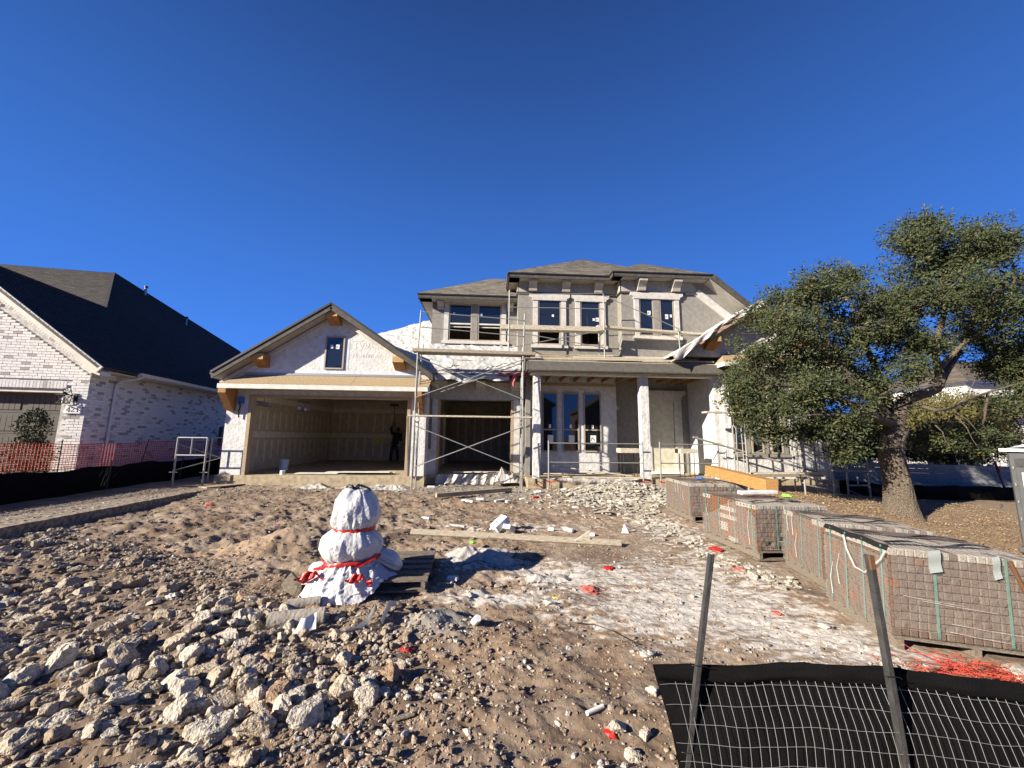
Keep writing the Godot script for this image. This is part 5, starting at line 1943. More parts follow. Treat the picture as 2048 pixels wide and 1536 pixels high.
func background_trees() -> void:
	for q: Array in [
		[19.0, -15.0, 3.6, 2.0, "loose olive green oak behind the board fence beside the toilet"],
		[24.0, -19.0, 4.6, 2.4, "broad olive oak standing before the far pale house"],
		[15.5, -16.0, 3.2, 1.5, "small bushy oak behind the board fence near the live oak trunk"]]:
		var at := Vector3(q[0], ground_height(q[0], q[1]) - 0.1, q[1])
		var t := thing("background_oak", q[4], "tree", at, 0.0, "oaks beyond the board fence")
		var tall: float = q[2]
		var wide: float = q[3]
		limb(t, [Vector3.ZERO, Vector3(0.1, tall * 0.3, 0.05), Vector3(-0.1, tall * 0.6, 0)], 0.16, 0.06, "trunk")
		var where := []
		for i in int(900 * wide):
			var d := Vector3(rng.randfn(), rng.randfn(), rng.randfn()).normalized() * pow(rng.randf(), 0.4)
			var p := Vector3(d.x * wide, tall * 0.62 + d.y * tall * 0.4, d.z * wide)
			if noise2.get_noise_3d(p.x * 28.0 + q[0] * 40.0, p.y * 36.0, p.z * 28.0) < -0.1:
				continue
			for k in 3:
				where.append(Transform3D(Basis(Vector3(rng.randfn(), rng.randfn(), rng.randfn()).normalized(), rng.randf() * TAU) * Basis.from_scale(Vector3.ONE * 1.7), p + Vector3(rng.randfn(), rng.randfn(), rng.randfn()) * 0.14))
		var crown := Node3D.new()
		crown.name = "crown"
		t.add_child(crown)
		scatter(crown, "leaves", [leaf_mesh(0.07, 31, 7, 0.07), leaf_mesh(0.065, 32, 7, 0.09)], where, func(_p: Vector3) -> Color: return Color(0.075, 0.072, 0.024).lerp(Color(0.13, 0.112, 0.04), rng.randf()))


# ---------------------------------------------------------------- scaffolds
func frame_part(t: Node3D, x: float, z: float, y: float, tall: float, deep := 0.75, pale := false) -> void:  # an end frame: two posts, ladder rungs, top bar
	var f := Node3D.new()
	f.name = "end_frame"
	t.add_child(f, true)
	var m: Material = M.scaffold_pale if pale else M.scaffold
	for k in 2:
		var p := MB.new()
		p.tube(Vector3(x, y, z - k * deep), Vector3(x, y + tall, z - k * deep), 0.022, 10)
		part(f, "post", p, m)
	var b := MB.new()
	b.path(PackedVector3Array([Vector3(x, y + tall - 0.1, z), Vector3(x, y + tall - 0.06, z - 0.08), Vector3(x, y + tall - 0.06, z - deep + 0.08), Vector3(x, y + tall - 0.1, z - deep)]), 0.02, 8)
	part(f, "top_bar", b, m)
	b = MB.new()
	b.path(PackedVector3Array([Vector3(x, y + 0.3, z), Vector3(x, y + 0.36, z - 0.12), Vector3(x, y + tall - 0.4, z - 0.16), Vector3(x, y + tall - 0.3, z - 0.02)]), 0.015, 8)
	b.path(PackedVector3Array([Vector3(x, y + 0.3, z - deep), Vector3(x, y + 0.36, z - deep + 0.12), Vector3(x, y + tall - 0.4, z - deep + 0.16), Vector3(x, y + tall - 0.3, z - deep + 0.02)]), 0.015, 8)
	part(f, "brace_loop", b, m)
	for i in 4:
		for k in 2:
			var r := MB.new()
			var zz := z - k * (deep - 0.14)
			r.tube(Vector3(x, y + 0.45 + i * 0.32, zz), Vector3(x, y + 0.45 + i * 0.32, zz - 0.14), 0.012, 6)
			part(f, "rung", r, m)


func pole(t: Node3D, called: String, a: Vector3, b: Vector3, r := 0.014, m: Material = null) -> void:
	var p := MB.new()
	p.tube(a, b, r, 8)
	part(t, called, p, m if m else M.scaffold)


func board(called: String, label: String, a: Vector3, b: Vector3, w: float, h: float, m: Material, category := "plank", group := "", up := Vector3.UP) -> MeshInstance3D:
	var mb := MB.new()
	var d := (b - a).normalized()
	var side := d.cross(up).normalized()
	mb.chamfer(Vector3.ZERO, Vector3(a.distance_to(b), h, w), 0.004)
	var o := solo(called, mb, m, label, category, group)
	o.transform = Transform3D(Basis(d, side.cross(d), side), (a + b) / 2)
	return o


func scaffolds() -> void:
	# tall tower before the small garage
	var t := thing("scaffold_tower", "tall two level tube scaffold standing before the small garage opening", "scaffold")
	var zf := -11.15
	for x: float in [-2.2, 0.93]:
		frame_part(t, x, zf, ground_height(x, zf) - 0.02, 2.1 - ground_height(x, zf), 0.6)
		frame_part(t, x, zf, 2.12, 1.95, 0.6)
		for k in 2:
			pole(t, "guard_post", Vector3(x, 4.07, zf - k * 0.6), Vector3(x + 0.04, 5.35 - k * 0.9, zf - k * 0.6), 0.02)
	for y: float in [0.72, 2.72]:
		pole(t, "cross_brace", Vector3(-2.18, y, zf + 0.03), Vector3(0.91, y + 1.18, zf + 0.03))
		pole(t, "cross_brace", Vector3(-2.18, y + 1.18, zf + 0.045), Vector3(0.91, y, zf + 0.045))
		pole(t, "cross_brace", Vector3(-2.18, y, zf - 0.57), Vector3(0.91, y + 1.18, zf - 0.57))
	pole(t, "guard_rail", Vector3(-2.17, 5.3, zf + 0.03), Vector3(0.98, 5.12, zf + 0.03))
	pole(t, "guard_rail", Vector3(-2.17, 4.83, zf + 0.03), Vector3(0.98, 4.62, zf + 0.03))
	var g := "planks laid on the tall scaffold tower"
	board("scaffold_plank", "long plank on the lower level of the tall scaffold tower", Vector3(-2.38, 2.19, zf - 0.1), Vector3(1.25, 2.19, zf - 0.1), 0.24, 0.045, M.plank_pale, "plank", g)
	board("scaffold_plank", "long plank on the upper level of the tall scaffold tower", Vector3(-2.35, 4.13, zf - 0.08), Vector3(1.3, 4.1, zf - 0.08), 0.26, 0.1, M.plank, "plank", g)
	board("scaffold_plank", "rear plank on the upper level of the tall scaffold tower", Vector3(-2.3, 4.13, zf - 0.42), Vector3(1.2, 4.12, zf - 0.42), 0.24, 0.05, M.plank, "plank", g)
	board("timber_stud", "upright wood stud leaning on the lower scaffold plank beside the garage pier", Vector3(-2.46, 0.42, zf - 0.65), Vector3(-2.4, 2.17, zf + 0.02), 0.09, 0.04, M.lumber, "stud", "", Vector3.RIGHT)
	# scaffold on the porch roof
	t = thing("roof_scaffold", "tube scaffold standing on the porch roof before the upper windows", "scaffold")
	var zr := -11.75
	var yb := 4.1
	for x: float in [0.52, 3.6]:
		for k in 2:
			pole(t, "post", Vector3(x, yb + k * 0.2, zr - k * 0.6), Vector3(x, 6.32 - k * 1.0, zr - k * 0.6), 0.022)
		pole(t, "ledger", Vector3(x, 5.02, zr + 0.02), Vector3(x, 5.02, zr - 0.62), 0.02)
		pole(t, "ledger", Vector3(x, 4.62, zr + 0.02), Vector3(x, 4.62, zr - 0.62), 0.016)
	pole(t, "guard_rail", Vector3(0.54, 6.18, zr + 0.02), Vector3(3.58, 6.3, zr + 0.02))
	pole(t, "guard_rail", Vector3(0.54, 5.74, zr + 0.02), Vector3(3.58, 5.78, zr + 0.02))
	pole(t, "cross_brace", Vector3(0.52, 4.95, zr + 0.03), Vector3(3.58, 4.48, zr + 0.03))
	pole(t, "cross_brace", Vector3(0.52, 4.4, zr + 0.045), Vector3(3.58, 5.06, zr + 0.045))
	pole(t, "cross_brace", Vector3(3.58, 6.24, zr + 0.03), Vector3(6.1, 5.16, zr + 0.03))
	pole(t, "post", Vector3(6.15, 4.12, zr - 0.1), Vector3(6.12, 5.2, zr - 0.1), 0.02)
	g = "planks laid on the porch roof scaffold"
	board("scaffold_plank", "wide plank before the two middle upper windows", Vector3(0.26, 5.1, zr - 0.12), Vector3(3.6, 5.1, zr - 0.12), 0.26, 0.15, M.plank_pale, "plank", g)
	board("scaffold_plank", "thin plank running past the paired upper windows", Vector3(3.4, 5.23, zr - 0.2), Vector3(7.0, 5.08, zr - 0.25), 0.24, 0.07, M.plank_pale, "plank", g)
	# boards lying on the porch roof
	var slope := 0.57 / 1.62
	for q: Array in [[1.6, 4.6, -11.5, 0.2], [2.6, 6.6, -11.75, 0.22], [1.5, 3.9, -12.0, 0.22], [3.2, 6.9, -11.35, 0.14], [3.0, 4.0, -12.15, 0.3], [1.3, 6.2, -11.28, 0.1], [4.4, 6.9, -12.1, 0.2]]:
		var y: float = 3.93 + (-11.18 - q[2]) * slope + 0.02
		board("loose_board", "weathered loose board lying flat on the porch roof", Vector3(q[0], y, q[2]), Vector3(q[1], y + 0.01, q[2] + 0.04), q[3], 0.03, M.plank_pale if rng.randf() < 0.6 else M.lumber, "board", "loose boards on the porch roof", Vector3(0, 0.94, 0.33))
	# low frames at the porch edge
	for q: Array in [[1.72, 4.55, "low tube frame at the porch edge before the three windows"], [5.08, 6.88, "low tube frame at the porch edge before the front door"]]:
		t = thing("porch_frame", q[2], "scaffold frame", Vector3.ZERO, 0.0, "low frames along the porch edge")
		for x: float in [q[0], q[1]]:
			pole(t, "post", Vector3(x, ground_height(x, -11.32), -11.3), Vector3(x, 1.52, -11.3), 0.024)
		for y: float in [1.45, 0.89]:
			pole(t, "rail", Vector3(q[0], y, -11.3), Vector3(q[1], y, -11.3), 0.017)
		for x: float in [q[0], q[1]]:
			var r := MB.new()
			r.path(PackedVector3Array([Vector3(x - 0.05, 0.36, -11.26), Vector3(x + 0.08, 0.33, -11.22), Vector3(x + 0.25, 0.37, -11.25)]), 0.022, 5, 0.005)
			part(t, "red_tie", r, M.red_tape)
	# scaffold along the right wing
	t = thing("wing_scaffold", "tube scaffold with crossed braces along the wrapped right wing", "scaffold")
	for x: float in [7.25, 9.75]:
		var b := ground_height(x, -10.8)
		frame_part(t, x, -10.55, b, 2.35 - b, 0.55, true)
	frame_part(t, 9.06, -10.75, ground_height(9.06, -10.8), 1.75, 0.35, true)
	pole(t, "cross_brace", Vector3(7.19, 1.15, -10.5), Vector3(9.72, 2.1, -10.5))
	pole(t, "cross_brace", Vector3(7.3, 1.9, -10.48), Vector3(9.75, 1.01, -10.48))
	pole(t, "long_pole", Vector3(5.91, 1.67, -10.9), Vector3(9.68, 0.67, -10.9), 0.03, M.scaffold_pale)
	pole(t, "ledger", Vector3(9.06, 0.35, -10.75), Vector3(9.8, 0.22, -10.6), 0.018)
	g = "planks laid on the right wing scaffold"
	board("scaffold_plank", "low pale plank before the right wing wall", Vector3(7.4, 0.66, -10.75), Vector3(9.85, 0.68, -10.75), 0.24, 0.05, M.plank_pale, "plank", g)
	board("scaffold_plank", "low grey plank beneath the pale one before the wing wall", Vector3(7.5, 0.6, -10.7), Vector3(9.6, 0.61, -10.8), 0.24, 0.05, M.plank, "plank", g)
	board("scaffold_plank", "high plank on the right wing scaffold behind the oak leaves", Vector3(6.25, 2.4, -10.85), Vector3(9.9, 2.42, -10.85), 0.26, 0.05, M.plank_pale, "plank", g)
	# small frame beside the oak trunk
	t = thing("end_frame_scaffold", "pale ladder frame scaffold beside the oak trunk with one tall post", "scaffold")
	var y0 := ground_height(10.7, -10.9) - 0.02
	pole(t, "post", Vector3(10.6, y0, -11.0), Vector3(10.64, 2.6, -11.0), 0.026, M.scaffold_pale)
	pole(t, "post", Vector3(10.8, 1.4, -11.25), Vector3(10.8, 2.6, -11.25), 0.02, M.scaffold_pale)
	pole(t, "post", Vector3(11.28, y0, -11.0), Vector3(11.28, 1.15, -11.0), 0.026, M.scaffold_pale)
	pole(t, "ledger", Vector3(10.2, 0.74, -11.0), Vector3(11.38, 0.72, -11.0), 0.03, M.scaffold_pale)
	pole(t, "ledger", Vector3(10.6, 0.31, -11.0), Vector3(11.28, 0.31, -11.0), 0.024, M.scaffold_pale)
	pole(t, "strut", Vector3(10.93, 0.31, -11.0), Vector3(10.93, 0.56, -11.0), 0.02, M.scaffold_pale)
	pole(t, "strut", Vector3(10.6, 0.18, -11.0), Vector3(11.28, -0.1, -11.0), 0.012, M.scaffold_pale)
	# low frame by the big garage
	t = thing("short_frame_scaffold", "short grey tube frame standing beside the big garage pier", "scaffold")
	var fl := on_ground(357, 968)
	var a := Vector3(-9.0, 0, -11.6)
	var b := Vector3(-8.18, 0, -11.6)
	for p: Vector3 in [a, b]:
		var g0 := ground_height(p.x, p.z)
		pole(t, "post", Vector3(p.x, g0 - 0.02, p.z), Vector3(p.x, 1.48, p.z), 0.024)
		pole(t, "post", Vector3(p.x + 0.25, g0 - 0.02, p.z - 1.0), Vector3(p.x + 0.25, 1.48, p.z - 1.0), 0.022)
	pole(t, "ledger", Vector3(a.x, 1.48, a.z), Vector3(b.x, 1.48, b.z), 0.022)
	pole(t, "ledger", Vector3(a.x, 0.98, a.z), Vector3(b.x, 0.98, b.z), 0.022)
	pole(t, "strut", Vector3(-8.6, 0.98, a.z), Vector3(-8.6, 1.48, a.z), 0.018)
	pole(t, "ledger", Vector3(a.x + 0.25, 1.48, a.z - 1.0), Vector3(b.x + 0.3, 1.48, b.z - 1.0), 0.02)
	pole(t, "cross_brace", Vector3(a.x, 0.55, a.z), Vector3(b.x + 0.25, 1.0, b.z - 1.0), 0.012)
	pole(t, "cross_brace", Vector3(a.x, 1.3, a.z), Vector3(b.x + 0.25, 0.7, b.z - 1.0), 0.012)
	for p: Vector3 in [a, b]:
		pole(t, "foot_bar", Vector3(p.x - 0.12, 0.5, p.z), Vector3(p.x + 0.1, 0.5, p.z), 0.012)
	# boards stored on mortar stands in the porch
	for q: Array in [[4.1, 4.75, "board on a steel mortar stand beside the middle porch post"], [6.05, 6.6, "board on a steel mortar stand before the front door trim"]]:
		t = thing("mortar_stand", q[2], "stand", Vector3.ZERO, 0.0, "mortar stands on the porch")
		var top := MB.new()
		top.span(Vector3(q[0], 1.16, -12.35), Vector3(q[1], 1.3, -11.95))
		part(t, "mortar_board", top, M.plank_pale)
		for x: float in [q[0] + 0.12, q[1] - 0.1]:
			for z: float in [-12.3, -12.0]:
				pole(t, "leg", Vector3(x, 0.4, z), Vector3(x, 1.16, z), 0.014, M.black_iron)
		pole(t, "stretcher", Vector3(q[0] + 0.12, 0.85, -12.0), Vector3(q[1] - 0.1, 0.85, -12.0), 0.012, M.black_iron)
	for q: Array in [[2.0, 4.4, 0.72, 0.46, -12.2], [1.6, 4.2, 0.44, 0.5, -12.6], [2.2, 4.7, 0.43, 0.44, -11.75]]:
		board("loose_board", "pale board lying on the porch floor below the three windows", Vector3(q[0], q[2] if q[2] < 0.6 else 0.72, q[4]), Vector3(q[1], q[3], q[4] + 0.3), 0.1, 0.03, M.plank_pale, "board", "loose boards on the porch floor")


func holed_brick() -> ArrayMesh:  # lies on its edge: the pierced bed face looks along -x, the length runs along z
	var mb := MB.new()
	var hx := 0.0275
	var hy := 0.0275
	var hz := 0.097
	mb.quad(Vector3(hx, -hy, hz), Vector3(hx, -hy, -hz), Vector3(hx, hy, -hz), Vector3(hx, hy, hz))
	mb.quad(Vector3(-hx, hy, hz), Vector3(hx, hy, hz), Vector3(hx, hy, -hz), Vector3(-hx, hy, -hz))
	mb.quad(Vector3(-hx, -hy, -hz), Vector3(hx, -hy, -hz), Vector3(hx, -hy, hz), Vector3(-hx, -hy, hz))
	mb.quad(Vector3(-hx, -hy, hz), Vector3(hx, -hy, hz), Vector3(hx, hy, hz), Vector3(-hx, hy, hz))
	mb.quad(Vector3(hx, -hy, -hz), Vector3(-hx, -hy, -hz), Vector3(-hx, hy, -hz), Vector3(hx, hy, -hz))
	for k in 3:
		var z0 := -hz + k * hz * 2 / 3
		var c := Vector3(-hx, 0, z0 + hz / 3)
		var n := 12
		for i in n:
			var a := TAU * i / n
			var b := TAU * (i + 1) / n
			var pa := c + Vector3(0, cos(a), sin(a)) * 0.0145
			var pb := c + Vector3(0, cos(b), sin(b)) * 0.0145
			var ea := c + _edge(Vector2(cos(a), sin(a)), hy, hz / 3)
			var eb := c + _edge(Vector2(cos(b), sin(b)), hy, hz / 3)
			mb._face([pa, ea, eb, pb], Vector3.LEFT)
			if absf(ea.y - eb.y) > 1e-5 and absf(ea.z - eb.z) > 1e-5:
				var q := c + Vector3(0, signf(cos(a + 0.26)) * hy, signf(sin(a + 0.26)) * hz / 3)
				mb._face([ea, q, eb], Vector3.LEFT)
			var deep := Vector3(0.045, 0, 0)
			mb._face([pa, pb, pb + deep, pa + deep], c - (pa + pb) / 2)
			mb._face([c + deep, pa + deep, pb + deep], Vector3.LEFT)
	return mb.mesh()


func _edge(d: Vector2, hy: float, hz: float) -> Vector3:
	var k := minf(hy / maxf(absf(d.x), 1e-6), hz / maxf(absf(d.y), 1e-6))
	return Vector3(0, d.x * k, d.y * k)


func make_pallet(t: Node3D, wide: float, deep: float, m: Material) -> void:  # origin at the front left corner
	for i in 3:
		var s := MB.new()
		var x := lerpf(0.02, wide - 0.06, i / 2.0)
		s.span(Vector3(x, 0.018, -deep), Vector3(x + 0.045, 0.1, 0.0))
		part(t, "stringer", s, m)
	for i in 6:
		var b := MB.new()
		var z := -i * (deep - 0.1) / 5.0
		b.span(Vector3(-0.005, 0.1, z - 0.1), Vector3(wide + 0.005, 0.12, z - 0.002 + 0.004))
		part(t, "deck_board", b, m)
	for i in 3:
		var b := MB.new()
		var z := -i * (deep - 0.1) / 2.0
		b.span(Vector3(-0.004, 0.0, z - 0.1), Vector3(wide + 0.004, 0.018, z))
		part(t, "bottom_board", b, m)


func brick_stacks() -> void:
	var holed := holed_brick()
	var plain := BoxMesh.new()
	plain.size = Vector3(0.054, 0.054, 0.192)
	var mb := MB.new()
	mb.chamfer(Vector3.ZERO, Vector3(0.054, 0.054, 0.192), 0.005)
	var solid := mb.mesh()
	for q: Array in [
		[Vector3(3.17, 0, -3.04), -12.7, -3.0, 18, 4, 11, "near", "brick stack with white labels and film standing by the silt fence"],
		[Vector3(3.66, 0, -4.2), -12.0, -3.0, 18, 4, 10, "third", "banded brick stack with dusty top beside the near labelled one"],
		[Vector3(3.62, 0, -5.18), 3.0, -1.0, 18, 6, 10, "second", "brick stack with torn film and whitened orange bricks before the oak trunk"],
		[Vector3(3.9, 0, -7.4), -3.0, -0.5, 18, 6, 10, "far", "brick stack under the end of the big orange beam next to the porch"]]:
		var at: Vector3 = q[0]
		at.y = ground_height(at.x + 0.5, at.z - 0.4) + 0.0
		var nx: int = q[3]
		var nz: int = q[4]
		var ny: int = q[5]
		var near: bool = q[6] == "near"
		var turn := Basis(Vector3.UP, deg_to_rad(q[1])) * Basis(Vector3.BACK, deg_to_rad(q[2]))
		var wide := nx * 0.0595
		var deep := nz * 0.2
		var p := thing("timber_pallet", ["weathered pallet under the labelled brick stack by the silt fence", "weathered pallet under the banded dusty brick stack", "weathered pallet under the brick stack with torn film", "weathered pallet under the brick stack next to the porch"][["near", "third", "second", "far"].find(q[6])], "pallet", at, 0.0, "pallets carrying bricks")
		p.transform = Transform3D(turn, at)
		make_pallet(p, wide + 0.02, deep + 0.02, M.weathered)
		var t := thing("brick_stack", q[7], "bricks", at, 0.0, "brick stacks on pallets")
		t.transform = Transform3D(turn, at + turn * Vector3(0, 0.122, 0))
		var rest := MB.new()
		for y in ny:
			for x in nx:
				for z in nz:
					var shell := x == 0 or z == 0 or (y == ny - 1 and z < 3)
					var behind := x == nx - 1 or z == nz - 1 or y == ny - 1
					if not shell and not behind and not (y < 3):
						continue
					if q[6] == "second" and z == 0 and ((y == 2 and (x == 5 or x == 6)) or (y == 1 and (x == 2 or x == 3))):
						continue
					var c := Vector3(0.03 + x * 0.0595 + rng.randf_range(-0.001, 0.001), 0.03 + y * 0.0595, -0.1 - z * 0.2 + rng.randf_range(-0.007, 0.005))
					if not shell:
						rest.box(c, plain.size)
						continue
					var m: Material = [M.brick_red, M.brick_brown, M.brick_brown, M.brick_grey][rng.randi() % 4]
					if x > 0:
						m = [M.brick_grey, M.brick_grey, M.brick_brown, M.brick_pale][rng.randi() % 4] if rng.randf() < 0.98 else M.brick_red
					if y == ny - 1 and rng.randf() < 0.72:
						m = M.brick_dusty
					if q[6] == "second" and x == 0 and z > 1 and z < 4:
						m = [M.brick_dusty, M.brick_red, M.brick_red][rng.randi() % 3]
					var o := part(t, "brick", holed if x == 0 else solid, m)
					o.transform = Transform3D(Basis(Vector3.UP, rng.randfn(0.0, 0.012)) * Basis(Vector3.BACK, rng.randfn(0.0, 0.015)), c)
		part(t, "bricks", rest, M.brick_brown).set_meta("kind", "stuff")
		var top := ny * 0.0595
		# straps over the left face and across the top
		for k in (4 if near else nz / 2 + 1):
			var z := -0.08 - k * (deep - 0.16) / (3.0 if near else nz / 2.0)
			var s := MB.new()
			s.span(Vector3(-0.006, 0.0, z - 0.007), Vector3(-0.003, top + 0.004, z + 0.007))
			part(t, "strap", s, M.strap)
		for x: float in [wide * 0.28, wide * 0.72]:
			var s := MB.new()
			s.span(Vector3(x - 0.009, 0.02, 0.003), Vector3(x + 0.009, top, 0.006))
			part(t, "strap", s, M.strap)
		# stretch film
		var seed_off := at.x * 100.0
		var f := MB.new()
		f.grid(40, 24, func(u: float, v: float) -> Vector3:
			return Vector3(u * wide, 0.06 + v * (top - 0.05), 0.015 + 0.007 * noise.get_noise_2d(u * 120.0 + seed_off, v * 300.0) + 0.008 * pow(absf(sin(u * 9.0 + v * 14.0)), 8.0)))
		part(t, "film", f, M.film)
		f = MB.new()
		f.grid(40, 24, func(u: float, v: float) -> Vector3:
			return Vector3(-0.016 - 0.007 * noise.get_noise_2d(u * 120.0 + seed_off, v * 300.0), v * (top - (0.08 if near else 0.02)) * (0.75 + 0.25 * sin(u * 5.0) if q[6] == "second" else 1.0), -u * deep), true)
		part(t, "film", f, M.film)
		for k in 7:  # rucked folds and torn strands
			var s := MB.new()
			var z := -rng.randf() * deep
			var y := rng.randf() * top * 0.6
			var l := rng.randf_range(0.15, 0.5)
			if k % 2:
				s.path(PackedVector3Array([Vector3(-0.026, y, z), Vector3(-0.03, y + l * 0.5, z - 0.02), Vector3(-0.026, minf(y + l, top), z + 0.015)]), 0.004, 4, 0.002)
			else:
				var x := rng.randf() * wide * 0.6
				s.path(PackedVector3Array([Vector3(x, y, 0.022), Vector3(x + l * 0.5, y - 0.012, 0.026), Vector3(minf(x + l * 1.4, wide), y - 0.03, 0.022)]), 0.003, 4, 0.0015)
			part(t, "film_fold", s, M.film_fold)
		f = MB.new()
		f.grid(30, 12, func(u: float, v: float) -> Vector3:
			return Vector3(0.02 + u * wide * 0.95, top + 0.012 + 0.02 * maxf(0.0, noise2.get_noise_2d(u * 160.0 + seed_off, v * 120.0)), -v * deep))
		part(t, "film", f, M.film)
		for k in 2:
			var s := MB.new()
			var z := -deep * (0.12 + 0.5 * k)
			s.grid(20, 3, func(u: float, v: float) -> Vector3:
				return Vector3(wide * (0.05 + 0.85 * u), top + 0.022 + 0.02 * sin(u * 9.0 + k) * sin(u * PI), z - 0.25 * u * deep * (1 - k) - v * 0.06), false)
			part(t, "cover_strip", s, M.black_plastic)
		if near:
			var lip := MB.new()
			lip.grid(24, 3, func(u: float, v: float) -> Vector3:
				return Vector3(-0.012 + 0.02 * v, top + 0.02 - 0.04 * (1.0 - v) - 0.006 * sin(u * 13.0), -0.01 - u * deep))
			part(t, "cover_strip", lip, M.black_plastic)
			for x: Array in [[0.24, 0.085], [0.66, 0.05]]:
				var l := MB.new()
				l.grid(4, 8, func(u: float, v: float) -> Vector3: return Vector3(x[0] + u * x[1] + 0.01 * v, top + 0.005 - v * 0.16 + 0.02 * u, 0.03 + 0.005 * sin(v * 7.0)))
				part(t, "paper_label", l, M.label_white, "crumpled white label taped over the film")
			var loop := MB.new()
			loop.path(PackedVector3Array([Vector3(-0.03, top - 0.03, 0.0), Vector3(-0.04, top - 0.1, -0.03), Vector3(-0.05, top - 0.26, -0.2), Vector3(-0.05, top - 0.25, -0.32), Vector3(-0.03, top - 0.13, -0.45), Vector3(-0.02, top - 0.02, -0.5)]), 0.008, 5)
			part(t, "torn_film", loop, M.film_fold)
	# the big beam
	var a := on_y(1462, 944, 0.97)
	var far := Vector3(4.92, 0.93, -8.45)
	var nearp := Vector3(4.62, 0.86, -6.15)
	board("timber_beam", "big orange timber beam resting across two brick stacks", far, nearp, 0.2, 0.2, M.beam_wood, "beam")
	board("gypsum_strip", "white channel strip lying on the brick stack with torn film", Vector3(3.9, 0.79, -5.9), Vector3(4.55, 0.79, -6.0), 0.1, 0.05, M.foam, "strip")
	for q: Array in [[Vector3(4.35, 0.79, -5.5), M.green_scrap, "green scrap of packaging on the torn film brick stack"], [Vector3(4.3, 0.8, -7.75), M.blue_scrap, "blue plastic scrap on the brick stack by the porch"]]:
		crumpled("packaging_scrap", q[2], q[0], 0.1, q[1], 3, 0.35)


func near_silt_fence() -> void:
	var t := thing("silt_fence", "black silt fabric on welded wire with leaning steel posts beside the near brick stack", "fence")
	var zl := func(x: float) -> float: return -1.645 + 0.135 * (x - 0.74)
	var surf := func(x: float, y: float) -> Vector3:
		var lean := 0.05 * sin(clampf(y / 0.64, 0, 1) * PI) + 0.02 * noise.get_noise_2d(x * 60.0, y * 40.0) - 0.03 * ss(0.5, 0.7, y)
		var sway := 0.03 * sin(x * 5.0 - 0.9) * ss(0.15, 0.6, y) + 0.06 * ss(1.7, 2.4, x) * ss(0.3, 0.62, y)
		return Vector3(x - sway + (0.05 * sin(y * 4.5) * exp(-(x - 0.7) * 6.0)), y * (1.0 - 0.03 * sin(x * 3.1) - 0.05 * ss(1.6, 3.0, x)), zl.call(x) + lean)
	var f := MB.new()
	f.grid(110, 30, func(u: float, v: float) -> Vector3:
		var p: Vector3 = surf.call(lerpf(0.7, 3.4, u), v * 0.7)
		p.y += ground_height(p.x, p.z) * (1.0 - v)
		return p + Vector3(0, 0.012 * noise2.get_noise_2d(u * 200.0, 3.0) * ss(0.9, 1.0, v), 0.006 * noise2.get_noise_2d(u * 700.0, v * 300.0)))
	part(t, "fabric", f, M.geotextile)
	f = MB.new()  # the hem doubled over the top wire
	f.grid(110, 8, func(u: float, v: float) -> Vector3:
		var p: Vector3 = surf.call(lerpf(0.7, 3.4, u), 0.7 - 0.06 * v)
		return p + Vector3(0, 0.012 * noise2.get_noise_2d(u * 200.0, 3.0) + 0.006, 0.02 + 0.014 * sin(v * PI) + 0.012 * noise.get_noise_2d(u * 260.0, v * 50.0)))
	part(t, "hem", f, M.geotextile)
	var x := 0.76
	while x < 3.2:
		var pts := PackedVector3Array()
		for k in 12:
			var y := 0.02 + 0.63 * k / 11.0
			pts.append(surf.call(x, y) + Vector3(0.005 * noise.get_noise_2d(x * 900.0, y * 40.0), 0, 0.028 + 0.006 * noise.get_noise_2d(x * 30.0, y * 60.0)))
		var w := MB.new()
		w.path(pts, 0.0008, 5)
		part(t, "wire", w, M.wire)
		x += 0.034
	for r in 11:
		var pts := PackedVector3Array()
		for k in 70:
			var xx := lerpf(0.7, 3.3, k / 69.0)
			pts.append(surf.call(xx, 0.06 + r * 0.058) + Vector3(0, 0.006 * noise.get_noise_2d(xx * 120.0, r * 70.0), 0.031))
		var w := MB.new()
		w.path(pts, 0.0007, 5)
		part(t, "wire", w, M.wire)
	for q: Array in [[1424, 1110, 1375, 1536, -1.6], [1742, 1112, 1815, 1536, -1.47], [2020, 1124, 2110, 1300, -1.6]]:
		var a := on_z(q[0], q[1], q[4])
		var b := on_z(q[2], q[3], q[4])
		var d := (a - b).normalized()
		var foot := b - d * ((b.y + 0.25) / d.y)
		var p := MB.new()
		p.beam(foot, a, 0.016, 0.005, Vector3(0, 0, 1))
		p.beam(foot + Vector3(0, 0, -0.014), a + Vector3(0, 0, -0.014), 0.005, 0.026, Vector3(0, 0, 1))
		p.beam(foot + Vector3(0.008, 0, -0.004), a + Vector3(0.008, 0, -0.004), 0.005, 0.012, Vector3(0, 0, 1))
		if q[0] > 2000:
			p = MB.new()
			p.tube(foot, a, 0.008, 8)
		var o := part(t, "steel_post", p, M.post_rust if q[0] > 2000 else M.post_steel)
		if q[0] < 2000:
			for k: float in [0.3, 0.48, 0.7]:
				var w := MB.new()
				var c := foot.lerp(a, k)
				w.path(PackedVector3Array([c + Vector3(-0.03, 0.0, 0.0), c + Vector3(-0.015, 0.005, 0.012), c + Vector3(0.02, 0.0, 0.012), c + Vector3(0.05, -0.02, -0.01)]), 0.0018, 4)
				part(o, "tie_wire", w, M.black_iron)
		if q[0] > 1700 and q[0] < 2000:
			var cap := MB.new()
			cap.beam(a - d * 0.05, a + d * 0.002, 0.018, 0.009, Vector3(0, 0, 1))
			part(o, "rusty_tip", cap, M.post_rust)


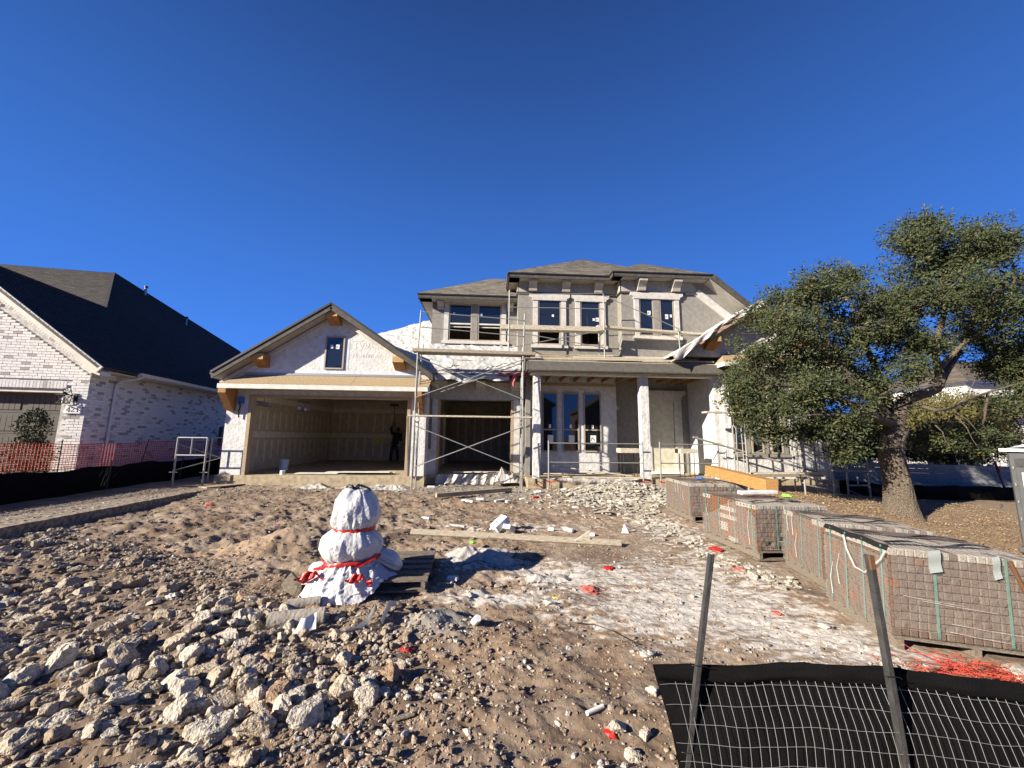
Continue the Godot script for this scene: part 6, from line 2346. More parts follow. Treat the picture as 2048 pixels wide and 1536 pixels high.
func side_fences() -> void:
	var t := thing("silt_fence", "black silt fabric running along the neighbour's plot beside the concrete path", "fence")
	var f := MB.new()
	f.grid(120, 8, func(u: float, v: float) -> Vector3:
		var z := lerpf(-5.0, -15.6, u)
		var x := -10.25 + 0.1 * noise.get_noise_2d(z * 30.0, 4.0)
		return Vector3(x + 0.06 * sin(v * 3.0), ground_height(x, z) - 0.05 + v * (0.68 + 0.07 * noise.get_noise_2d(z * 25.0, 8.0)), z))
	part(t, "fabric", f, M.geotextile)
	for z: float in [-6.2, -8.6, -11.0, -13.4, -15.4]:
		pole(t, "stake", Vector3(-10.2, 0.0, z), Vector3(-10.16, 0.85, z), 0.014, M.post_steel)
	var n := thing("safety_net_fence", "orange plastic safety netting on thin rods along the neighbour's side wall", "fence")
	var mb := MB.new()
	var place := func(z: float, y: float) -> Vector3: return Vector3(-10.45 + 0.05 * sin(z * 2.0), y + 0.03 * sin(z * 1.3) - 0.02 * noise.get_noise_2d(z * 40.0, y * 20.0), z)
	for r in 12:
		var y := 0.72 + r * 0.054
		for k in 60:
			var z := -6.0 - k * 0.16
			mb.beam(place.call(z, y), place.call(z - 0.16, y), 0.006, 0.017 if r in [0, 11] else 0.013)
	for k in 130:
		var z := -6.0 - k * 0.0735
		mb.beam(place.call(z, 0.7), place.call(z - 0.01, 1.33), 0.005, 0.012, Vector3.RIGHT)
	part(n, "netting", mb, M.orange_net)
	for z: float in [-6.5, -9.95, -12.0, -14.6]:
		pole(n, "rod", Vector3(-10.4, 0.0, z), Vector3(-10.4 + (0.0 if z > -11.0 else 0.06), 1.42, z + (0.0 if z > -11.0 else -0.25)), 0.012, M.black_iron)
	# a heap of the same netting beside the near stack
	var heap := thing("netting_heap", "crumpled heap of orange safety netting below the near brick stack", "netting", Vector3.ZERO)
	mb = MB.new()
	for i in 230:
		var c := Vector3(3.3 + rng.randfn(0.0, 0.24), 0, -2.68 + rng.randfn(0.0, 0.1))
		var g := ground_height(c.x, c.z)
		var h := 0.1 * exp(-pow((c.x - 3.3) / 0.3, 2))
		var a := c + Vector3(0, g + rng.randf() * h + 0.005, 0)
		var b := a + Vector3(rng.randfn() * 0.05, rng.randfn() * 0.015, rng.randfn() * 0.04)
		var e := b + Vector3(rng.randfn() * 0.05, rng.randfn() * 0.015, rng.randfn() * 0.04)
		a.y = maxf(a.y, g + 0.004); b.y = maxf(b.y, g + 0.004); e.y = maxf(e.y, g + 0.004)
		mb.path(PackedVector3Array([a, b, e]), 0.002, 4)
	part(heap, "netting", mb, M.orange_net)
	for q: Array in [[3.05, -2.62, 0.17], [3.32, -2.55, 0.14], [3.7, -2.72, 0.2], [2.85, -2.78, 0.12]]:
		var o := solo("flat_stone", rock_mesh(400 + int(q[0] * 10), 10, 8), M.stone_pale, "flat pale stone lying around the orange netting heap", "rock", "flat stones by the netting heap")
		o.transform = Transform3D(Basis(Vector3.UP, q[0] * 7.0) * Basis.from_scale(Vector3(q[2] * 1.3, q[2] * 0.5, q[2])), Vector3(q[0], ground_height(q[0], q[1]) + 0.02, q[1]))


func portable_toilet() -> void:
	var x := 10.8
	var z := -7.5
	var g := ground_height(x + 0.5, z - 0.5)
	var t := thing("portable_toilet", "dark grey portable toilet with white domed roof and white sticker", "toilet", Vector3(x, g, z), deg_to_rad(-78))
	var b := MB.new()
	b.chamfer(Vector3(0.58, 1.08, -0.58), Vector3(1.16, 1.96, 1.16), 0.03)
	part(t, "cabin", b, M.potty_grey)
	b = MB.new()
	b.chamfer(Vector3(0.58, 0.06, -0.58), Vector3(1.24, 0.12, 1.24), 0.02)
	part(t, "base", b, M.potty_grey)
	var d := Node3D.new()
	d.name = "door"
	t.add_child(d)
	var leaf := MB.new()
	leaf.chamfer(Vector3(0.58, 1.02, 0.012), Vector3(0.96, 1.78, 0.03), 0.008)
	part(d, "door_leaf", leaf, M.potty_grey)
	for r in 2:
		for c in 2:
			var p := MB.new()
			p.chamfer(Vector3(0.34 + c * 0.47, 0.42 + r * 0.5, 0.035), Vector3(0.34, 0.4, 0.03), 0.012)
			part(d, "raised_panel", p, M.potty_grey)
	for i in 5:
		var hn := MB.new()
		hn.tube(Vector3(0.07, 0.3 + i * 0.34, 0.02), Vector3(0.07, 0.36 + i * 0.34, 0.02), 0.013, 8)
		part(d, "hinge", hn, M.galvanised)
	for c in 3:
		var v := MB.new()
		v.prism(PackedVector3Array([Vector3(0.12 + c * 0.33, 1.72, 0.03), Vector3(0.4 + c * 0.33, 1.72, 0.03), Vector3(0.4 + c * 0.33, 1.92, 0.03), Vector3(0.12 + c * 0.33, 1.88, 0.03)]), Vector3(0, 0, 0.02))
		part(t, "vent_panel", v, M.post_steel)
	var s := MB.new()
	s.span(Vector3(0.18, 1.22, 0.03), Vector3(0.4, 1.6, 0.034))
	var o := part(t, "sticker", s, M.sticker, "white sticker with a dark curved logo")
	var lg := MB.new()
	lg.span(Vector3(0.22, 1.5, 0.034), Vector3(0.26, 1.55, 0.037))
	part(o, "logo_mark", lg, M.sticker_red)
	lg = MB.new()
	var pts := PackedVector3Array()
	for i in 12:
		var a := -PI / 2 + PI * i / 11.0
		pts.append(Vector3(0.29 + 0.06 * cos(a), 1.48 + 0.075 * sin(a), 0.036))
	lg.path(pts, 0.012, 5)
	lg.path(PackedVector3Array([Vector3(0.24, 1.46, 0.036), Vector3(0.24, 1.4, 0.036), Vector3(0.285, 1.4, 0.036)]), 0.009, 5)
	part(o, "logo_mark", lg, M.sticker_dark)
	for i in 3:
		lg = MB.new()
		lg.span(Vector3(0.21, 1.25 + i * 0.035, 0.034), Vector3(0.37, 1.265 + i * 0.035, 0.036))
		part(o, "print_line", lg, M.print_grey)
	var roof := MB.new()
	roof.grid(16, 16, func(u: float, v: float) -> Vector3:
		var px := (u - 0.5) * 2.0
		var pz := (v - 0.5) * 2.0
		return Vector3(0.58 + px * 0.64, 2.06 + 0.17 * (1.0 - pow(absf(px), 3.0)) * (1.0 - 0.6 * pow(absf(pz), 3.0)), -0.58 + pz * 0.64), true)
	part(t, "roof", roof, M.potty_white)
	var rim := MB.new()
	for q: Array in [[Vector3(-0.06, 2.05, 0.06), Vector3(1.22, 2.05, 0.06)], [Vector3(-0.06, 2.05, -1.22), Vector3(1.22, 2.05, -1.22)], [Vector3(-0.06, 2.05, 0.06), Vector3(-0.06, 2.05, -1.22)], [Vector3(1.22, 2.05, 0.06), Vector3(1.22, 2.05, -1.22)]]:
		rim.beam(q[0], q[1], 0.03, 0.06)
	part(t, "roof_rim", rim, M.potty_white)


func bagged_bundle() -> void:
	var at := Vector3(-1.43, 0.0, -4.32)
	var g := ground_height(-1.3, -4.5) + 0.01
	var p := thing("timber_pallet", "weathered pallet under the white plastic bag bundle", "pallet", Vector3(-1.9, g, -4.1), deg_to_rad(3), "")
	make_pallet(p, 1.28, 1.0, M.weathered)
	var t := thing("bag_bundle", "white plastic bags tied with red tape into a snowman shape on a pallet", "bags", Vector3(at.x, g, at.z))
	var piece := func(called: String, prof: Array, folds: int, amp: float, seed_v: float) -> void:
		var mb := MB.new()
		mb.grid(120, 44, func(u: float, v: float) -> Vector3:
			var k := v * (prof.size() - 1)
			var i := mini(int(k), prof.size() - 2)
			var a: Vector2 = prof[maxi(i - 1, 0)]
			var b: Vector2 = prof[i]
			var c: Vector2 = prof[i + 1]
			var d: Vector2 = prof[mini(i + 2, prof.size() - 1)]
			var q := b.cubic_interpolate(c, a, d, k - i)
			var ang := u * TAU
			var pinch := pow(absf(v * 2.0 - 1.0), 2.2)
			var wob := 2.6 * noise.get_noise_2d(cos(ang) * 40.0 + seed_v, v * 25.0 + sin(ang) * 40.0)
			var fold := amp * (0.25 + pinch) * 1.5 * (pow(1.0 - absf(noise.get_noise_3d(cos(ang) * 75.0 + seed_v, q.y * 14.0 + wob, sin(ang) * 75.0)), 4.0) - 0.55) + amp * 0.4 * pinch * sin(ang * folds + wob)
			var lump := noise.get_noise_3d(cos(ang) * 18.0 + seed_v, q.y * 40.0, sin(ang) * 18.0)
			var crease := pow(1.0 - absf(noise.get_noise_3d(cos(ang) * 30.0, q.y * 50.0 + seed_v, sin(ang) * 30.0)), 7.0)
			var r := q.x * (1.0 + fold + 0.2 * lump + 0.07 * crease)
			return Vector3(cos(ang) * r, q.y + 0.03 * lump, sin(ang) * r), true)
		part(t, called, mb, M.bag)
	piece.call("head_bag", [Vector2(0.14, 0.6), Vector2(0.225, 0.63), Vector2(0.255, 0.71), Vector2(0.235, 0.82), Vector2(0.18, 0.93), Vector2(0.12, 1.0), Vector2(0.03, 1.0)], 15, 0.1, 10.0)
	piece.call("waist_bag", [Vector2(0.22, 0.27), Vector2(0.275, 0.33), Vector2(0.3, 0.42), Vector2(0.28, 0.51), Vector2(0.2, 0.58), Vector2(0.14, 0.62)], 14, 0.1, 40.0)
	# lower bag: spreads over the pallet
	var sk := MB.new()
	sk.grid(160, 36, func(u: float, v: float) -> Vector3:
		var ang := u * TAU
		var out := 0.235 + 0.2 * v
		var wob := 2.5 * noise.get_noise_2d(cos(ang) * 40.0, sin(ang) * 40.0 + v * 15.0)
		var fold := (0.05 - 0.02 * v) * sin(ang * 11.0 + wob) + 0.04 * sin(ang * 23.0 - wob)
		var crease := pow(1.0 - absf(noise.get_noise_3d(cos(ang) * 34.0, v * 30.0, sin(ang) * 34.0 + 9.0)), 7.0)
		out *= 1.0 + fold + 0.08 * crease
		return Vector3(cos(ang) * out, lerpf(0.3, 0.125, pow(v, 0.7)) + 0.03 * crease * (1.0 - v), sin(ang) * out * 0.9))
	part(t, "skirt_bag", sk, M.bag)
	# its loose apron, hanging to a point before the pallet
	sk = MB.new()
	sk.grid(90, 40, func(u: float, v: float) -> Vector3:
		var ang := lerpf(2.75, 0.42, u)
		var mid := 1.0 - pow(absf(u * 2.0 - 1.0), 1.7)
		var wob := 2.0 * noise.get_noise_2d(u * 50.0, v * 30.0)
		var out := lerpf(0.25, 0.4 + 0.14 * mid, v) + 0.05 * (pow(1.0 - absf(noise.get_noise_2d(u * 110.0, v * 18.0)), 4.0) - 0.5) + 0.008 * v * sin(u * 21.0 + wob) + 0.018 * pow(1.0 - absf(noise.get_noise_2d(u * 70.0 + v * 40.0, v * 60.0 - u * 30.0)), 7.0)
		var y := lerpf(0.29, lerpf(0.14, -0.01, mid), pow(v, 0.85)) + 0.03 * sin(v * PI) * mid
		return Vector3(cos(ang) * out, y + 0.012, sin(ang) * out + 0.02))
	part(t, "loose_apron", sk, M.bag)
	# tied off corners slumped to both sides
	for e: Array in [[Vector3(0.2, 0.34, -0.02), Vector3(0.5, 0.19, -0.1), 0.15], [Vector3(-0.24, 0.25, 0.16), Vector3(-0.4, 0.18, 0.12), 0.11]]:
		sk = MB.new()
		sk.grid(60, 24, func(u: float, v: float) -> Vector3:
			var a := u * TAU
			var c: Vector3 = e[0].lerp(e[1], v)
			var r: float = lerpf(0.05, e[2], pow(v, 0.7)) * (1.0 + 0.16 * sin(a * 9.0 + 2.0 * noise.get_noise_2d(u * 90.0, v * 30.0)) * (1.1 - v)) * (1.0 - 0.85 * pow(v, 7.0))
			return c + Vector3(0.3 * sin(a), 0.8 * cos(a), sin(a)) * r, true)
		part(t, "slumped_bag", sk, M.bag)
	# red ties
	for q: Array in [[0.605, 0.2, 0.05, 0.0], [0.3, 0.285, 0.036, 0.3]]:
		var r := MB.new()
		r.grid(90, 4, func(u: float, v: float) -> Vector3:
			var a := u * TAU
			var w: float = q[1] + 0.012 * noise.get_noise_2d(cos(a) * 90.0, sin(a) * 90.0) + 0.01 * sin(v * PI)
			return Vector3(cos(a) * w, q[0] + (v - 0.5) * q[2] * 1.3 - 0.06 * q[3] * cos(a) * -1.0 + 0.008 * sin(a * 5.0), sin(a) * w * 1.02), true)
		part(t, "red_tie", r, M.red_tape)
	for q: Array in [[Vector3(-0.26, 0.25, 0.3), 0.19], [Vector3(0.2, 0.24, 0.36), 0.15]]:
		for k in 3:
			var r := MB.new()
			var a := k * 2.1 + 0.4
			r.grid(14, 6, func(u: float, v: float) -> Vector3:
				var l: float = u * q[1]
				return q[0] + Vector3(cos(a) * l, -0.35 * l + 0.02 * sin(u * 8.0) - absf(v - 0.5) * 0.02, 0.02 + 0.25 * l + 0.012 * sin(v * 9.0 + u * 5.0)) + Vector3(-sin(a), 0.7, 0.2) * (v - 0.5) * 0.09 * sin(u * PI * 0.8 + 0.35))
			part(t, "red_bow", r, M.red_tape)
	for k in 2:
		var r := MB.new()
		r.grid(20, 3, func(u: float, v: float) -> Vector3: return Vector3(lerpf(-0.05, -0.3, u) if k == 0 else lerpf(0.12, 0.3, u), 0.27 + (0.03 - 0.05 * u if k == 0 else 0.08 * u) + (v - 0.5) * 0.022, 0.28 - 0.05 * u))
		part(t, "red_tie", r, M.red_tape)
	var knot := MB.new()
	for k in 4:
		var a := k * 1.7
		knot.path(PackedVector3Array([Vector3(-0.02, 1.0, 0.03), Vector3(-0.02 + cos(a) * 0.07, 1.04, 0.03 + sin(a) * 0.05), Vector3(cos(a) * 0.13, 1.0, sin(a) * 0.09), Vector3(cos(a) * 0.15, 0.975, sin(a) * 0.13)]), 0.014, 6, 0.008)
	part(t, "black_drawstring", knot, M.black_plastic)


func crumpled(called: String, label: String, at: Vector3, size: float, m: Material, seed_v: int, flat := 0.6, category := "scrap", group := "", on_soil := false) -> void:
	var mb := MB.new()
	mb.grid(22, 12, func(u: float, v: float) -> Vector3:
		var a := u * TAU
		var b := (v - 0.5) * PI
		var d := Vector3(cos(a) * cos(b), sin(b), sin(a) * cos(b))
		var r := size * (0.55 + 0.55 * noise.get_noise_3d(d.x * 50.0 + seed_v * 40.0, d.y * 50.0, d.z * 50.0) + 0.35 * pow(1.0 - absf(noise2.get_noise_3d(d.x * 60.0, d.y * 60.0 + seed_v * 30.0, d.z * 60.0)), 5.0))
		return Vector3(d.x * r * 1.3, d.y * r * flat, d.z * r), true)
	var o := solo(called, mb, m, label, category, group)
	o.position = at + Vector3(0, size * flat * 0.35, 0)
	o.rotation.y = seed_v * 1.3


func drape(called: String, label: String, at: Vector3, sx: float, sz: float, tall: float, m: Material, seed_v: float, category := "sheet", group := "") -> void:  # a crumpled sheet lying on the ground
	var mb := MB.new()
	mb.grid(44, 26, func(u: float, v: float) -> Vector3:
		var x := (u - 0.5) * sx * (1.0 + 0.3 * noise.get_noise_2d(v * 60.0 + seed_v, 3.0))
		var z := (v - 0.5) * sz * (1.0 + 0.4 * noise.get_noise_2d(u * 60.0 + seed_v, 9.0))
		var e := minf(minf(u, 1.0 - u), minf(v, 1.0 - v)) * 4.0
		var y := tall * minf(e, 1.0) * (0.4 + 0.5 * noise.get_noise_2d(x * 40.0 + seed_v * 9.0, z * 40.0) + 0.4 * pow(1.0 - absf(noise2.get_noise_2d(x * 60.0 + z * 20.0, z * 90.0 + seed_v * 7.0)), 6.0))
		return Vector3(x, ground_height(at.x + x, at.z + z) + 0.008 + maxf(y, 0.0) + at.y, z))
	var o := solo(called, mb, m, label, category, group)
	o.position = Vector3(at.x, 0, at.z)


func litter() -> void:
	# concrete test cylinders
	for q: Array in [[on_ground(535, 1258), on_ground(648, 1246), 0.066, "grey concrete cylinder lying before the bag bundle pallet"], [on_ground(575, 1222), on_ground(640, 1214), 0.05, "smaller concrete cylinder half hidden behind the first"]]:
		var a: Vector3 = q[0] + Vector3(0, q[2] * 0.9, 0)
		var b: Vector3 = q[1] + Vector3(0, q[2] * 0.9, 0)
		var mb := MB.new()
		mb.tube(a, a.lerp(b, 0.03), q[2] * 0.96, 28, q[2])
		mb.tube(a.lerp(b, 0.03), b, q[2], 28)
		solo("concrete_cylinder", mb, M.concrete, q[3], "cylinder", "concrete cylinders by the pallet")
	# long boards
	var a := on_ground(822, 1070) + Vector3(0, 0.05, 0)
	var b := on_ground(1243, 1094) + Vector3(0, 0.05, 0)
	board("long_plank", "long weathered plank lying across the lot behind the dusty rags", a, b, 0.1, 0.045, M.plank, "plank", "", Vector3(0, 0.75, 0.66))
	a = on_ground(872, 996) + Vector3(0, 0.06, 0)
	b = on_ground(1022, 984) + Vector3(0, 0.07, 0)
	board("timber_stud", "brown wood stud lying on the grey gravel before the small garage", a, b, 0.09, 0.1, M.lumber, "stud")
	a = on_ground(405, 978) + Vector3(0, 0.04, 0)
	b = on_ground(485, 970) + Vector3(0, 0.04, 0)
	board("plywood_strip", "flat brown plywood strip on the earth beside the big garage slab", a, b, 0.4, 0.03, M.lumber, "board")
	board("wood_offcut", "short brown board propped against the pallet of bags", Vector3(-2.02, 0.04, -4.2), Vector3(-1.9, 0.18, -4.14), 0.17, 0.03, M.weathered, "offcut", "", Vector3(0.3, 0.5, 0.8))
	# white foam offcuts
	var i := 0
	for q: Array in [[1000, 1053, 0.28, 0.12, 0.2, 0.5, 0.6], [1018, 1063, 0.2, 0.07, 0.14, 1.0, -0.5], [989, 1060, 0.2, 0.08, 0.1, -0.4, 0.9]]:
		var m := MB.new()
		m.chamfer(Vector3.ZERO, Vector3(q[2], q[3], q[4]), 0.006)
		var o := solo("foam_block", m, M.foam, "large white foam block in the cluster behind the long plank", "foam block", "white foam blocks behind the long plank")
		o.transform = Transform3D(Basis(Vector3.UP, q[5]) * Basis(Vector3.BACK, q[6]), on_ground(q[0], q[1] + 6) + Vector3(0, 0.1, 0))
		i += 1
	for q: Array in [[914, 1055, 0.26], [914, 1047, 0.12], [935, 1069, 0.2], [851, 1039, 0.16], [935, 1004, 0.28], [1000, 1003, 0.3], [1017, 1005, 0.16], [1102, 1061, 0.1], [1180, 1072, 0.16], [1137, 1062, 0.18], [862, 975, 0.22], [882, 973, 0.25], [960, 1000, 0.18], [1150, 1017, 0.12], [1045, 1000, 0.14], [905, 1162, 0.12], [1075, 985, 0.2]]:
		var m := MB.new()
		m.chamfer(Vector3.ZERO, Vector3(q[2], 0.045, 0.07), 0.004)
		var o := solo("foam_offcut", m, M.foam, "small white offcut strip lying on the bare earth", "offcut", "white offcut strips on the earth")
		o.transform = Transform3D(Basis(Vector3.UP, rng.randfn(0.0, 0.35)) * Basis(Vector3.BACK, rng.randfn(0.0, 0.06)), on_ground(q[0], q[1]) + Vector3(0, 0.025, 0))
	var tri := MB.new()
	var tp := on_ground(1250, 1066)
	tri.prism(PackedVector3Array([tp + Vector3(-0.05, 0, 0), tp + Vector3(0.06, 0, 0.02), tp + Vector3(0.0, 0.14, 0.0)]), Vector3(0, 0, -0.03))
	solo("foam_wedge", tri, M.foam, "white pointed offcut standing upright on the earth", "offcut")
	tp = on_ground(1168, 1090)
	tri = MB.new()
	tri.prism(PackedVector3Array([tp + Vector3(-0.14, 0.06, 0.0), tp + Vector3(0.1, 0.06, 0.0), tp + Vector3(0.09, 0.2, 0.0)]), Vector3(0, 0, -0.04))
	solo("wood_wedge", tri, M.plank_pale, "pale triangular wedge standing on the long plank", "wedge")
	# rags, plastic and paper
	drape("plastic_rag", "pile of dusty white plastic and rags beside the bag bundle's shadow", Vector3(-0.1, 0, -5.35), 0.85, 0.5, 0.12, M.plastic_sheet, 4.0, "rag")
	drape("plastic_rag", "smaller greyish rag lying beside the dusty rag pile", Vector3(0.68, 0, -4.62), 0.5, 0.28, 0.09, M.plastic_sheet, 14.0, "rag")
	drape("plastic_sheet", "white plastic heap on the earth before the big garage slab centre", Vector3(-5.0, 0, -11.45), 1.0, 0.4, 0.12, M.plastic_sheet, 24.0)
	drape("plastic_sheet", "white plastic heap beside the scaffold leg at the garage pier", Vector3(-2.9, 0, -11.35), 1.2, 0.5, 0.14, M.plastic_sheet, 34.0)
	drape("plastic_sheet", "crumpled clear sheet bundled against the porch slab corner", Vector3(0.55, 0.1, -12.15), 0.8, 0.45, 0.42, M.plastic_sheet, 44.0)
	var skirt := MB.new()
	skirt.grid(80, 12, func(u: float, v: float) -> Vector3: return Vector3(-1.7 + 2.3 * u, 0.42 - 0.3 * v, -12.42 + 0.03 * sin(u * 47.0 + v) + 0.025 * noise.get_noise_2d(u * 300.0, v * 30.0) + 0.1 * v))
	solo("plastic_sheet", skirt, M.plastic_sheet, "pleated plastic sheet hanging over the small garage's slab edge", "sheet")
	var sag := MB.new()
	sag.grid(60, 8, func(u: float, v: float) -> Vector3: return Vector3(1.85 + 2.6 * u, 0.42 - v * (0.07 + 0.15 * sin(u * PI)) + 0.01 * sin(u * 40.0), -11.46 + 0.04 * sin(v * 4.0) + 0.015 * sin(u * 33.0)))
	solo("plastic_sheet", sag, M.plastic_sheet, "pale plastic strip sagging over the porch slab edge", "sheet")
	board("drywall_sheet", "thin pale board lying across the small garage's threshold", Vector3(-1.2, 0.47, -12.7), Vector3(0.3, 0.48, -12.65), 0.2, 0.03, M.drywall_pale, "board")
	for q: Array in [[-5.95, -4.7, -12.35, 0.41], [-5.2, -3.2, -12.75, 0.41], [-5.1, -3.0, -12.5, 0.435], [-4.6, -3.1, -12.3, 0.46]]:
		board("drywall_sheet", "pale drywall strip lying flat inside the big garage opening", Vector3(q[0], q[3] + 0.02, q[2]), Vector3(q[1], q[3] + 0.02, q[2] - 0.05), 0.3, 0.022, M.drywall_pale, "board", "drywall strips on the garage floor")
	var bk := MB.new()
	bk.tube(Vector3(0, 0, 0), Vector3(0, 0.36, 0), 0.13, 20, 0.15)
	var bo := solo("plastic_bucket", bk, M.foam, "white plastic bucket standing on the big garage floor", "bucket")
	bo.position = Vector3(-7.0, 0.4, -13.6)
	bk = MB.new()
	bk.tube(Vector3(0, 0, 0), Vector3(0, 0.12, 0), 0.07, 16)
	bo = solo("compound_tub", bk, M.foam, "small white tub on the big garage slab edge", "tub")
	bo.position = Vector3(-6.3, 0.4, -12.2)
	# red tape scraps
	i = 0
	for q: Array in [[1180, 1182, 0.11, "red_faded", "faded pink plastic scrap lying on the white dust"], [1218, 1137, 0.07, "red_tape", "small red tape knot with a dark stick on the dusty ground"], [1432, 1100, 0.11, "red_tape", "red tape strip beside the torn film brick stack"], [812, 1300, 0.055, "red_tape", "red tape scrap among the stones before the pallet"], [545, 1420, 0.045, "red_faded", "red plastic scrap beside a big rock in the stony strip"], [1222, 1467, 0.045, "red_tape", "red plastic scrap under a pale rock near the silt fence"], [1072, 995, 0.1, "red_tape", "red tape ball before the sprayed house number"], [1205, 998, 0.08, "red_tape", "red tape ball on the heap of stone offcuts"], [1478, 1140, 0.08, "red_faded", "red tape strand by the second pallet's corner"], [1555, 1228, 0.05, "red_faded", "red scrap in white paper near the third brick stack"], [420, 1011, 0.1, "red_tape", "red tape scrap near the end of the concrete path"]]:
		crumpled("red_scrap", q[4], on_ground(q[0], q[1]), q[2], M[q[3]], 50 + i, 0.3)
		i += 1
	# bottles, cans, pipe, sticks
	var can := MB.new()
	can.tube(Vector3(0, -0.06, 0), Vector3(0, 0.06, 0), 0.032, 18)
	can.tube(Vector3(0, 0.06, 0), Vector3(0, 0.068, 0), 0.032, 18, 0.026)
	var co := solo("spray_can", can, M.foam, "white can lying alone on the brown earth beside the grey mortar spot", "can")
	co.transform = Transform3D(Basis(Vector3.UP, 0.35) * Basis(Vector3.RIGHT, 0.95), on_ground(952, 1252) + Vector3(0, 0.045, 0))
	for q: Array in [[1295, 1311, "clear crushed bottle on the earth near the silt fence"], [345, 1195, "clear crushed bottle lying among the limestone rocks"], [1650, 1255, "crumpled white wrapper beside the near brick stack's pallet"], [262, 1235, "pale crumpled wrapper among the limestone rocks"]]:
		crumpled("plastic_bottle", q[2], on_ground(q[0], q[1]), 0.055, M.plastic_sheet, 80 + q[0], 0.55, "litter")
	var pipe := MB.new()
	var pa := on_ground(1174, 1432)
	var pb := on_ground(1206, 1418)
	pipe.tube(pa + Vector3(0, 0.014, 0), pb + Vector3(0, 0.016, 0), 0.012, 12)
	solo("grey_pipe", pipe, M.potty_white, "short pale pipe stub on the brown earth near the silt fence", "pipe")
	for q: Array in [[775, 1448, 830, 1432, 0.035, 0.014, "flat splintered wood piece on the brown earth", "weathered"], [725, 1512, 796, 1532, 0.007, 0.006, "thin tan stick lying on the brown earth", "lumber"], [700, 1368, 735, 1382, 0.02, 0.01, "small brown wood splinter beside the stony strip", "cedar"], [0, 1422, 60, 1390, 0.06, 0.02, "pale flat lath lying in the stony strip", "plank_pale"], [0, 1458, 38, 1440, 0.05, 0.02, "ribbed pale plastic strip in the stony strip", "foam"], [480, 1345, 520, 1325, 0.03, 0.02, "small pale batten stuck between the rocks", "plank_pale"], [685, 1495, 700, 1475, 0.014, 0.012, "white plastic peg on the soil beside the stony strip", "foam"]]:
		board("wood_scrap", q[6], on_ground(q[0], q[1]) + Vector3(0, 0.012, 0), on_ground(q[2], q[3]) + Vector3(0, 0.016, 0), q[4], q[5], M[q[7]], "scrap")
	# the white ribbon of paper
	var rib := MB.new()
	var line := PackedVector3Array()
	for q: Array in [[680, 1268, 0.02], [715, 1255, 0.03], [735, 1247, 0.06], [752, 1226, 0.1], [762, 1248, 0.05], [778, 1224, 0.11], [792, 1214, 0.07]]:
		line.append(on_ground(q[0], q[1] + 10) + Vector3(0, q[2], 0))
	for k in line.size() - 1:
		var s := Vector3(0.0, 0.035, 0.03)
		rib._face([line[k] - s, line[k + 1] - s, line[k + 1] + s, line[k] + s], Vector3.BACK)
	solo("paper_ribbon", rib, M.foam, "white folded ribbon of paper trailing before the pallet", "paper")
	var sc := MB.new()
	var sp := on_ground(607, 1270)
	sc.grid(10, 8, func(u: float, v: float) -> Vector3: return sp + Vector3((u - 0.5) * (0.16 - 0.06 * v), 0.0 + v * 0.1 + 0.03 * u, -v * 0.06 + 0.03 * sin(u * 5.0)))
	solo("paper_scrap", sc, M.foam, "white torn plastic sheet leaning on the concrete cylinder", "scrap")
	var yl := on_ground(1110, 1197)
	crumpled("yellow_scrap", "tiny yellow scrap on the white dust before the pink scrap", yl, 0.04, M.yellow_paper, 99, 0.3)
	crumpled("green_scrap", "green scrap on top of the dusty rag pile", on_ground(945, 1100) + Vector3(0, 0.1, 0), 0.07, M.green_scrap, 98, 0.3)
	for q: Array in [[1235, 1462, 0.1], [1290, 1475, 0.07], [1385, 1195, 0.05], [1305, 1388, 0.07], [1265, 1520, 0.09], [815, 1330, 0.07], [730, 1408, 0.16], [565, 1420, 0.15]]:
		var o := solo("lone_rock", rock_mesh(500 + int(q[0]), 11, 9), M.stone_pale, "single pale rock lying on open brown earth outside the stony strip", "rock", "single rocks on the open earth")
		var c := on_ground(q[0], q[1])
		o.transform = Transform3D(Basis(Vector3.UP, q[0] * 0.7) * Basis.from_scale(Vector3.ONE * q[2]), c + Vector3(0, q[2] * 0.2, 0))
	# flat chips told apart in the porch heap
	for q: Array in [[1205, 1028, 0.4], [1140, 1005, 0.26], [1250, 1010, 0.28], [1180, 990, 0.2], [1300, 1030, 0.24], [1110, 1015, 0.2]]:
		var o := solo("stone_slab", rock_mesh(600 + int(q[0]), 9, 9), M.stone_pale, "larger flat cream stone offcut lying on the heap before the porch", "stone", "larger offcuts on the heap")
		o.transform = Transform3D(Basis(Vector3.UP, q[0] * 0.3) * Basis(Vector3.RIGHT, 0.15) * Basis.from_scale(Vector3(q[2], q[2] * 0.25, q[2] * 0.7)), on_ground(q[0], q[1]) + Vector3(0, 0.03, 0))
	var wirep := MB.new()
	var pts := PackedVector3Array()
	for q: Array in [[1150, 1248], [1190, 1252], [1225, 1265], [1250, 1278], [1278, 1292]]:
		pts.append(on_ground(q[0], q[1]) + Vector3(0, 0.012, 0))
	wirep.path(pts, 0.004, 5)
	solo("black_wire", wirep, M.black_iron, "thin dark wire curving over the dusty ground", "wire")


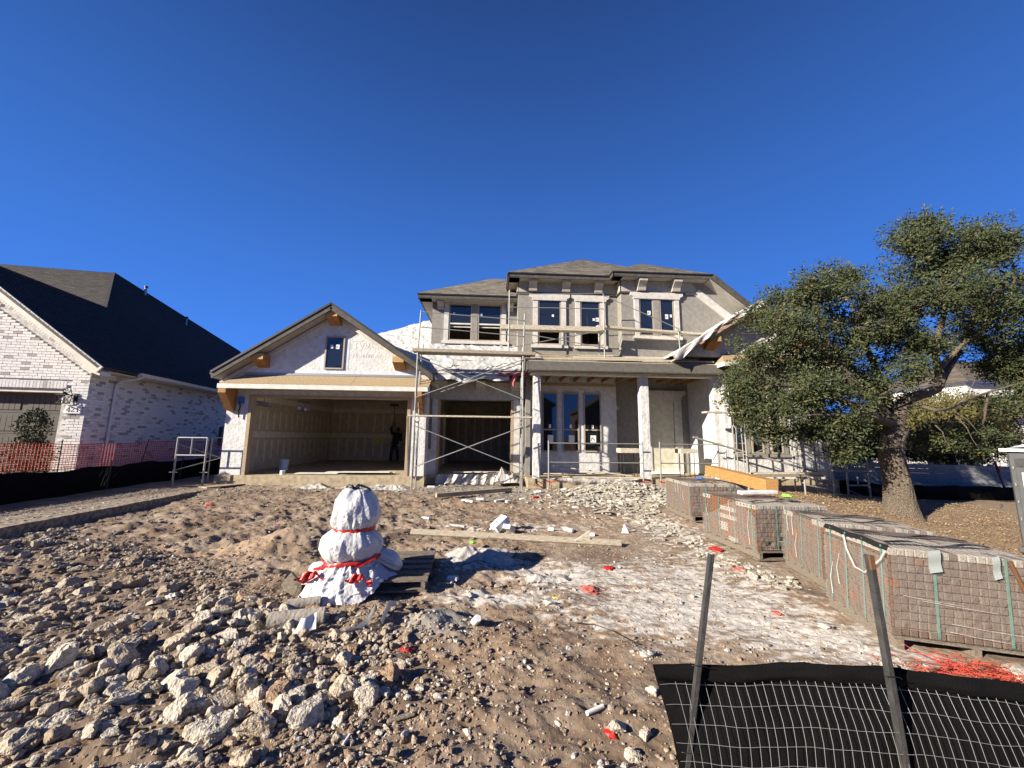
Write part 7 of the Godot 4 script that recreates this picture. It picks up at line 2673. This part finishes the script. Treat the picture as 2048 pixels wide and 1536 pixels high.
# ---------------------------------------------------------------- the worker
func flesh(bones: Array, cell: float, k: float) -> ArrayMesh:  # smooth union of tapered capsules, meshed as surface nets
	var lo := Vector3(1e9, 1e9, 1e9)
	var hi := -lo
	for b: Array in bones:
		var r := maxf(b[2], b[3]) + k + cell * 2
		for p: Vector3 in [b[0], b[1]]:
			lo = lo.min(p - Vector3.ONE * r)
			hi = hi.max(p + Vector3.ONE * r)
	var n := Vector3i(((hi - lo) / cell).ceil()) + Vector3i.ONE
	var f := PackedFloat32Array()
	f.resize(n.x * n.y * n.z)
	f.fill(1.0)
	for b: Array in bones:
		var a: Vector3 = b[0]
		var d: Vector3 = b[1] - a
		var dd := maxf(d.length_squared(), 1e-9)
		var r := maxf(b[2], b[3]) + k + cell * 2
		var s := Vector3i(((a.min(b[1]) - Vector3.ONE * r - lo) / cell).floor()).clamp(Vector3i.ZERO, n - Vector3i.ONE)
		var e := Vector3i(((a.max(b[1]) + Vector3.ONE * r - lo) / cell).ceil()).clamp(Vector3i.ZERO, n - Vector3i.ONE)
		for z in range(s.z, e.z + 1):
			for y in range(s.y, e.y + 1):
				for x in range(s.x, e.x + 1):
					var p := lo + Vector3(x, y, z) * cell
					var t := clampf((p - a).dot(d) / dd, 0.0, 1.0)
					var v := p.distance_to(a + d * t) - lerpf(b[2], b[3], t)
					var i := (z * n.y + y) * n.x + x
					var h := maxf(k - absf(f[i] - v), 0.0) / k
					f[i] = minf(f[i], v) - h * h * k * 0.25
	var index := {}
	var vs := PackedVector3Array()
	var step := [1, n.x, n.x * n.y]
	for z in n.z - 1:
		for y in n.y - 1:
			for x in n.x - 1:
				var i := (z * n.y + y) * n.x + x
				var sum := Vector3.ZERO
				var cnt := 0
				for q in 12:
					var ax := q / 4
					var o1 := q & 1
					var o2 := (q >> 1) & 1
					var c0 := Vector3i.ZERO
					c0[(ax + 1) % 3] = o1
					c0[(ax + 2) % 3] = o2
					var j: int = i + c0.x * step[0] + c0.y * step[1] + c0.z * step[2]
					var u := f[j]
					var w: float = f[j + step[ax]]
					if (u < 0) != (w < 0):
						var p := Vector3(c0)
						p[ax] += u / (u - w)
						sum += p
						cnt += 1
				if cnt:
					index[i] = vs.size()
					vs.append(lo + (Vector3(x, y, z) + sum / cnt) * cell)
	var tris := PackedInt32Array()
	for z in range(1, n.z - 1):
		for y in range(1, n.y - 1):
			for x in range(1, n.x - 1):
				var i := (z * n.y + y) * n.x + x
				for ax in 3:
					var j: int = i + step[ax]
					if (f[i] < 0) != (f[j] < 0):
						var s1: int = step[(ax + 1) % 3]
						var s2: int = step[(ax + 2) % 3]
						var q := [index.get(i, -1), index.get(i - s1, -1), index.get(i - s1 - s2, -1), index.get(i - s2, -1)]
						if q.min() < 0:
							continue
						if f[i] < 0:
							q.reverse()
						for m: int in [q[0], q[1], q[2], q[0], q[2], q[3]]:
							tris.append(m)
	var st := SurfaceTool.new()
	st.begin(Mesh.PRIMITIVE_TRIANGLES)
	st.set_smooth_group(0)
	for p in vs:
		st.add_vertex(p)
	for m in tris:
		st.add_index(m)
	st.generate_normals()
	return st.commit()


func hand_bones(wrist: Vector3, along: Vector3, across: Vector3, curl: Vector3) -> Array:
	var out := []
	var palm := wrist + along * 0.085
	out.append([wrist, palm, 0.026, 0.032])
	out.append([wrist + across * 0.02, palm + across * 0.02, 0.018, 0.016])
	for i in 4:
		var root := palm + across * (0.03 - i * 0.02) + along * 0.005
		var l: float = [0.034, 0.04, 0.038, 0.03][i]
		var mid := root + along * l + curl * 0.012
		var tip := mid + along * l * 0.3 + curl * l
		var end := tip - along * l * 0.5 + curl * 0.006
		out.append([root, mid, 0.0095, 0.009])
		out.append([mid, tip, 0.009, 0.0085])
		out.append([tip, end, 0.0085, 0.0075])
	var th := wrist + along * 0.035 + across * 0.03
	out.append([th, th + across * 0.03 + along * 0.02 + curl * 0.02, 0.012, 0.011])
	out.append([th + across * 0.03 + along * 0.02 + curl * 0.02, th + across * 0.025 + along * 0.045 + curl * 0.04, 0.011, 0.009])
	return out


func worker() -> void:
	var t := thing("person", "worker in dark clothes raising a long sanding pole against the garage wall", "person", Vector3(-4.6, 0.4, -18.75), 0.25)
	t.scale = Vector3.ONE * 0.95
	var V := func(x: float, y: float, z: float) -> Vector3: return Vector3(x, y, z)
	var pelvis := Vector3(0.02, 0.9, 0)
	var chest := Vector3(0.08, 1.24, -0.03)
	var neck := Vector3(0.12, 1.43, -0.04)
	var sl := Vector3(-0.1, 1.38, -0.04)
	var sr := Vector3(0.27, 1.33, -0.02)
	var el := Vector3(-0.2, 1.6, -0.14)
	var hl := Vector3(-0.13, 1.84, -0.2)
	var er := Vector3(0.3, 1.08, -0.1)
	var hr := Vector3(0.02, 1.2, -0.27)
	var kl := Vector3(-0.12, 0.5, -0.03)
	var kr := Vector3(0.16, 0.5, -0.04)
	var fl := Vector3(-0.15, 0.07, 0.02)
	var fr := Vector3(0.2, 0.07, 0.02)
	var head := Vector3(0.14, 1.56, -0.06)
	var body := flesh([[pelvis, chest, 0.13, 0.15], [chest, neck, 0.13, 0.06], [neck, head, 0.055, 0.07], [head + Vector3(0, 0.03, 0.01), head + Vector3(0, 0.045, -0.02), 0.095, 0.09], [head + Vector3(0, -0.05, -0.05), head + Vector3(0, -0.06, -0.06), 0.055, 0.045], [head + Vector3(0, -0.005, -0.1), head + Vector3(0, -0.025, -0.118), 0.014, 0.017], [head + Vector3(-0.092, -0.0, 0.0), head + Vector3(-0.096, 0.03, 0.01), 0.015, 0.018], [head + Vector3(0.092, 0.0, 0.0), head + Vector3(0.096, 0.03, 0.01), 0.015, 0.018], [sl, el, 0.055, 0.042], [el, hl, 0.042, 0.028], [sr, er, 0.055, 0.042], [er, hr, 0.042, 0.028], [pelvis + Vector3(-0.08, -0.03, 0), kl, 0.09, 0.06], [kl, fl, 0.058, 0.04], [pelvis + Vector3(0.08, -0.03, 0), kr, 0.09, 0.06], [kr, fr, 0.058, 0.04]], 0.02, 0.03)
	part(t, "body", body, M.skin)
	part(t, "hand", flesh(hand_bones(hl, Vector3(0.25, 0.95, -0.15).normalized(), Vector3(0.1, 0.1, 1).normalized(), Vector3(1, -0.2, 0).normalized()), 0.005, 0.006), M.skin)
	part(t, "hand", flesh(hand_bones(hr, Vector3(-0.9, 0.3, -0.2).normalized(), Vector3(0, 1, 0.2).normalized(), Vector3(-0.2, 0, -1).normalized()), 0.005, 0.006), M.skin)
	part(t, "shirt", flesh([[pelvis + Vector3(0, -0.02, 0), chest, 0.155, 0.17], [chest, neck + Vector3(0, -0.05, 0), 0.15, 0.08], [sl, el, 0.075, 0.062], [sr, er, 0.075, 0.062], [el, el.lerp(hl, 0.7), 0.06, 0.048], [er, er.lerp(hr, 0.6), 0.06, 0.048], [sl, sr, 0.08, 0.08]], 0.02, 0.03), M.shirt)
	part(t, "trousers", flesh([[pelvis + Vector3(-0.06, 0.0, 0), pelvis + Vector3(0.06, 0, 0), 0.145, 0.145], [pelvis + Vector3(-0.08, -0.03, 0), kl, 0.108, 0.078], [kl, fl + Vector3(0, 0.03, 0), 0.078, 0.068], [pelvis + Vector3(0.08, -0.03, 0), kr, 0.108, 0.078], [kr, fr + Vector3(0, 0.03, 0), 0.078, 0.068]], 0.02, 0.03), M.jeans)
	part(t, "hair", flesh([[head + Vector3(0, 0.06, 0.03), head + Vector3(0, 0.065, -0.01), 0.092, 0.09], [head + Vector3(0, 0.0, 0.05), head + Vector3(0, 0.05, 0.05), 0.07, 0.08]], 0.016, 0.02), M.hair)
	for f: Vector3 in [fl, fr]:
		part(t, "shoe", flesh([[f + Vector3(0, -0.02, 0.03), f + Vector3(0, -0.03, -0.14), 0.05, 0.04]], 0.012, 0.01), M.black_plastic)
	var bag := MB.new()
	bag.chamfer(Vector3(-0.16, 0.86, 0.05), Vector3(0.1, 0.18, 0.14), 0.02)
	part(t, "tool_pouch", bag, M.cedar_end)
	bag = MB.new()
	bag.chamfer(Vector3(0.17, 0.84, 0.06), Vector3(0.08, 0.15, 0.12), 0.02)
	part(t, "tool_pouch", bag, M.plank_pale)
	# his pole
	var s := thing("sanding_pole", "long sanding pole with flat head held up by the worker", "tool")
	var top := Vector3(-4.78, 3.08, -19.1)
	var low: Vector3 = t.transform * Vector3(0.02, 1.16, -0.32)
	pole(s, "shaft", low + (low - top) * 0.15, top, 0.015, M.black_iron)
	var hd := MB.new()
	hd.box(top + Vector3(0, 0.03, 0), Vector3(0.42, 0.1, 0.05))
	part(s, "pad", hd, M.black_iron)
	# paper stuck on the back wall
	var yp := MB.new()
	yp.grid(6, 6, func(u: float, v: float) -> Vector3: return Vector3(-5.75 + 0.42 * u, 1.22 + 0.28 * v - 0.08 * (1.0 - v) * sin(u * 7.0), -19.33 + 0.01 * sin(u * 8.0)))
	solo("yellow_notice", yp, M.yellow_paper, "yellow paper notice stuck to the garage's back wall", "paper")
